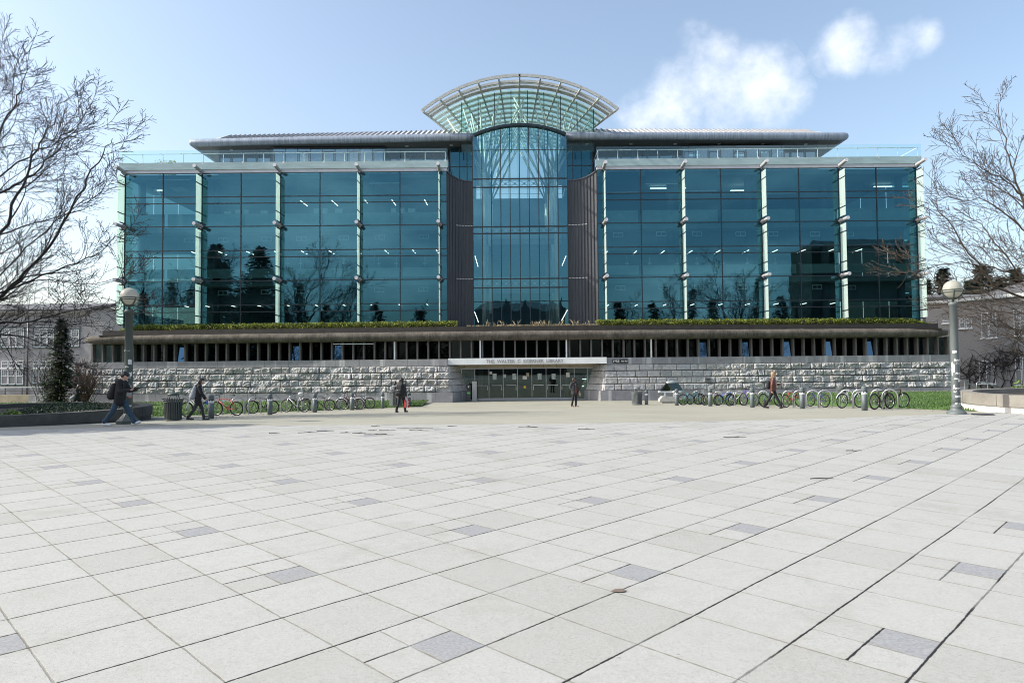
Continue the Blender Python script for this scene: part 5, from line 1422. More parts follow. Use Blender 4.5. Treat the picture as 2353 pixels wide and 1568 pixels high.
low_shrub('leafy_plant', (28.6, 37.5, gz(28.6, 37.5)), .9, .6, 1.1, MT['bright_leaf'], 'second bright green shrub behind the right planter, nearer the picture edge', 600, .13)
# grey tube handrails behind the right planter
for pts, post, lab in (([(2200, 873), (2214, 874.5), (2243, 890), (2252, 891)], (2215, 875.5), 'grey tube handrail sloping down just right of the right lamp post'), ([(2243, 897), (2243, 880), (2246, 877.5), (2268, 878.5), (2290, 892), (2315, 894)], (2268, 879.5), 'grey looped tube handrail behind the rim of the right planter')):
    y0 = 41.0; P = [W(a, b, y0) for a, b in pts]; q = W(post[0], post[1], y0); zg = gz(q.x, y0)
    t = thing('tube_handrail', lab, 'handrail', (P[0].x, y0, zg)); mb = MB(); mb.smooth = True; mb.tube(P, .026, 8); mb.build('rail', MT['galv'], t)
    mb = MB(); mb.tube([(q.x, y0, zg - .05), q], .022, 8); mb.build('rail_post', MT['galv'], t)

# ================================================================ LAMP POSTS
def lamp(px, pyb, hpx, mat, label_, stick, seed, round_base):
    g = G(px, pyb - 1); t = thing('lamp_post', label_, 'street lamp', g)
    s = g.y / FPX; H = hpx * s; r0 = .142
    rr = random.Random(seed)
    zb = H * (1 - .425)    # globe bottom fraction handled below
    gr = 20.4 * s; zc = H - gr; pt = H - 2 * gr - .16
    mb = MB(); mb.smooth = True
    mb.lathe([(r0 * 1.02, .3), (r0, .6), (r0 * .96, pt * .5), (r0 * .9, pt - .12), (r0 * 1.08, pt - .11), (r0 * 1.08, pt - .03), (r0 * .95, pt), (.05, pt + .01)], g, 24); mb.build('pole', mat, t)
    mb = MB(); mb.smooth = round_base
    if round_base: mb.lathe([(.33, -.05), (.33, .05), (.31, .08), (.22, .14), (.18, .22), (.19, .24), (.19, .3), (.165, .32), (.15, .33), (.14, .4)], g, 28)
    else:
        mb.lathe([(.4, -.05), (.4, .12), (.37, .14), (.3, .2), (.19, .33), (.16, .36), (.14, .4)], g, 8)
    mb.build('base', mat, t)
    c = g + Vector((0, 0, zc)); mb = MB(); mb.smooth = True; mb.ball(c, gr, 28, 18); gl_ = mb.build('globe', MT['globe'], t)
    mb = MB(); mb.smooth = True
    for dz, q in ((-.035, 1.012), (-.11, .985)):
        mb.tube([c + Vector((gr * q * cos(2*pi*k/32), gr * q * sin(2*pi*k/32), dz)) for k in range(32)], .017, 8, closed=True)
    for k in range(4):
        a = pi/4 + k * pi/2 + .35
        mb.tube([c + Vector((cos(a) * sin(u) * (gr + .025), sin(a) * sin(u) * (gr + .025), -cos(u) * (gr + .025))) for u in [R(8 + 8.5 * i) for i in range(10)]], .026, 6)
    mb.lathe([(.05, pt - .02), (.045, pt + .12), (.11, pt + .14), (.12, pt + .2), (.02, pt + .21)], g, 16); mb.build('globe_cage', MT['lamp_shaded_and_cage'], t)
    # torn posters and tape
    for k, (z, a0, a1, hgt, m_) in enumerate(stick):
        mb = MB(); n = 7; vs = []
        for i in range(n + 1):
            a = R(-90 + a0 + (a1 - a0) * i / n); 
            for zz in (z, z + hgt): 
                j = rr.uniform(-.018, .018)
                vs.append(g + Vector(((r0 + .004) * cos(a), (r0 + .004) * sin(a), zz + j)))
        mb.add(vs, [(2*i, 2*i + 2, 2*i + 3, 2*i + 1) for i in range(n)]); mb.build('sticker', MT[m_], t)
    return t
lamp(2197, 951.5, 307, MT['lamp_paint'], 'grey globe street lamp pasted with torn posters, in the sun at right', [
    (2.22, -60, -5, .1, 'paper'), (1.93, -40, 60, .07, 'paper'), (1.82, -20, 70, .08, 'paper_grey'), (1.5, -70, -35, .32, 'paper'), (1.46, -30, 75, .05, 'paper'), (1.33, 10, 70, .14, 'paper_grey'), (1.26, -50, 20, .05, 'paper'), (1.18, 0, 60, .1, 'paper'), (1.03, 20, 75, .05, 'paper_red'), (.92, -70, 70, .05, 'paper'),
    (.97, -60, -40, .1, 'paper'), (.82, 20, 80, .04, 'paper'), (.8, -60, -20, .04, 'paper'), (.62, -45, 60, .06, 'paper'), (.25 + .12, -50, 30, .035, 'paper'), (1.4, -80, -60, .5, 'paper'), (1.7, -78, -62, .12, 'paper')], 3, True)
lamp(294, 974, 312, MT['lamp_shaded_and_cage'], 'globe street lamp with torn posters at left, shade darkened into its paint', [
    (2.6, -60, 40, .035, 'paper_grey'), (2.12, 20, 70, .18, 'paper'), (2.02, -20, 30, .04, 'paper'), (1.62, -60, 60, .1, 'paper_grey'), (1.7, 30, 75, .14, 'paper'), (1.52, -60, 20, .05, 'paper'), (1.42, -50, 40, .03, 'paper'), (1.0, -60, 75, .38, 'paper_grey'), (1.05, -55, 0, .25, 'paper_grey'), (.93, 30, 80, .06, 'paper_red'), (.62, 0, 75, .05, 'paper'), (.42, 10, 50, .03, 'paper'), (1.75, -70, -45, .1, 'paper')], 4, False)
# utility cover beside the right lamp
p = G(2258, 952.5); mb = MB(); mb.lathe([(.36, -.02), (.36, .02), (.33, .035), (.1, .04)], p, 26); mb.smooth = False
o = mb.build('manhole_cover', MT['black_plastic'], None, p); tag(o, 'flat round black cover lying on the plaza beside the right lamp post', 'cover')

# ================================================================ BOLLARDS
def bollard_proto(cap_s):
    t = thing('bollard', 'x', 'bollard', (0, 0, 0), 'bollards along the bicycle racks')
    r = .115; mb = MB(); mb.smooth = True; mb.lathe([(r, -.05), (r, .655), (r * .9, .66)], (0, 0, 0), 20); mb.build('post', MT['bollard_paint'], t)
    mb = MB(); mb.smooth = True; mb.lathe([(r * .88, .655), (r * .97, .66), (r * .97, .75), (r * .8, .77)], (0, 0, 0), 20); b = mb.build('reflective_band', MT['bollard_band'], t)
    mb = MB()
    for k in range(6): a = k * pi / 3 + .3; mb.box((r * .93 * cos(a), r * .93 * sin(a), .765), (.03, .05, .05), a)
    mb.build('slots', MT['black_plastic'], b)
    mb = MB(); mb.smooth = True; mb.lathe([(r * .9, .765), (r, .79), (r, .93), (r * .95, .96), (r * .75, .985), (r * .3, .998)], (0, 0, 0), 20); mb.build('cap', MT['bollard_paint'], t)
    return t
bp_ = bollard_proto(1); first = [True]
def put(proto, first, loc, rz, label_, sc=1.0):
    o = proto if first[0] else copy_tree(proto); first[0] = False
    o.location = loc; o.rotation_euler = (0, 0, rz); o.scale = (sc, sc, sc); o['label'] = label_; return o
for px, py, h, lab in ((485, 961.5, 55, 'nearest dark bollard of the left row, at the hand of the woman with backpack'),
                  (620, 952.5, 48.5, 'dark bollard in front of the dark mountain bicycle, second of the left row'),
                  (723, 946.5, 43.5, 'dark bollard between the silver bicycles, third of the left row'),
                  (809, 941.5, 39.5, 'dark bollard before the cluster of crossed bicycles, fourth of the left row'),
                  (879, 937.5, 36, 'dark bollard standing alone against the pale plinth, left of the slatted bin'),
                  (940, 933.5, 33, 'dark bollard half hidden behind the red shopping bag'),
                  (1485, 929.5, 34, 'grey bollard standing alone just right of the slatted bin'),
                  (1554.5, 931, 38, 'grey bollard in front of the gabled display stand'),
                  (1631.5, 932.5, 41, 'grey bollard between the teal bicycle and the blue bicycle'),
                  (1728, 935.5, 45.5, 'grey bollard just left of the woman with the cup'),
                  (1843, 938.5, 49.5, 'grey bollard in front of the red road bicycle'),
                  (1986, 942.5, 56, 'grey bollard before the pair of black bicycles, nearest of the right row')):
    g = G(px, py); put(bp_, first, g, random.uniform(0, 6), lab, h * g.y / FPX / 1.0)

# ================================================================ LITTER BINS
def bin_proto(mat):
    t = thing('litter_bin', 'x', 'litter bin', (0, 0, 0), 'slatted steel litter bins')
    mb = MB(); mb.smooth = True; mb.lathe([(.27, .02), (.28, .72), (.26, .74), (.1, .74)], (0, 0, 0), 24); mb.build('liner', MT['black_plastic'], t)
    mb = MB(); n = 26
    for k in range(n):
        a = 2*pi*k/n; c, s = cos(a), sin(a); tx = Vector((-s, c, 0)) * .022
        P = [(.285, .03), (.315, .74), (.37, .84), (.4, .85)]
        for (r0, z0), (r1, z1) in zip(P, P[1:]):
            a0, a1 = Vector((c*r0, s*r0, z0)), Vector((c*r1, s*r1, z1)); o = Vector((c, s, 0)) * .012
            mb.add([a0 - tx, a0 + tx, a1 + tx, a1 - tx, a0 - tx + o, a0 + tx + o, a1 + tx + o, a1 - tx + o], [(0, 1, 2, 3), (7, 6, 5, 4), (0, 4, 5, 1), (1, 5, 6, 2), (2, 6, 7, 3), (3, 7, 4, 0)])
    mb.build('slats', mat, t)
    for z, r in ((.05, .3), (.72, .326), (.79, .355)): mb = MB(); mb.smooth = True; mb.tube([(r * cos(2*pi*k/28), r * sin(2*pi*k/28), z) for k in range(28)], .02, 6, closed=True); mb.build('hoop', mat, t)
    mb = MB(); mb.smooth = True
    mb.lathe([(.2, .96), (.22, .98), (.2, 1.03), (.12, 1.06), (.02, 1.07)], (0, 0, 0), 20); l = mb.build('lid', mat, t)
    mb = MB()
    for k in range(4): a = pi/4 + k*pi/2; mb.tube([(.31 * cos(a), .31 * sin(a), .76), (.19 * cos(a), .19 * sin(a), .97)], .013, 6)
    mb.build('lid_stays', mat, l); return t
bn1 = bin_proto(MT['can_shaded']); g = G(397.5, 966); put(bn1, [True], g, .2, 'slatted litter bin at left with shade put into its dark paint, between the lamp post and the woman', 64.5 * g.y / FPX / 1.07)
bn2 = bin_proto(MT['can_grey']); f2 = [True]
g = G(909, 934.5); put(bn2, f2, g, .5, 'slatted litter bin partly hidden behind the person with the black backpack', 50 * g.y / FPX / 1.07)
g = G(1463, 929.5); put(bn2, f2, g, .1, 'grey slatted litter bin with pale lid, standing alone right of the entrance', 41 * g.y / FPX / 1.07)
g = G(1932, 924); bb_ = put(bn2, f2, (W(1932, 900, 49.5).x, 49.5, gz(23, 49.5) + .2), .7, 'slatted litter bin on the lawn behind the white bicycle', .95)

# ================================================================ DISPLAY STAND
def stand():
    g = G(1533, 926); y = g.y; t = thing('display_stand', 'low stand with gabled dark panels on a white concrete block right of the bin', 'display stand', g)
    def q(zx, zy, yy): return W((1850 + zx / 4.706) / 1.4881, (1230 + zy / 4.706) / 1.4881, yy)
    a, b = q(1912, 690, y), q(2200, 690, y); top = q(1912, 585, y).z
    w0 = a.x; w1 = b.x
    mb = MB(); ch = .22
    mb.prism([(w0, y, g.z + .12), (w1, y, g.z + .12), (w1, y, top), (w0 + ch * .9, y, top), (w0, y, top - ch)], (0, .7, 0)); mb.span((w0 + .15, y + .08, g.z - .1), (w1 - .15, y + .62, g.z + .118)); mb.build('concrete_block', MT['block_concrete'], t)
    zt = q(1945, 512, y).z
    mb = MB(); mb.span((q(1945, 510, y).x, y + .02, zt - .06), (w1 + .25, y + .12, zt + .04))
    for zx in (1990, 2135): x = q(zx, 550, y).x; mb.span((x - .05, y + .03, top), (x + .05, y + .11, zt - .061))
    mb.span((q(1945, 510, y).x, y + .55, zt - .06), (w1 + .25, y + .65, zt + .04))
    mb.build('frame', MT['frame_white'], t)
    r0 = q(2025, 360, y); r1 = q(2185, 352, y + 1.1)
    mb = MB(); mb.smooth = True; mb.tube([(r0.x, y - .05, r0.z), (r1.x, y + 1.0, r0.z)], .075, 14); mb.build('ridge_tube', MT['white_paint'], t)
    f0 = q(1888, 512, y)
    mb = MB(); mb.smooth = True; mb.tube([(f0.x, y - .05, f0.z), (f0.x + r1.x - r0.x, y + 1.0, f0.z)], .07, 14)
    e0 = q(2120, 512, y); mb.tube([(e0.x, y - .05, f0.z), (e0.x + r1.x - r0.x, y + 1.0, f0.z)], .07, 14); mb.build('eave_tube', MT['white_paint'], t)
    dx = r1.x - r0.x
    for k, x in ((0, f0.x), (1, e0.x)):
        mb = MB(); mb.prism([(r0.x, y, r0.z), (x, y, f0.z), (x + dx, y + .98, f0.z), (r0.x + dx, y + .98, r0.z)], (0, 0, .03)); mb.build('roof_panel', MT['teal_trim'] if k else MT['dark_frame'], t)
    mb = MB(); mb.beam(r0, (f0.x, y, f0.z), .04, .07); mb.beam(r0, (e0.x, y, f0.z), .04, .07); mb.build('gable_bar', MT['chrome_dark'], t)
stand()

# ================================================================ BICYCLE HOOPS
def hoop_proto():
    t = thing('bike_rack_hoop', 'x', 'bicycle rack', (0, 0, 0), 'steel hoops for locking bicycles')
    mb = MB(); mb.smooth = True; w = .3; h = .86
    pts = [(-w, 0, 0), (-w, 0, h - w)] + [(-w * cos(a), 0, h - w + w * sin(a)) for a in [pi * i / 12 for i in range(1, 12)]] + [(w, 0, h - w), (w, 0, 0)]
    mb.tube(pts, .03, 10); mb.build('hoop', MT['galv'], t)
    for s in (-1, 1): mb = MB(); mb.lathe([(.075, -.03), (.075, .012), (.035, .016)], (s * w, 0, 0), 12); mb.build('foot_plate', MT['galv'], t)
    return t
hp_ = hoop_proto(); fh = [True]
hoops = [(420, 954.5, .9, 'first steel hoop of the left row, behind the dark litter bin'),
         (497, 953, .8, 'hoop behind the red and white bicycle, at its front wheel'), (546, 951.5, .5, 'hoop left of the dark mountain bicycle, with nothing locked to it'), (585, 950.5, .5, 'hoop holding the front of the dark mountain bicycle'), (632, 948, .6, 'hoop just right of the second bollard'), (672, 946.5, .7, 'hoop locked to the silver bicycle'),
         (705, 944.5, .7, 'hoop behind the third bollard of the left row'), (735, 942.8, .7, 'hoop beneath the handlebar of the black mountain bicycle'), (766, 941.5, .5, 'hoop in the gap right of the black mountain bicycle'), (792, 940, .6, 'hoop at the left of the crossed bicycles'), (822, 939, .6, 'last hoop of the left row, among the crossed bicycles'),
         (1600, 927.5, -.7, 'hoop behind the teal bicycle'), (1650, 929.5, -.6, 'hoop beside the blue bicycle'), (1677, 930.2, -.6, 'hoop behind the silver bicycle of the right row'), (1700, 931, -.5, 'hoop left of the purple bicycle with its legs in clear view'), (1727, 931.7, -.5, 'hoop partly behind the grey bollard by the woman with the cup'), (1754, 932.4, -.6, 'hoop at the back of the woman with the cup'), (1812, 934, -.5, 'hoop left of the red road bicycle'), (1836, 935, -.6, 'hoop behind the bollard at the red road bicycle'),
         (1868, 936, -.6, 'hoop at the front wheel of the navy bicycle'), (1895, 936.8, -.4, 'hoop right of the navy bicycle with a clear view through it'), (1945, 937.5, -.7, 'hoop at the rear wheel of the white bicycle'), (1975, 938.2, -.6, 'hoop between the white bicycle and the nearest bollard'), (2018, 939, -.7, 'hoop among the pair of black bicycles'), (2045, 939.5, -.6, 'last hoop of the right row, behind the front wheel of a black bicycle')]
for px, py, rz, lab in hoops: put(hp_, fh, G(px, py), rz, lab)

# ================================================================ BICYCLES
def bike_parts(road=False, step=False):
    """a bicycle heading +x, wheels touching z = 0; frame and fork colour set per copy"""
    t = thing('bicycle', 'x', 'bicycle', (0, 0, 0), 'bicycles locked to the hoops')
    R_ = .34; wb = 1.04; bbx, bbz = .43, .29; hx, hz = .86, .83 
    rear = Vector((0, 0, R_)); fr = Vector((wb, 0, R_)); bbk = Vector((bbx, 0, bbz)); st = Vector((.27, 0, .78)); hd = Vector((.85, 0, .86)); hl = Vector((.89, 0, .7))
    for nm, c in (('wheel', rear), ('wheel', fr)):
        mb = MB(); mb.smooth = True; mb.tube([c + Vector((R_ - .02, 0, 0)) if False else c + Vector(((R_ - .022) * cos(2*pi*k/30), 0, (R_ - .022) * sin(2*pi*k/30))) for k in range(30)], .02 if road else .033, 8, closed=True); w = mb.build(nm, MT['tyre'], t)
        mb = MB(); mb.smooth = True; mb.tube([c + Vector(((R_ - .052) * cos(2*pi*k/30), 0, (R_ - .052) * sin(2*pi*k/30))) for k in range(30)], .013, 6, closed=True); mb.build('rim', MT['rim_metal'], w)
        mb = MB()
        for k in range(14):
            a = 2*pi*k/14; s = .03 if k % 2 else -.03; mb.tube([c + Vector((.02 * cos(a + 1), s, .02 * sin(a + 1))), c + Vector(((R_ - .055) * cos(a), 0, (R_ - .055) * sin(a)))], .0032, 3, cap=False)
        mb.tube([c + Vector((0, -.05, 0)), c + Vector((0, .05, 0))], .02, 8); mb.build('spokes', MT['rim_metal'], w)
    mb = MB(); mb.smooth = True; d = .021
    if step: mb.tube([hl + Vector((-.02, 0, 0)), Vector((.52, 0, .42)), bbk], d, 8); mb.tube([hd + Vector((0, 0, -.03)), Vector((.5, 0, .5)), Vector((.35, 0, .5))], d * .9, 8)
    else: mb.tube([hl, bbk], d, 8); mb.tube([hd + Vector((.005, 0, -.04)), st + Vector((.015, 0, -.03))], d * .85, 8)
    mb.tube([st, bbk], d * .9, 8); mb.tube([hd, hl], d * 1.1, 8)
    for s in (-1, 1): mb.tube([bbk + Vector((0, s * .03, 0)), rear + Vector((0, s * .055, 0))], .011, 6); mb.tube([st + Vector((0, s * .025, -.05)), rear + Vector((0, s * .055, 0))], .01, 6)
    mb.build('frame', MT['tyre'], t)
    mb = MB(); mb.smooth = True
    mb.tube([hl, hl + Vector((.02, 0, -.05))], .018, 6)
    for s in (-1, 1): mb.tube([hl + Vector((.015, s * .045, -.03)), Vector((.955, s * .05, .55)), fr + Vector((0, s * .055, 0))], .014, 6)
    mb.build('fork', MT['tyre'], t)
    mb = MB(); mb.smooth = True; h2 = hd + Vector((-.01, 0, .1)); b0 = h2 + Vector((.07, 0, .03)); mb.tube([hd, h2, b0], .014, 8)
    if road:
        for s in (-1, 1): mb.tube([b0, b0 + Vector((0, s * .2, 0)), b0 + Vector((.08, s * .21, -.01)), b0 + Vector((.1, s * .21, -.08)), b0 + Vector((.05, s * .21, -.13)), b0 + Vector((-.02, s * .21, -.13))], .014, 6)
    else: mb.tube([b0 + Vector((-.07, -.31, .03)), b0 + Vector((0, -.1, .01)), b0, b0 + Vector((0, .1, .01)), b0 + Vector((-.07, .31, .03))], .014, 6)
    hb = mb.build('handlebar', MT['chrome_dark'], t)
    mb = MB()
    if not road:
        for s in (-1, 1): mb.tube([b0 + Vector((-.05, s * .22, .022)), b0 + Vector((-.072, s * .32, .03))], .02, 6); mb.tube([b0 + Vector((-.02, s * .17, .02)), b0 + Vector((.04, s * .2, 0)), b0 + Vector((.03, s * .28, -.01))], .008, 4)
        mb.build('grip', MT['saddle'], hb)
    mb = MB(); mb.smooth = True; sp = st + Vector((-.055, 0, .17)); mb.tube([st, sp], .014, 8)
    mb.build('seat_post', MT['rim_metal'], t)
    mb = MB(); mb.smooth = True; vs = []
    for x, w_, h in ((-.14, .055, .03), (-.1, .075, .035), (-.02, .06, .03), (.08, .025, .024), (.14, .015, .018)):
        for k in range(8): a = 2*pi*k/8; vs.append(sp + Vector((x, w_ * cos(a), .02 + h * sin(a) * .7)))
    mb.add(vs, [(i*8 + j, i*8 + (j+1) % 8, i*8 + 8 + (j+1) % 8, i*8 + 8 + j) for i in range(4) for j in range(8)] + [tuple(reversed(range(8))), tuple(range(32, 40))]); mb.build('saddle', MT['saddle'], t)
    mb = MB(); c = bbk + Vector((0, -.045, 0))
    mb.tube([c + Vector((.085 * cos(2*pi*k/20), 0, .085 * sin(2*pi*k/20))) for k in range(20)], .009, 5, closed=True)
    for k in range(5): a = 2*pi*k/5; mb.tube([c, c + Vector((.08 * cos(a), 0, .08 * sin(a)))], .008, 4)
    for s, a in ((-1, .6), (1, .6 + pi)): e = bbk + Vector((.17 * cos(a), s * .075, .17 * sin(a))); mb.tube([bbk + Vector((0, s * .065, 0)), e], .011, 6); mb.box(e + Vector((0, s * .05, 0)), (.09, .08, .02))
    rc = rear + Vector((0, -.045, 0)); mb.tube([rc + Vector((.045 * cos(2*pi*k/14), 0, .045 * sin(2*pi*k/14))) for k in range(14)], .012, 5, closed=True)
    mb.tube([c + Vector((0, 0, .085)), rc + Vector((0, 0, .045))], .005, 4); mb.tube([c + Vector((0, 0, -.085)), rc + Vector((.06, 0, -.1)), rc + Vector((0, 0, -.045))], .005, 4); mb.box(rc + Vector((.05, 0, -.08)), (.03, .02, .09))
    mb.build('crankset', MT['chrome_dark'], t)
    if step or road is None:
        pass
    return t
protos = {'mtb': bike_parts(), 'road': bike_parts(road=True), 'step': bike_parts(step=True)}
bf = {k: [True] for k in protos}
def paint(name, c, rough=.35): 
    if name not in MT: MT[name] = surf(name, c, rough, .1, 10)
    return MT[name]
def place_bike(kind, pa, pb, yaw_sign, frame, lab, fork=None, lean=0.0, mud=None):
    """pa: pixel under the rear wheel, pb: pixel under the front wheel"""
    a, b = G(*pa), G(*pb)
    # keep the rear contact, turn the bicycle so that its front wheel falls on the second column
    r = ray(*pb); u = r.x / r.y; wb = 1.04
    best = None
    for k in range(0, 360, 1):
        an = R(k); q = (a.x + wb * cos(an), a.y + wb * sin(an))
        if (sin(an) >= 0) != (yaw_sign > 0): continue
        e = abs(q[0] / q[1] - u)
        if best is None or e < best[0]: best = (e, an)
    o = protos[kind] if bf[kind][0] else copy_tree(protos[kind]); bf[kind][0] = False
    jr = random.Random(lab); o.location = a; o.rotation_euler = (R(jr.uniform(-7, 7)), 0, best[1] + R(jr.uniform(-8, 8))); s_ = jr.uniform(.96, 1.07); o.scale = (s_, s_, s_); o['label'] = lab
    for ch in o.children:
        nm = ch.name.split('.')[0]
        if nm in ('frame', 'fork'):
            ch.material_slots[0].link = 'OBJECT'; ch.material_slots[0].material = frame if nm == 'frame' or not fork else fork
        if nm == 'wheel' and mud:
            pass
    if mud:
        mb = MB(); mb.smooth = True
        for cx in (0, 1.04): mb.tube([Vector((cx + .37 * cos(t_), 0, .34 + .37 * sin(t_))) for t_ in [R(30 + 12 * i) for i in range(12)]], .022, 6)
        m_ = mb.build('mudguard', mud); m_.parent = o
    return o
P_ = paint
place_bike('step', (474, 957.5), (428, 957.5), 1, P_('paint_silver', (.5, .51, .52)), 'white and silver bicycle behind the woman with the grey backpack', fork=P_('paint_white', (.7, .7, .7)))
place_bike('mtb', (543.5, 954), (500, 953.5), 1, P_('paint_red_white', (.45, .05, .03)), 'red and white mountain bicycle between the first and second bollards of the left row', fork=P_('paint_black', (.02, .02, .022)))
place_bike('mtb', (626.5, 949.5), (579, 949), 1, P_('paint_black', (.02, .02, .022)), 'dark mountain bicycle seen through two hoops behind the second left bollard')
place_bike('mtb', (698.5, 946), (657, 945.5), 1, P_('paint_silver', (.5, .51, .52)), 'silver bicycle left of the third bollard', fork=P_('paint_plum', (.16, .1, .17)))
place_bike('step', (668, 944), (704, 943), 1, P_('paint_dark_grey', (.08, .08, .09)), 'dark grey bicycle with a pale helmet, mixed up with the silver one')
place_bike('mtb', (757.5, 942.8), (716, 943), 1, P_('paint_black', (.02, .02, .022)), 'black mountain bicycle just right of the third bollard')
place_bike('mtb', (823, 940.8), (783, 940.8), 1, P_('paint_gunmetal', (.13, .13, .15)), 'gunmetal bicycle in the crossed cluster before the fourth bollard', mud=P_('paint_white', (.7, .7, .7)))
place_bike('mtb', (829, 939.6), (795, 939.2), 1, P_('paint_maroon', (.12, .03, .035)), 'maroon bicycle at the back of the crossed cluster')
place_bike('mtb', (849, 938.5), (812, 939), 1, P_('paint_dark_grey', (.08, .08, .09)), 'dark grey bicycle at the right end of the left row')
# right row
place_bike('step', (1569.5, 930), (1603, 929.2), 1, P_('paint_teal', (.08, .3, .32)), 'teal step through bicycle beside the display stand')
place_bike('mtb', (1586, 929), (1608, 928), 1, P_('paint_dark_grey', (.08, .08, .09)), 'dark grey bicycle behind the teal one')
place_bike('mtb', (1619.5, 930.5), (1652, 929), 1, P_('paint_maroon', (.12, .03, .035)), 'dark red bicycle behind the grey bollard left of the blue one')
place_bike('mtb', (1649, 931), (1683, 929.5), 1, P_('paint_blue', (.05, .13, .4)), 'blue bicycle right of the third grey bollard')
place_bike('mtb', (1676, 932), (1708, 930), 1, P_('paint_silver', (.5, .51, .52)), 'silver bicycle with spoked wheel in front of the lawn, right row', mud=P_('paint_dark_grey', (.08, .08, .09)))
place_bike('mtb', (1735, 932.5), (1706.5, 931), 1, P_('paint_purple', (.1, .08, .3)), 'purple bicycle behind the bollard left of the woman with the cup')
place_bike('mtb', (1755, 934), (1791, 932.5), 1, P_('paint_slate', (.16, .2, .24)), 'slate grey bicycle directly behind the woman with the cup', fork=P_('paint_white', (.7, .7, .7)))
place_bike('road', (1806.6, 935.6), (1842, 934.5), 1, P_('paint_red', (.4, .05, .06)), 'red road bicycle with drop handlebar right of the woman')
place_bike('mtb', (1894, 935.6), (1862, 936.4), 1, P_('paint_navy', (.03, .05, .15)), 'navy bicycle between the red one and the white one')
place_bike('road', (1934, 937.6), (1973, 936.8), 1, P_('paint_white', (.7, .7, .7)), 'white bicycle with pale mudguards left of the nearest right bollard', mud=P_('paint_white', (.7, .7, .7)))
place_bike('mtb', (2009, 940.3), (2046, 938.5), 1, P_('paint_black', (.02, .02, .022)), 'black bicycle beside the nearest right bollard, left one of the pair')
place_bike('mtb', (2030, 938.3), (2066, 938.8), 1, P_('paint_brown', (.07, .045, .03)), 'dark brown bicycle at the right end of the row, front wheel turned out', fork=P_('paint_white', (.7, .7, .7)))
# pale helmet hung on a bicycle
p = W((700 + 1930 / 5.8825) / 1.4881, (1280 + 385 / 5.8825) / 1.4881, G(690, 945).y - .2); mb = MB(); mb.smooth = True
mb.ball(p, .13, 14, 8, (1.25, .9, .7)); o = mb.build('helmet', MT['white_plastic'], None, p); tag(o, 'pale cycling helmet hanging on the dark grey bicycle', 'helmet')

# ================================================================ TWIGS AND LEAVES ON THE SLABS
rd = random.Random(5)
def z5(x, y): return (900 + x / 2.353) / 1.4881, (950 + y / 2.353) / 1.4881
tw = [z5(*q) + (w,) for *q, w in ((1220, 1213, .55), (365, 1247, .3), (1000, 1230, .25), (500, 1235, .25), (660, 1248, .15), (770, 1252, .2), (905, 1195, .15), (1255, 1230, .3), (880, 1230, .12), (1520, 1195, .15), (980, 1265, .25), (900, 1262, .3), (2130, 1201, .3), (90, 1252, .15))]
tw += [((1700 + x / 2.353) / 1.4881, (950 + y / 2.353) / 1.4881, w) for x, y, w in ((245, 1201, .3), (715, 1218, .25), (1910, 1285, .3))]
tw += [(2918 / 1.4881, (1400 + 240 / 1.681) / 1.4881, .18), ((2300 + 855 / 1.681) / 1.4881, (1400 + 401 / 1.681) / 1.4881, .2)]
for px, py, w in tw:
    g = G(px, py) + Vector((0, 0, .012)); mb = MB(); a = rd.uniform(-.25, .35); pts = []
    for i in range(6): t_ = i / 5 - .5; pts.append(g + Vector((2 * w * t_ * cos(a), 2 * w * t_ * sin(a) + rd.uniform(-.03, .03), .006 + .01 * rd.random())))
    mb.tube(pts, [.009, .008, .008, .007, .006, .004], 5); q = pts[2]; mb.tube([q, q + Vector((w * .4, rd.uniform(-.2, .2), .01))], [.007, .004], 4)
    o = mb.build('fallen_twig', MT['bark_dark'], None, g); tag(o, 'small dark fallen twig lying on the pale slabs', 'twig', 'fallen twigs on the plaza')
g = G((1150 + 1620 / 1.681) / 1.4881, (1400 + 1048 / 1.681) / 1.4881) + Vector((0, 0, .008)); mb = MB()
cv_ = [(-.075, .0, .004), (-.03, .03, .012), (.03, .035, .016), (.08, .006, .006), (.035, -.022, .004), (-.03, -.02, .003)]
mb.prism([(g.x + a, g.y + b, g.z + c) for a, b, c in cv_], (0, 0, .002)); o = mb.build('fallen_leaf', surf('brown_leaf', (.16, .125, .1), .8, .3, 20), None, g); tag(o, 'single brown leaf lying on a joint of the near slabs', 'leaf')
def edge_leaves():
    mb = MB(); rr = random.Random(8)
    for _ in range(500):
        px = rr.uniform(300, 640); g = G(px, 0 + interp([(300, 962), (470, 956), (640, 949)], px) + abs(rr.gauss(0, 2.2))); g.z += .015; leaf(mb, g, rr.uniform(.03, .06), rr, .8)
    for _ in range(260):
        px = rr.uniform(1900, 2180); g = G(px, interp([(1900, 935), (2050, 939.5), (2180, 943)], px) + abs(rr.gauss(0, 1.3))); g.z += .015; leaf(mb, g, rr.uniform(.03, .06), rr, .8)
    o = mb.build('fallen_leaves', surf('dead_leaf', (.3, .26, .2), .9, .4, 9)); tag(o, 'scatter of dead leaves along the lawn edges', 'leaves', kind='stuff')
edge_leaves()
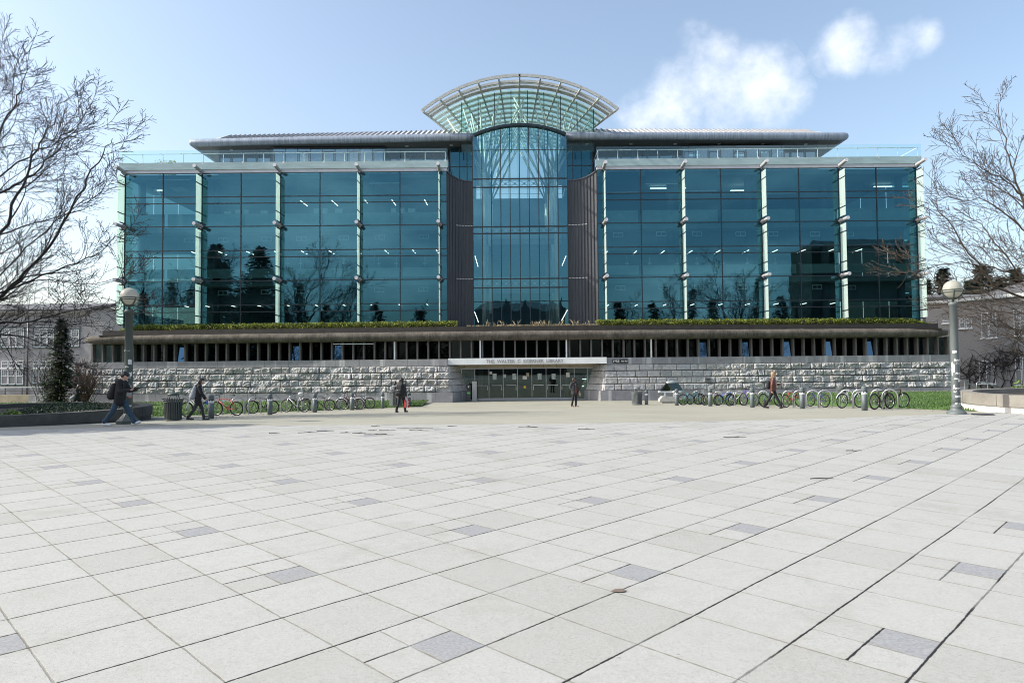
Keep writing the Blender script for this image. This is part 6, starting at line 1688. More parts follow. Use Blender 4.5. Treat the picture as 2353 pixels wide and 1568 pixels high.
# monitors at the top-floor desks
def monitor(px, py, lab, i):
    y = YG + .9; p = W(px, py, y); zb = LEV[2] + 1.2
    t = thing('computer_monitor', lab, 'monitor', (p.x, y, zb - .1), 'monitors on the top floor desks')
    mb = MB(); mb.span((p.x - .3, y, p.z - .17), (p.x + .3, y + .04, p.z + .22)); mb.build('screen_back', MT['white_plastic'], t)
    mb = MB(); mb.span((p.x - .07, y - .02, zb - .05), (p.x + .07, y + .06, p.z - .175)); mb.span((p.x - .12, y - .1, zb - .1), (p.x + .12, y + .1, zb - .051)); mb.build('stand', MT['silver'], t)
for i, (px, py) in enumerate(((522.5, 491), (606.5, 489.5), (778, 485.5), (945.5, 484.5))):
    monitor(px, py, 'white computer monitor behind the top floor glass, ' + ('left one in the second bay', 'right one in the second bay', 'in the third bay', 'in the fourth bay')[i], i)
for k, (px, py, lab) in enumerate(((557, 490, 'white paper boxes behind the top floor glass of the second bay'), (738, 487, 'white paper boxes behind the top floor glass of the third bay'), (915, 486, 'white paper boxes behind the top floor glass of the fourth bay'))):
    y = YG + .9; p = W(px, py, y); t = thing('paper_boxes', lab, 'boxes', (p.x, y, LEV[2] + 1.15), 'boxes on the top floor desks')
    for s in (-.42, .3):
        mb = MB(); z_ = LEV[2] + 1.16; mb.span((p.x + s - .2, y, z_), (p.x + s + .2, y + .25, p.z - .01)); mb.span((p.x + s - .21, y - .01, p.z), (p.x + s + .21, y + .26, p.z + .3)); mb.build('box', MT['white_plastic'], t)
# ================================================================ TREES
def perp(d):
    u = d.cross(Vector((0, 0, 1)))
    return u.normalized() if u.length > 1e-3 else Vector((1, 0, 0))
def bare_tree(name, base, H, R0, label_, mat, seed, group=None, limbs=9, crown=8.0, first=.18, levels=4, dens=1.0, droop=0.0, upw=.35, minr=.011, arc=None, paths=()):
    rd = random.Random(seed); t = thing(name, label_, 'tree', base, group)
    trunk = MB(); br = MB(); trunk.smooth = br.smooth = True
    tpts = [Vector(base) + Vector((0.25 * noise.noise((i * .7, seed, 0)) * i, .25 * noise.noise((seed, i * .7, 3)) * i, H * .62 * i / 7 - (.2 if i == 0 else 0))) for i in range(8)]
    trunk.tube(tpts, [R0 * (1.25 if i == 0 else 1 - .62 * i / 7) for i in range(8)], 10)
    def kids(pts, rs, L, lev):
        n = len(pts) - 1
        if lev >= levels: return
        m = int((10 if lev == 1 else 8 if lev == 2 else 5) * dens * (.8 + .4 * rd.random()) * (max(1, L / crown) if lev == 1 else 1))
        for j in range(m):
            f = .12 + .88 * (j + rd.random() * .7) / m; f = min(f, .985); ii = min(n - 1, int(f * n)); q = pts[ii].lerp(pts[ii + 1], f * n - ii); dd = (pts[ii + 1] - pts[ii]).normalized()
            side = perp(dd); up2 = side.cross(dd); a = rd.uniform(0, 2*pi); s = side * cos(a) + up2 * sin(a) * .75
            an = R(rd.uniform(28, 55)); nd = (dd * cos(an) + s * sin(an)).normalized()
            cl = L * (.5 if lev == 1 else .6 if lev == 2 else .55) * (1.08 - .6 * f) * rd.uniform(.7, 1.25)
            grow(q, nd, cl, max(minr, rs[ii] * .55), lev + 1)
    def grow(p, d, L, r, lev):
        n = 8 if lev <= 1 else (7 if lev == 2 else 5)
        pts = [p]; rs = [r]; bend = Vector((rd.gauss(0, .07), rd.gauss(0, .07), rd.gauss(0, .05)))
        for i in range(1, n + 1):
            k = .06 if lev < 2 else .085
            d = (d + bend + Vector((rd.gauss(0, k), rd.gauss(0, k), rd.gauss(0, k) + (upw * .16 if lev <= 2 else .05) - droop * (.08 if lev >= 2 else 0)))).normalized()
            pts.append(pts[-1] + d * (L / n)); rs.append(max(minr * .8, r * (1 - .8 * i / n)))
        br.tube(pts, rs, 6 if lev == 1 else (5 if lev == 2 else 3), cap=False)
        kids(pts, rs, L, lev)
    for k in range(limbs):
        f = first + (1 - first) * k / (limbs - 1); i = min(6, int(f * 7)); p = tpts[i].lerp(tpts[i + 1], f * 7 - i); a = (k * 2.4 if arc is None else arc[0] + (arc[1] - arc[0]) * ((k * .618) % 1)) + rd.uniform(-.3, .3)
        el = R(12 + 62 * f ** 1.2 + rd.uniform(-6, 6)); d = Vector((cos(a) * cos(el), sin(a) * cos(el), sin(el)))
        grow(p, d, crown * (1.0 - .2 * f) * rd.uniform(.85, 1.1), R0 * .42 * (1 - .45 * f), 1)
    for r1, f, zs, pp in paths:
        i = min(6, int(f * 7)); st = tpts[i].lerp(tpts[i + 1], f * 7 - i); ctl = [st]
        for q, (px, py) in enumerate(pp): ctl.append(W(px, py, base[1] + zs * (q + 1) / len(pp)))
        pts = []
        for q in range(len(ctl) - 1):
            a0, b0, c0, d0 = ctl[max(0, q - 1)], ctl[q], ctl[q + 1], ctl[min(len(ctl) - 1, q + 2)]
            for s in range(4):
                u = s / 4; pts.append(.5 * ((2 * b0) + (c0 - a0) * u + (2*a0 - 5*b0 + 4*c0 - d0) * u*u + (-a0 + 3*b0 - 3*c0 + d0) * u**3) + Vector((rd.gauss(0, .04), rd.gauss(0, .06), rd.gauss(0, .04))))
        pts.append(ctl[-1]); n = len(pts) - 1; rs = [max(minr, .78 * r1 * (1 - .88 * q / n)) for q in range(n + 1)]
        br.tube(pts, rs, 7, cap=False); L = sum((pts[q + 1] - pts[q]).length for q in range(n)); kids(pts, rs, min(L * .8, 6.6), 1)
    trunk.build('trunk', mat, t); br.build('branches', mat, t); return t
# left tree: its trunk stands just outside the picture
def at_px(px, y): p = W(px, 900, y); return Vector((p.x, y, gz(p.x, y)))
LP = [(.13, .3, .6, [(-70, 730), (0, 683), (60, 622), (130, 540), (190, 430), (232, 365), (258, 318)]),
      (.12, .42, -1.5, [(-80, 640), (0, 540), (40, 450), (75, 360), (108, 300), (138, 230)]),
      (.09, .5, 1.5, [(-90, 540), (0, 445), (60, 410), (120, 355), (172, 300), (205, 245)]),
      (.08, .3, 2.0, [(-70, 712), (40, 655), (150, 612), (235, 575), (292, 520)]),
      (.07, .2, -1.0, [(-70, 750), (50, 742), (150, 716), (240, 700), (300, 680)]),
      (.06, .25, -2.0, [(-70, 735), (0, 672), (90, 640), (190, 652), (282, 640)]),
      (.09, .62, .5, [(-110, 420), (-20, 330), (25, 250), (50, 190), (62, 135)]),
      (.07, .55, -2.0, [(-90, 480), (0, 400), (80, 350), (150, 322), (215, 290)]),
      (.06, .16, 1.0, [(-70, 775), (40, 772), (120, 800), (190, 838)]),
      (.06, .75, 1.0, [(-110, 360), (-30, 260), (-8, 190), (4, 130)]),
      (.06, .35, 2.5, [(-60, 690), (40, 590), (130, 510), (205, 455), (268, 430)])]
bare_tree('bare_tree', at_px(-175, 30.0), 15.0, .36, 'large leafless tree at left, trunk outside the frame, twigs against the sky', MT['bark_dark'], 11, limbs=7, crown=6.0, first=.3, dens=1.05, droop=.05, arc=(2.2, 4.2), paths=LP, minr=.0105)
RP = [(.1, .55, 1.0, [(2400, 560), (2352, 457), (2321, 381), (2303, 300), (2292, 225)]),
      (.07, .5, -1.0, [(2400, 500), (2340, 440), (2282, 400), (2230, 371), (2204, 345)]),
      (.07, .45, 1.5, [(2420, 590), (2352, 527), (2282, 469), (2214, 458), (2172, 447)]),
      (.1, .3, -.5, [(2430, 710), (2352, 683), (2282, 650), (2233, 585), (2175, 508), (2126, 449)]),
      (.07, .36, 2.0, [(2430, 690), (2352, 634), (2282, 556), (2253, 517), (2187, 478)]),
      (.06, .28, 0., [(2430, 700), (2352, 644), (2282, 615), (2185, 603), (2100, 622), (2078, 606)]),
      (.05, .24, 1.0, [(2430, 735), (2352, 722), (2282, 712), (2214, 693), (2172, 682)]),
      (.05, .2, -1.0, [(2430, 780), (2360, 765), (2310, 745), (2260, 722), (2222, 700)]),
      (.05, .18, 1.5, [(2430, 800), (2370, 800), (2330, 772), (2290, 770)])]
bare_tree('bare_tree', at_px(2520, 32.0), 13.0, .3, 'leafless tree at right with sunlight coloured into its brown twigs, trunk outside the frame', MT['bark_sunlit'], 23, limbs=7, crown=6.5, first=.3, dens=1.0, droop=.03, arc=(-1.3, 1.3), paths=RP, minr=.0105)
def conifer(name, base, H, Rb, label_, seed, mat=None, group=None, ncl=1.0, leafs=.5, start=.08, irregular=.25, trunk_r=None, cards=5):
    rd = random.Random(seed); t = thing(name, label_, 'tree', base, group); base = Vector(base)
    mb = MB(); mb.smooth = True; tr = trunk_r or H * .014
    mb.tube([base + Vector((0, 0, -.2)), base + Vector((0, 0, H * .5)), base + Vector((0, 0, H * .98))], [tr, tr * .6, .02], 8); mb.build('trunk', MT['bark_dark'], t)
    fol = MB(); z = start; 
    while z < .99:
        r = Rb * (1 - z) ** .85 * (1 - irregular + 2 * irregular * rd.random()); r *= .75 + .5 * noise.noise((z * 9, seed, 0)) ** 2 + .2
        nb = max(4, int(7 * ncl))
        for k in range(nb):
            a = rd.uniform(0, 2*pi); rr = r * rd.uniform(.6, 1.08); p0 = base + Vector((0, 0, z * H)); steps = max(2, int(rr / (leafs * .8)))
            for i in range(steps):
                f = (i + .6) / steps; drop = -.28 * rr * f * f + .05 * rr * f
                c = p0 + Vector((cos(a) * rr * f, sin(a) * rr * f, drop + rd.gauss(0, .06)))
                for _ in range(cards):
                    b = a + rd.uniform(-1.1, 1.1); l = leafs * rd.uniform(.5, 1.15); d = Vector((cos(b), sin(b), rd.uniform(-.55, .25))) * l; s = Vector((-sin(b), cos(b), rd.uniform(-.5, .5))) * l * .22
                    o = c + Vector((rd.gauss(0, .12), rd.gauss(0, .12), rd.gauss(0, .1))) * leafs * 2
                    fol.add([o, o + d * .5 + s, o + d, o + d * .5 - s], [(0, 1, 2, 3)])
        z += .022 * (1.2 if H < 8 else 1)
    fol.build('crown', mat or MT['conifer_leaf'], t); return t
# small dark conifer beside the left end of the base
b_ = W(140, 903, 49.0); conifer('ivy_clad_conifer', (b_.x, 49.0, gz(b_.x, 49)), 2.75 + (847 - 727) / FPX * 49, 1.5, 'narrow ragged dark conifer before the stucco hall at left', 5, MT['cypress_leaf'], leafs=.34, start=.02, irregular=.45, ncl=1.5)
def twiggy(name, base, H, w, label_, mat, seed, n=90):
    rd = random.Random(seed); mb = MB(); base = Vector(base)
    for _ in range(n):
        a = rd.uniform(0, 2*pi); d = Vector((cos(a) * rd.uniform(.05, .5), sin(a) * rd.uniform(.05, .5), 1)).normalized(); p = base + Vector((rd.gauss(0, w * .15), rd.gauss(0, w * .15), 0)); pts = [p]
        L = H * rd.uniform(.6, 1.05)
        for i in range(6): d = (d + Vector((rd.gauss(0, .12), rd.gauss(0, .12), .02))).normalized(); pts.append(pts[-1] + d * L / 6)
        mb.tube(pts, [.025 - .003 * i for i in range(7)], 4, cap=False)
        for j in range(2, 6):
            for _ in range(2): e = (d + Vector((rd.gauss(0, .6), rd.gauss(0, .6), .2))).normalized(); mb.tube([pts[j], pts[j] + e * L * .12, pts[j] + e * L * .2 + Vector((0, 0, .05))], [.01, .008, .006], 3, cap=False)
    o = mb.build(name, mat, None, base); tag(o, label_, 'shrub')
b_ = W(192, 900, 52.5); twiggy('bare_shrub', (b_.x, 52.5, 0), 3.6, 1.5, 'reddish brown leafless shrub between the dark conifer and the stone base', MT['twig_red'], 3)
b_ = W(118, 905, 53.5); twiggy('bare_shrub', (b_.x, 53.5, 0), 4.2, 2.2, 'leafless brown shrub left of the dark conifer', MT['bark_dark'], 4, 60)
# evergreens beyond the right-hand roofs
for px, top, y, r, lab, sd in ((2131, 640, 110, 3.0, 'dark evergreen just clear of the right glass corner', 31), (2170, 612, 108, 4.0, 'dark evergreen left of the right street lamp globe', 32), (2262, 603, 104, 4.6, 'tallest dark evergreen behind the roofs right of the lamp globe', 33), (2302, 632, 112, 4.2, 'lower dark evergreen between two taller ones at right', 34), (2338, 612, 106, 4.0, 'dark evergreen at the right edge of the picture', 35), (2232, 640, 116, 4.0, 'low dark evergreen hidden mostly behind the lamp globe', 36)):
    p = W(px, 800, y); zt_ = W(px, top, y).z; conifer('evergreen', (p.x, y, 0), zt_, r * 1.5, lab, sd, leafs=.8, group='evergreens beyond the right hall', start=.2, irregular=.3, ncl=1.8)
# evergreens at the left, outside the picture, that shade the planter, lamp and bin
conifer('evergreen', (-33.5, 20.8, .5), 18.5, 9.5, 'tall evergreen outside the picture on the left, the nearer one', 51, leafs=.6, group='evergreens left of the plaza', start=.03, ncl=2.6, irregular=.1, cards=6)
conifer('evergreen', (-37, 26.5, .5), 18, 9.0, 'tall evergreen outside the picture on the left, the farther one', 52, leafs=.6, group='evergreens left of the plaza', start=.03, ncl=2.6, irregular=.1, cards=6)
# ---------------------------------------------------------------- across the plaza, mirrored in the glass
def mir(px, depth):      # where an object must stand to be mirrored at a given picture column
    return (px - 1176) / FPX * (2 * YG + depth)
def mtop(py, depth): return CAMZ + (845 - py) / FPX * (2 * YG + depth)
for px, top, dep, r, lab, sd in ((640, 676, 44, 7, 'low spreading evergreen across the plaza by the broad bare tree', 81), (865, 700, 42, 6, 'low spreading evergreen across the plaza near the atrium, left side', 82), (960, 712, 44, 7, 'lowest evergreen across the plaza, left of the atrium', 83), (1425, 700, 40, 5, 'low evergreen across the plaza, just right of the atrium', 84), (1500, 706, 42, 6, 'low spreading evergreen across the plaza, right of the atrium', 85), (1795, 690, 44, 6, 'evergreen across the plaza next to the dark hall', 86), (330, 670, 40, 7, 'broad low evergreen across the plaza, farthest left', 87), (470, 640, 42, 7, 'broad evergreen across the plaza between the leafless trees', 88), (690, 652, 40, 3.2, 'narrow ivy dark evergreen across the plaza', 63), (745, 690, 42, 4.2, 'low rounded evergreen across the plaza', 64), (1590, 668, 40, 3.5, 'evergreen across the plaza on the right side', 65), (1640, 690, 42, 4.5, 'low evergreen across the plaza on the right side', 66), (1742, 648, 40, 3.4, 'tall narrow evergreen across the plaza on the right side', 67), (395, 640, 38, 6, 'evergreen at the far left across the plaza', 68)):
    conifer('evergreen', (mir(px, dep), -dep, .5), mtop(top, dep) - .5, r, lab, sd, leafs=.8, group='evergreens across the plaza', start=.03, ncl=1.3, cards=4)
for px, top, dep, lab, sd in ((330, 560, 34, 'leafless tree across the plaza at the far left', 71), (430, 570, 36, 'leafless tree across the plaza, second from the left', 72), (520, 560, 40, 'leafless tree across the plaza behind the broad evergreen', 73), (790, 655, 36, 'leafless tree across the plaza near the narrow evergreen', 74), (1550, 650, 36, 'leafless tree across the plaza on the right side', 75), (1690, 650, 36, 'lower leafless tree across the plaza on the right side', 76), (1830, 625, 34, 'leafless tree across the plaza before the dark hall', 77), (960, 680, 38, 'small leafless tree across the plaza, left of the atrium', 78), (1450, 672, 36, 'small leafless tree across the plaza, right of the atrium', 79)):
    h = mtop(top, dep) - .5; bare_tree('bare_tree', (mir(px, dep), -dep, .5), h, h * .018, lab, MT['bark_dark'], sd, group='leafless trees across the plaza', limbs=9, crown=h * .42, first=.2, levels=4, dens=.85, minr=.016)
D_ = 60
OLD = thing('old_library', 'dark old stone hall with gables across the plaza, mirrored in the atrium', 'building', (mir(1200, D_), -D_, .5))
x0, x1 = mir(1090, D_), mir(1300, D_); zt_ = mtop(715, D_)
mb = MB(); mb.span((x0, -D_ - 14, 0), (x1, -D_, zt_)); part(mb, 'wall', surf('old_stone', (.1, .1, .1), .9, .3, 1), OLD)
mb = MB(); mb.prism([(x0, -D_ + .2, zt_), (x1, -D_ + .2, zt_), (x1 - 3, -D_ - 6, zt_ + 2.4), (x0 + 3, -D_ - 6, zt_ + 2.4)], (0, -.3, .1)); part(mb, 'roof', MT['slate'], OLD)
for px, w in ((1163, 2.4), (1207, 1.8), (1290, 1.2)):
    x = mir(px, D_); zz = mtop(697 if px == 1163 else 700, D_); mb = MB(); mb.prism([(x - w, -D_ + .3, zt_ - .2), (x + w, -D_ + .3, zt_ - .2), (x + w * .3, -D_ + .3, zz - 1), (x, -D_ + .3, zz + 1.2), (x - w * .3, -D_ + .3, zz - 1)], (0, -.6, 0)); part(mb, 'gable', MT['slate'], OLD)
D2 = 38
x0, x1 = mir(1868, D2), mir(2140, D2); BL = thing('brick_hall', 'tall dark hall across the plaza, mirrored in the right corner of the glass', 'building', ((x0 + x1) / 2, -D2, .5))
mb = MB(); mb.span((x0, -D2 - 12, 0), (x1, -D2, mtop(572, D2))); part(mb, 'wall', surf('dark_brick', (.05, .042, .034), .9, .3, 1), BL)
mb = MB(); zt_ = mtop(572, D2); mb.prism([(x0 - .5, -D2 + .5, zt_), (x1 + .5, -D2 + .5, zt_), (x1 - 3, -D2 - 6, zt_ + 2.2), (x0 + 3, -D2 - 6, zt_ + 2.2)], (0, -.3, .1)); part(mb, 'roof', MT['slate'], BL)
for k in range(5):
    for j in range(3):
        x = x0 + 3 + (x1 - x0 - 6) * k / 4; z = 3 + 5.5 * j; mb = MB(); mb.span((x - .8, -D2 + .02, z), (x + .8, -D2 + .06, z + 3)); part(mb, 'window', MT['house_glass'], BL)
# ================================================================ PEOPLE
def capsule(mb, a, b, r0, r1, n=12, sc=(1, 1, 1)):
    a, b = Vector(a), Vector(b); d = b - a; L = d.length
    if L < 1e-5: mb.ball(a, r0, n, 8); return
    d.normalize(); pts = []; rs = []
    for k in range(4): t = R(-84 + 28 * k); pts.append(a + d * r0 * sin(t)); rs.append(r0 * cos(t))
    for k in range(4): t = R(28 * k); pts.append(b + d * r1 * sin(t)); rs.append(r1 * cos(t))
    mb.tube(pts, rs, n)
def remeshed(mb, name, mat, voxel, parent, smooth=3):
    o = mb.build('tmp_shape', mat)
    m = o.modifiers.new('r', 'REMESH'); m.mode = 'VOXEL'; m.voxel_size = voxel; m.use_smooth_shade = True
    s = o.modifiers.new('s', 'SMOOTH'); s.iterations = smooth; s.factor = .5
    bpy.context.view_layer.update(); dg = bpy.context.evaluated_depsgraph_get()
    me = bpy.data.meshes.new_from_object(o.evaluated_get(dg)); me.name = name
    old = o.data; bpy.data.objects.remove(o); bpy.data.meshes.remove(old)
    me.materials.clear(); me.materials.append(mat)
    me.polygons.foreach_set('use_smooth', [True] * len(me.polygons))
    ob = bpy.data.objects.new(name, me); COL.objects.link(ob)
    if parent: ob.parent = parent
    return ob
def person(label_, loc, heading, H, pose, wear):
    t = thing('person', label_, 'person', loc, None, heading)
    k = H / 1.75
    V = lambda x, y, z: Vector((x * k, y * k, z * k))
    lean = R(pose.get('lean', 0))
    hipz = pose.get('hip', .92)
    def fwd(p, base, a):     # rotate about the y axis through base, + leans forward (+x)
        q = p - base; return base + Vector((q.x * cos(a) + q.z * sin(a), q.y, -q.x * sin(a) + q.z * cos(a)))
    pel = V(0, 0, hipz)
    T = lambda x, y, z: fwd(V(x, y, hipz + z), pel, lean)
    neck, chest, sh = T(0, 0, .52), T(.01, 0, .34), {s: T(-.01, s * .185, .47) for s in (1, -1)}
    # legs
    hip, knee, ank, toe = {}, {}, {}, {}
    for s, (sw, kf, ft) in ((1, pose['legL']), (-1, pose['legR'])):
        hip[s] = pel + V(0, s * .09, -.02); a = R(sw)
        knee[s] = hip[s] + V(sin(a) * .43, s * .005, -cos(a) * .43); b = a - R(kf)
        ank[s] = knee[s] + V(sin(b) * .41, 0, -cos(b) * .41); f = R(ft)
        toe[s] = ank[s] + V(cos(f) * .17, s * .02, -.045 + sin(f) * .17)
    # arms: swing forward, spread, elbow bend, inward turn
    elb, wri, hnd = {}, {}, {}
    for s, (sw, ab, ef, inn) in ((1, pose['armL']), (-1, pose['armR'])):
        a = R(sw) + lean * 0; o = R(ab)
        u = Vector((sin(a) * cos(o), s * sin(o), -cos(a) * cos(o))); elb[s] = sh[s] + u * .29 * k
        b = a + R(ef); w = Vector((sin(b), 0, -cos(b))); w = (w * cos(R(inn)) + Vector((0, -s * sin(R(inn)), 0))).normalized(); wri[s] = elb[s] + w * .25 * k; hnd[s] = w
    hy, hp = R(pose.get('yaw', 0)), R(pose.get('nod', 0))
    hc = neck + fwd(V(.02, 0, .165), V(0, 0, 0), lean * .6 + hp * .6)
    Hf = Vector((cos(hy) * cos(hp), sin(hy) * cos(hp), -sin(hp))); Hs = Vector((-sin(hy), cos(hy), 0)); Hu = Hf.cross(Hs)
    hd = lambda f, s, u: hc + (Hf * f + Hs * s + Hu * u) * k
    # --- body, one continuous skin
    mb = MB()
    capsule(mb, hd(-.012, 0, .03), hd(.02, 0, .015), .092*k, .088*k); capsule(mb, hd(.03, 0, -.05), hd(.045, 0, -.075), .066*k, .05*k)
    capsule(mb, neck - V(0, 0, .04), hd(-.01, 0, -.06), .056*k, .054*k)
    capsule(mb, hd(.098, 0, .0), hd(.116, 0, -.025), .012*k, .017*k, 8); capsule(mb, hd(.088, -.02, -.055), hd(.088, .02, -.055), .014*k, .014*k, 8)
    for s in (1, -1):
        capsule(mb, hd(-.005, s * .088, .01), hd(-.008, s * .09, -.03), .018*k, .014*k, 8); mb.ball(hd(.085, s * .033, .012), .014*k, 8, 6)
        capsule(mb, sh[s], elb[s], .045*k, .036*k); capsule(mb, elb[s], wri[s], .037*k, .025*k)
        capsule(mb, hip[s], knee[s], .075*k, .052*k); capsule(mb, knee[s], ank[s], .05*k, .034*k); capsule(mb, ank[s], toe[s], .034*k, .03*k)
        capsule(mb, sh[s], chest, .06*k, .1*k)
        # palm, four fingers of unequal length curled, thumb from the side of the palm
        w = hnd[s]; sd = Vector((0, 1, 0)) - w * w.y; sd = sd.normalized() if sd.length > .1 else Vector((1, 0, 0)); nm = w.cross(sd).normalized()
        pc = wri[s] + w * .045 * k; capsule(mb, pc - sd * .02 * k, pc + sd * .02 * k, .024*k, .024*k, 8); capsule(mb, wri[s], pc + w * .03 * k, .024*k, .027*k, 8)
        for i, (o_, l) in enumerate(((-.033, .062), (-.011, .075), (.011, .072), (.033, .055))):
            p0 = pc + sd * o_ * k + w * .03 * k; p1 = p0 + (w * .75 + nm * .5).normalized() * l * .55 * k; p2 = p1 + (w * .2 + nm).normalized() * l * .5 * k
            capsule(mb, p0, p1, .0105*k, .0095*k, 8); capsule(mb, p1, p2, .0095*k, .008*k, 8)
        th = pc - sd * (s * .028) * k; capsule(mb, th, th + (w * .6 - sd * s * .5 + nm * .4).normalized() * .05 * k, .013*k, .01*k, 8)
    capsule(mb, pel, chest, .11*k, .11*k); capsule(mb, chest, neck - V(0, 0, .02), .1*k, .06*k)
    body = remeshed(mb, 'body', MT[wear['skin']], .0095 * k, t, 2)
    mb = MB()
    for s in (1, -1): mb.ball(hd(.1, s * .033, .014), .0085*k, 8, 6, (1, 1.4, .7))
    capsule(mb, hd(.1, -.02, -.054), hd(.1, .02, -.054), .0045*k, .0045*k, 6)
    mb.build('eyes', MT['hair_black'], t)
    # --- trousers
    mb = MB(); tr = wear.get('trouser_r', 1.0)
    for s in (1, -1):
        capsule(mb, hip[s], knee[s], .098*k, .072*k*tr); capsule(mb, knee[s], ank[s] + V(0, 0, .02), .072*k*tr, .058*k*tr)
        mb.tube([ank[s] + V(0, 0, .1), ank[s] + V(-.005, 0, -.005)], [.06*k*tr, .064*k*tr], 12)
    capsule(mb, pel + V(0, -.05, 0), pel + V(0, .05, 0), .125*k, .125*k); capsule(mb, pel, pel + (T(0, 0, .12) - pel), .125*k, .12*k)
    remeshed(mb, 'trousers', MT[wear['trousers']], .016 * k, t, 3)
    # --- jacket
    mb = MB(); jr = wear.get('jacket_r', 1.0); jl = wear.get('jacket_len', -.1)
    for y in (-.07, 0, .07):
        capsule(mb, T(0, y, jl), T(0, y * 1.1, .2), .122*k*jr, .118*k*jr); capsule(mb, T(0, y * 1.1, .2), T(0, y * 1.15, .4), .12*k*jr, .105*k*jr)
    for s in (1, -1):
        capsule(mb, sh[s] - Vector((0, s * .07 * k, 0)), sh[s], .085*k*jr, .075*k*jr); capsule(mb, sh[s], elb[s], .076*k*jr, .062*k*jr); capsule(mb, elb[s], wri[s], .06*k*jr, .048*k*jr)
    capsule(mb, T(0, 0, .45), T(0, 0, .53), .085*k, .068*k)
    if wear.get('hood'): capsule(mb, T(-.1, -.07, .5), T(-.1, .07, .5), .075*k, .075*k); capsule(mb, T(-.13, 0, .44), T(-.11, 0, .5), .07*k, .07*k)
    j = remeshed(mb, 'jacket', MT[wear['jacket']], .017 * k, t, 3)
    if wear.get('front'):     # open front showing another layer
        mb = MB(); capsule(mb, T(.1, .0, jl + .04), T(.1, 0, .42), .055*k*jr, .045*k*jr); remeshed(mb, wear.get('front_name', 'shirt'), MT[wear['front']], .016*k, t, 2)
    if wear.get('scarf'):
        mb = MB()
        for i in range(12): a = 2*pi*i/12; b = 2*pi*(i+1)/12; capsule(mb, T(.01 + .085 * cos(a), .09 * sin(a), .5 - .03 * cos(a)), T(.01 + .085 * cos(b), .09 * sin(b), .5 - .03 * cos(b)), .038*k, .038*k, 8)
        capsule(mb, T(.1, .03, .46), T(.14, .05, .2), .045*k, .05*k); capsule(mb, T(.1, -.04, .46), T(.14, -.05, .12), .045*k, .05*k)
        remeshed(mb, 'scarf', MT[wear['scarf']], .014*k, t, 1)
    # --- hair
    mb = MB(); hl_ = wear.get('hair_len', .0)
    capsule(mb, hd(-.03, 0, .045), hd(.03, 0, .062), .1*k, .082*k); capsule(mb, hd(-.045, -.03, -.0), hd(-.045, .03, .0), .08*k, .08*k)
    for s in (1, -1): capsule(mb, hd(-.01, s * .06, .05), hd(-.03, s * .075, -.02), .05*k, .04*k)
    if wear.get('fringe'): capsule(mb, hd(.07, -.04, .065), hd(.07, .04, .065), .035*k, .035*k)
    if hl_:
        for s in (-.06, -.02, .02, .06): capsule(mb, hd(-.06, s, -.02), hd(-.075, s * 1.15, -.02 - hl_), .055*k, .035*k)
        for s in (1, -1): capsule(mb, hd(-.01, s * .085, .0), hd(-.0, s * .1, -.02 - hl_ * .9), .036*k, .026*k)
    remeshed(mb, 'hair', MT[wear['hair']], .013*k, t, 1)
    # --- shoes
    for s in (1, -1):
        mb = MB(); d = (toe[s] - ank[s]); d.z = d.z; a0 = ank[s] + V(-.035, 0, -.05); 
        capsule(mb, ank[s] + V(-.04, 0, -.035), toe[s] + V(.01, 0, .012), .046*k, .038*k); capsule(mb, ank[s] + V(0, 0, -.01), ank[s] + V(0, 0, .03) if not wear.get('boots') else ank[s] + V(0, 0, .2), .05*k, .05*k)
        sh_ = remeshed(mb, 'shoe', MT[wear['shoes']], .011*k, t, 1)
        if wear.get('stripes'):
            mb = MB()
            for i in range(3):
                c = ank[s].lerp(toe[s], .3 + .17 * i) + V(0, -.043, .0); mb.beam(c + V(.014, 0, .03), c + V(-.012, -.002, -.032), .013*k, .008*k, (0, 1, 0))
            mb.build('shoe_stripes', MT['cloth_black'], sh_)
        if wear.get('sole'):
            mb = MB(); mb.beam(ank[s] + V(-.075, 0, -.072), toe[s] + V(.035, 0, -.027), .075*k, .016*k); mb.build('sole', MT[wear['sole']], sh_)
    return t, dict(T=T, V=V, k=k, wri=wri, hnd=hnd, sh=sh, elb=elb, hd=hd)
def worn(name, label_, cat, mb, mat, p, extra=()):
    """a carried thing: built in the carrier's own coordinates, then stood in the place beside it"""
    o = thing(name, label_, cat, p.location, None, p.rotation_euler.z)
    remeshed(mb, name.split('_')[-1] + '_body' if False else 'main_body', mat, .016, o, 2)
    for nm, m2, mt in extra: e = m2.build(nm, mt); e.parent = o
    return o
def backpack(p, J, label_, mat, strap_mat, w=.3, h=.46, d=.17, sag=0.0, logo=None):
    T, k = J['T'], J['k']; mb = MB()
    for y in (-w/2 + .07, 0, w/2 - .07):
        capsule(mb, T(-.13 - d/3 - sag, y, -.0 + .03), T(-.12 - d/4, y * .85, h - .1), (d/2 + .015)*k, (d/2 - .015)*k)
    capsule(mb, T(-.21 - d/3 - sag, -w/5, .06), T(-.21 - d/3 - sag, w/5, .06), .06*k, .06*k); capsule(mb, T(-.21 - d/3 - sag, -w/5, .15), T(-.21 - d/3 - sag, w/5, .15), .05*k, .05*k)
    st = MB(); st.smooth = True
    for s in (1, -1): st.tube([T(-.12, s * .1, .44), T(-.0, s * .115, .535), T(.12, s * .12, .42), T(.13, s * .14, .25), T(.0, s * .16, .12), T(-.13, s * .12, .08)], .022*k, 6)
    ex = [('shoulder_straps', st, strap_mat)]
    pk = MB(); pk.smooth = True; pk.tube([T(-.27 - d/3 - sag, -w/3.2, .22), T(-.285 - d/3 - sag, 0, .235), T(-.27 - d/3 - sag, w/3.2, .22)], .008*k, 5); ex.append(('zip_line', pk, MT['silver']))
    return worn('backpack', label_, 'backpack', mb, mat, p, ex)
def at(px, py): return G(px, py)
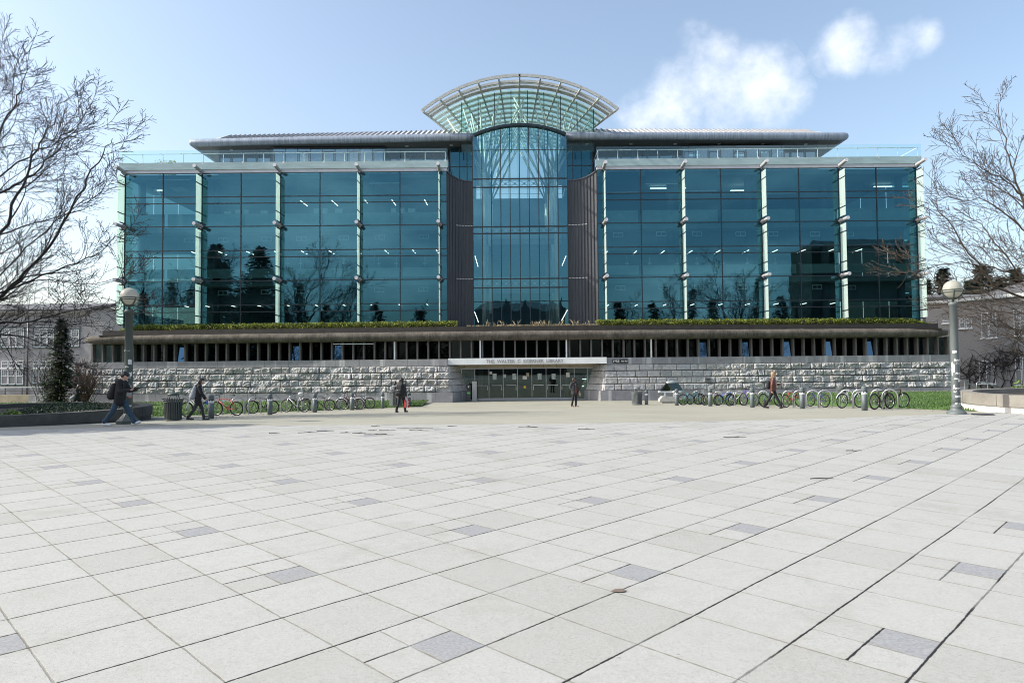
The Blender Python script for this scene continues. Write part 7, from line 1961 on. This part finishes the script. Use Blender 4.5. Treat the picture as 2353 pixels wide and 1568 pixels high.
# 1 — man walking right, reading, at the left lamp post
g = at(267, 977.5); g.y -= .0
s_ = g.y / FPX
p1, J = person('man in black hooded jacket and blue jeans walking right, reading from his hands', g + Vector((.12, 0, .0)), R(2), 131 * s_, dict(legL=(29, 5, 18), legR=(-24, 10, -8), hip=.855, lean=6, armL=(26, 8, 72, 12), armR=(20, 10, 78, 10), nod=32), dict(skin='skin_light', trousers='denim', jacket='cloth_black', hair='hair_black', shoes='shoe_white', jacket_r=1.12, jacket_len=-.12, hood=1, fringe=1, stripes=1, trouser_r=1.12))
backpack(p1, J, 'bulging black backpack worn by the man reading', MT['cloth_black'], MT['cloth_charcoal'], .34, .46, .2, .03)
mb = MB(); c = (J['wri'][1] + J['wri'][-1]) / 2 + J['hnd'][1] * .12; mb.box(c + Vector((.02, 0, .02)), (.15, .22, .035), 0, 0, R(-20)); o = mb.build('book', MT['denim_dark']); o.location = p1.location; o.rotation_euler.z = p1.rotation_euler.z; tag(o, 'small dark book held open by the walking man', 'book')
# 2 — woman with grey backpack, seen from behind/left, walking right
g = at(455, 964.5); s_ = g.y / FPX
p2, J = person('dark haired woman in black coat walking right past the litter bin', g, R(18), 99 * s_, dict(legL=(17, 6, 3), legR=(-17, 16, -6), hip=.885, lean=7, armL=(12, 8, 14, 0), armR=(20, 8, 18, 0), nod=8), dict(skin='skin_light', trousers='cloth_charcoal', jacket='cloth_black', hair='hair_black', hair_len=.2, shoes='shoe_dark', hood=1, jacket_len=-.2, trouser_r=.95, sole='paper'))
backpack(p2, J, 'pale grey backpack hanging low on the dark haired woman', MT['pack_grey'], MT['pack_grey'], .34, .5, .2, .02)
mb = MB(); mb.smooth = True; w = J['wri'][-1] + J['hnd'][-1] * .1; mb.lathe([(.035, -.18), (.038, -.17), (.038, 0), (.02, .03), (.02, .05), (.001, .05)], w, 14); o = mb.build('drink_bottle', MT['blue_plastic']); o.location = p2.location; o.rotation_euler.z = p2.rotation_euler.z; tag(o, 'blue drink bottle in the hand of the dark haired woman', 'bottle')
# 3 — person walking away with black backpack and red bag
g = at(922, 946.5); s_ = g.y / FPX
p3, J = person('person in charcoal jacket and dark jeans walking away towards the library', g, R(68), 80.5 * s_, dict(legL=(-18, 8, -5), legR=(16, 4, 2), hip=.885, lean=2, armL=(-10, 6, 12, 0), armR=(6, 8, 6, 0), nod=4, yaw=-12), dict(skin='skin_light', trousers='denim_dark', jacket='cloth_charcoal', hair='hair_black', hair_len=.1, shoes='shoe_dark', boots=1, jacket_len=-.08, hood=1))
backpack(p3, J, 'large black backpack on the person walking away', MT['cloth_black'], MT['cloth_black'], .34, .5, .2)
w = J['wri'][-1] + J['hnd'][-1] * .1; o = thing('shopping_bag', 'red and white paper shopping bag carried by the person walking away', 'bag', p3.location, None, p3.rotation_euler.z)
mb = MB(); mb.box(w + Vector((0, -.02, -.3)), (.34, .1, .42)); e = mb.build('bag_body', MT['red_bag']); e.parent = o
mb = MB(); mb.box(w + Vector((-.05, -.02, -.3)), (.1, .106, .426)); mb.box(w + Vector((.08, -.02, -.22)), (.1, .106, .05)); mb.box(w + Vector((.08, -.02, -.35)), (.12, .106, .04)); mb.box(w + Vector((-.1, -.02, -.12)), (.12, .106, .05)); e = mb.build('white_print', MT['paper']); e.parent = o
mb = MB(); mb.tube([w + Vector((-.08, -.02, -.09)), w + Vector((-.04, 0, .0)), w + Vector((.04, 0, .0)), w + Vector((.08, -.02, -.09))], .008, 5); e = mb.build('bag_handle', MT['paper']); e.parent = o
# 4 — person beyond the bin, only the upper body visible
g = G(907, 931.5); g = Vector((g.x - .1, 49.5, gz(g.x, 49.5))); 
p4, J = person('person with auburn hair, dark top and brown bag standing behind the slatted bin', g, R(20), 1.72, dict(legL=(6, 4, 0), legR=(-8, 8, 0), hip=.91, lean=4, armL=(12, 12, 60, 20), armR=(8, 10, 50, 20), nod=10), dict(skin='skin_light', trousers='denim_dark', jacket='cloth_black', hair='hair_black', hair_len=.12, shoes='shoe_dark', scarf='scarf'))
mb = MB(); T = J['T']; capsule(mb, T(-.12, .1, .0), T(.1, .2, .02), .13, .12); worn('shoulder_bag', 'brown shoulder bag at the side of the person behind the bin', 'bag', mb, MT['leather_brown'], p4)
# 5 — man facing the camera before the doors
g = at(1320, 934); s_ = g.y / FPX
p5, J = person('man in dark puffer jacket with red scarf standing before the doors, hand in pocket', g, R(-55), 67 * s_, dict(legL=(3, 6, 0), legR=(-5, 10, 0), hip=.92, lean=-3, armL=(4, 12, 35, 10), armR=(-12, 18, 60, 25), yaw=25, nod=-2), dict(skin='skin_dark', trousers='cloth_black', jacket='cloth_charcoal', jacket_r=1.2, hair='hair_black', shoes='leather_brown', front='cloth_red', front_name='red_scarf', trouser_r=.95))
mb = MB(); w = J['wri'][1] + J['hnd'][1] * .08; capsule(mb, w + Vector((.02, .05, -.16)), w + Vector((-.02, .05, .06)), .07, .05); worn('cloth_bag', 'tan patterned cloth bag at the side of the man before the doors', 'bag', mb, MT['scarf'], p5)
# 6 — blond woman with cup walking right
g = at(1776, 938); s_ = g.y / FPX
p6, J = person('blond woman in brown leather jacket walking right with a paper cup', g, R(-14), 88 * s_, dict(legL=(-20, 12, -10), legR=(24, 2, 16), hip=.875, lean=2, armL=(14, 6, 82, 8), armR=(-14, 10, 14, 0), nod=2, yaw=-4), dict(skin='skin_light', trousers='cloth_black', jacket='leather_brown', hair='hair_blond', hair_len=.16, shoes='shoe_dark', boots=1, scarf='scarf', jacket_len=-.06, trouser_r=.9, front='cloth_red'))
mb = MB(); T = J['T']; capsule(mb, T(-.2, .02, .1), T(-.19, .02, .3), .1, .09); worn('backpack', 'black rucksack on the back of the blond woman', 'backpack', mb, MT['cloth_black'], p6)
w = J['wri'][1] + J['hnd'][1] * .1; mb = MB(); mb.smooth = True; mb.lathe([(.033, -.07), (.045, .1), (.048, .1), (.048, .115), (.03, .125)], w + Vector((.01, 0, .02)), 16); o = mb.build('paper_cup', MT['paper']); o.location = p6.location; o.rotation_euler.z = p6.rotation_euler.z; tag(o, 'pale takeaway cup in the hand of the blond woman', 'cup')
# 7 — distant person beyond the left planter
p = W(177, 916, 47.0); g = Vector((p.x, 47.0, gz(p.x, 47)))
top = W(177, 867, 47).z
p7, J = person('distant person in black walking beyond the left planter, looking at the hands', g, R(10), min(1.8, max(1.6, top - g.z)), dict(legL=(20, 4, 6), legR=(-22, 20, -10), hip=.88, lean=5, armL=(20, 8, 80, 14), armR=(16, 10, 84, 14), nod=22), dict(skin='skin_light', trousers='cloth_black', jacket='cloth_black', hair='hair_black', shoes='shoe_white', hair_len=.08, jacket_r=1.05, hood=1))
mb = MB(); T = J['T']; capsule(mb, T(-.28, -.1, -.12), T(-.14, -.1, .02), .12, .1); worn('shoulder_bag', 'pale grey bag swinging behind the distant person in black', 'bag', mb, MT['pack_grey'], p7)
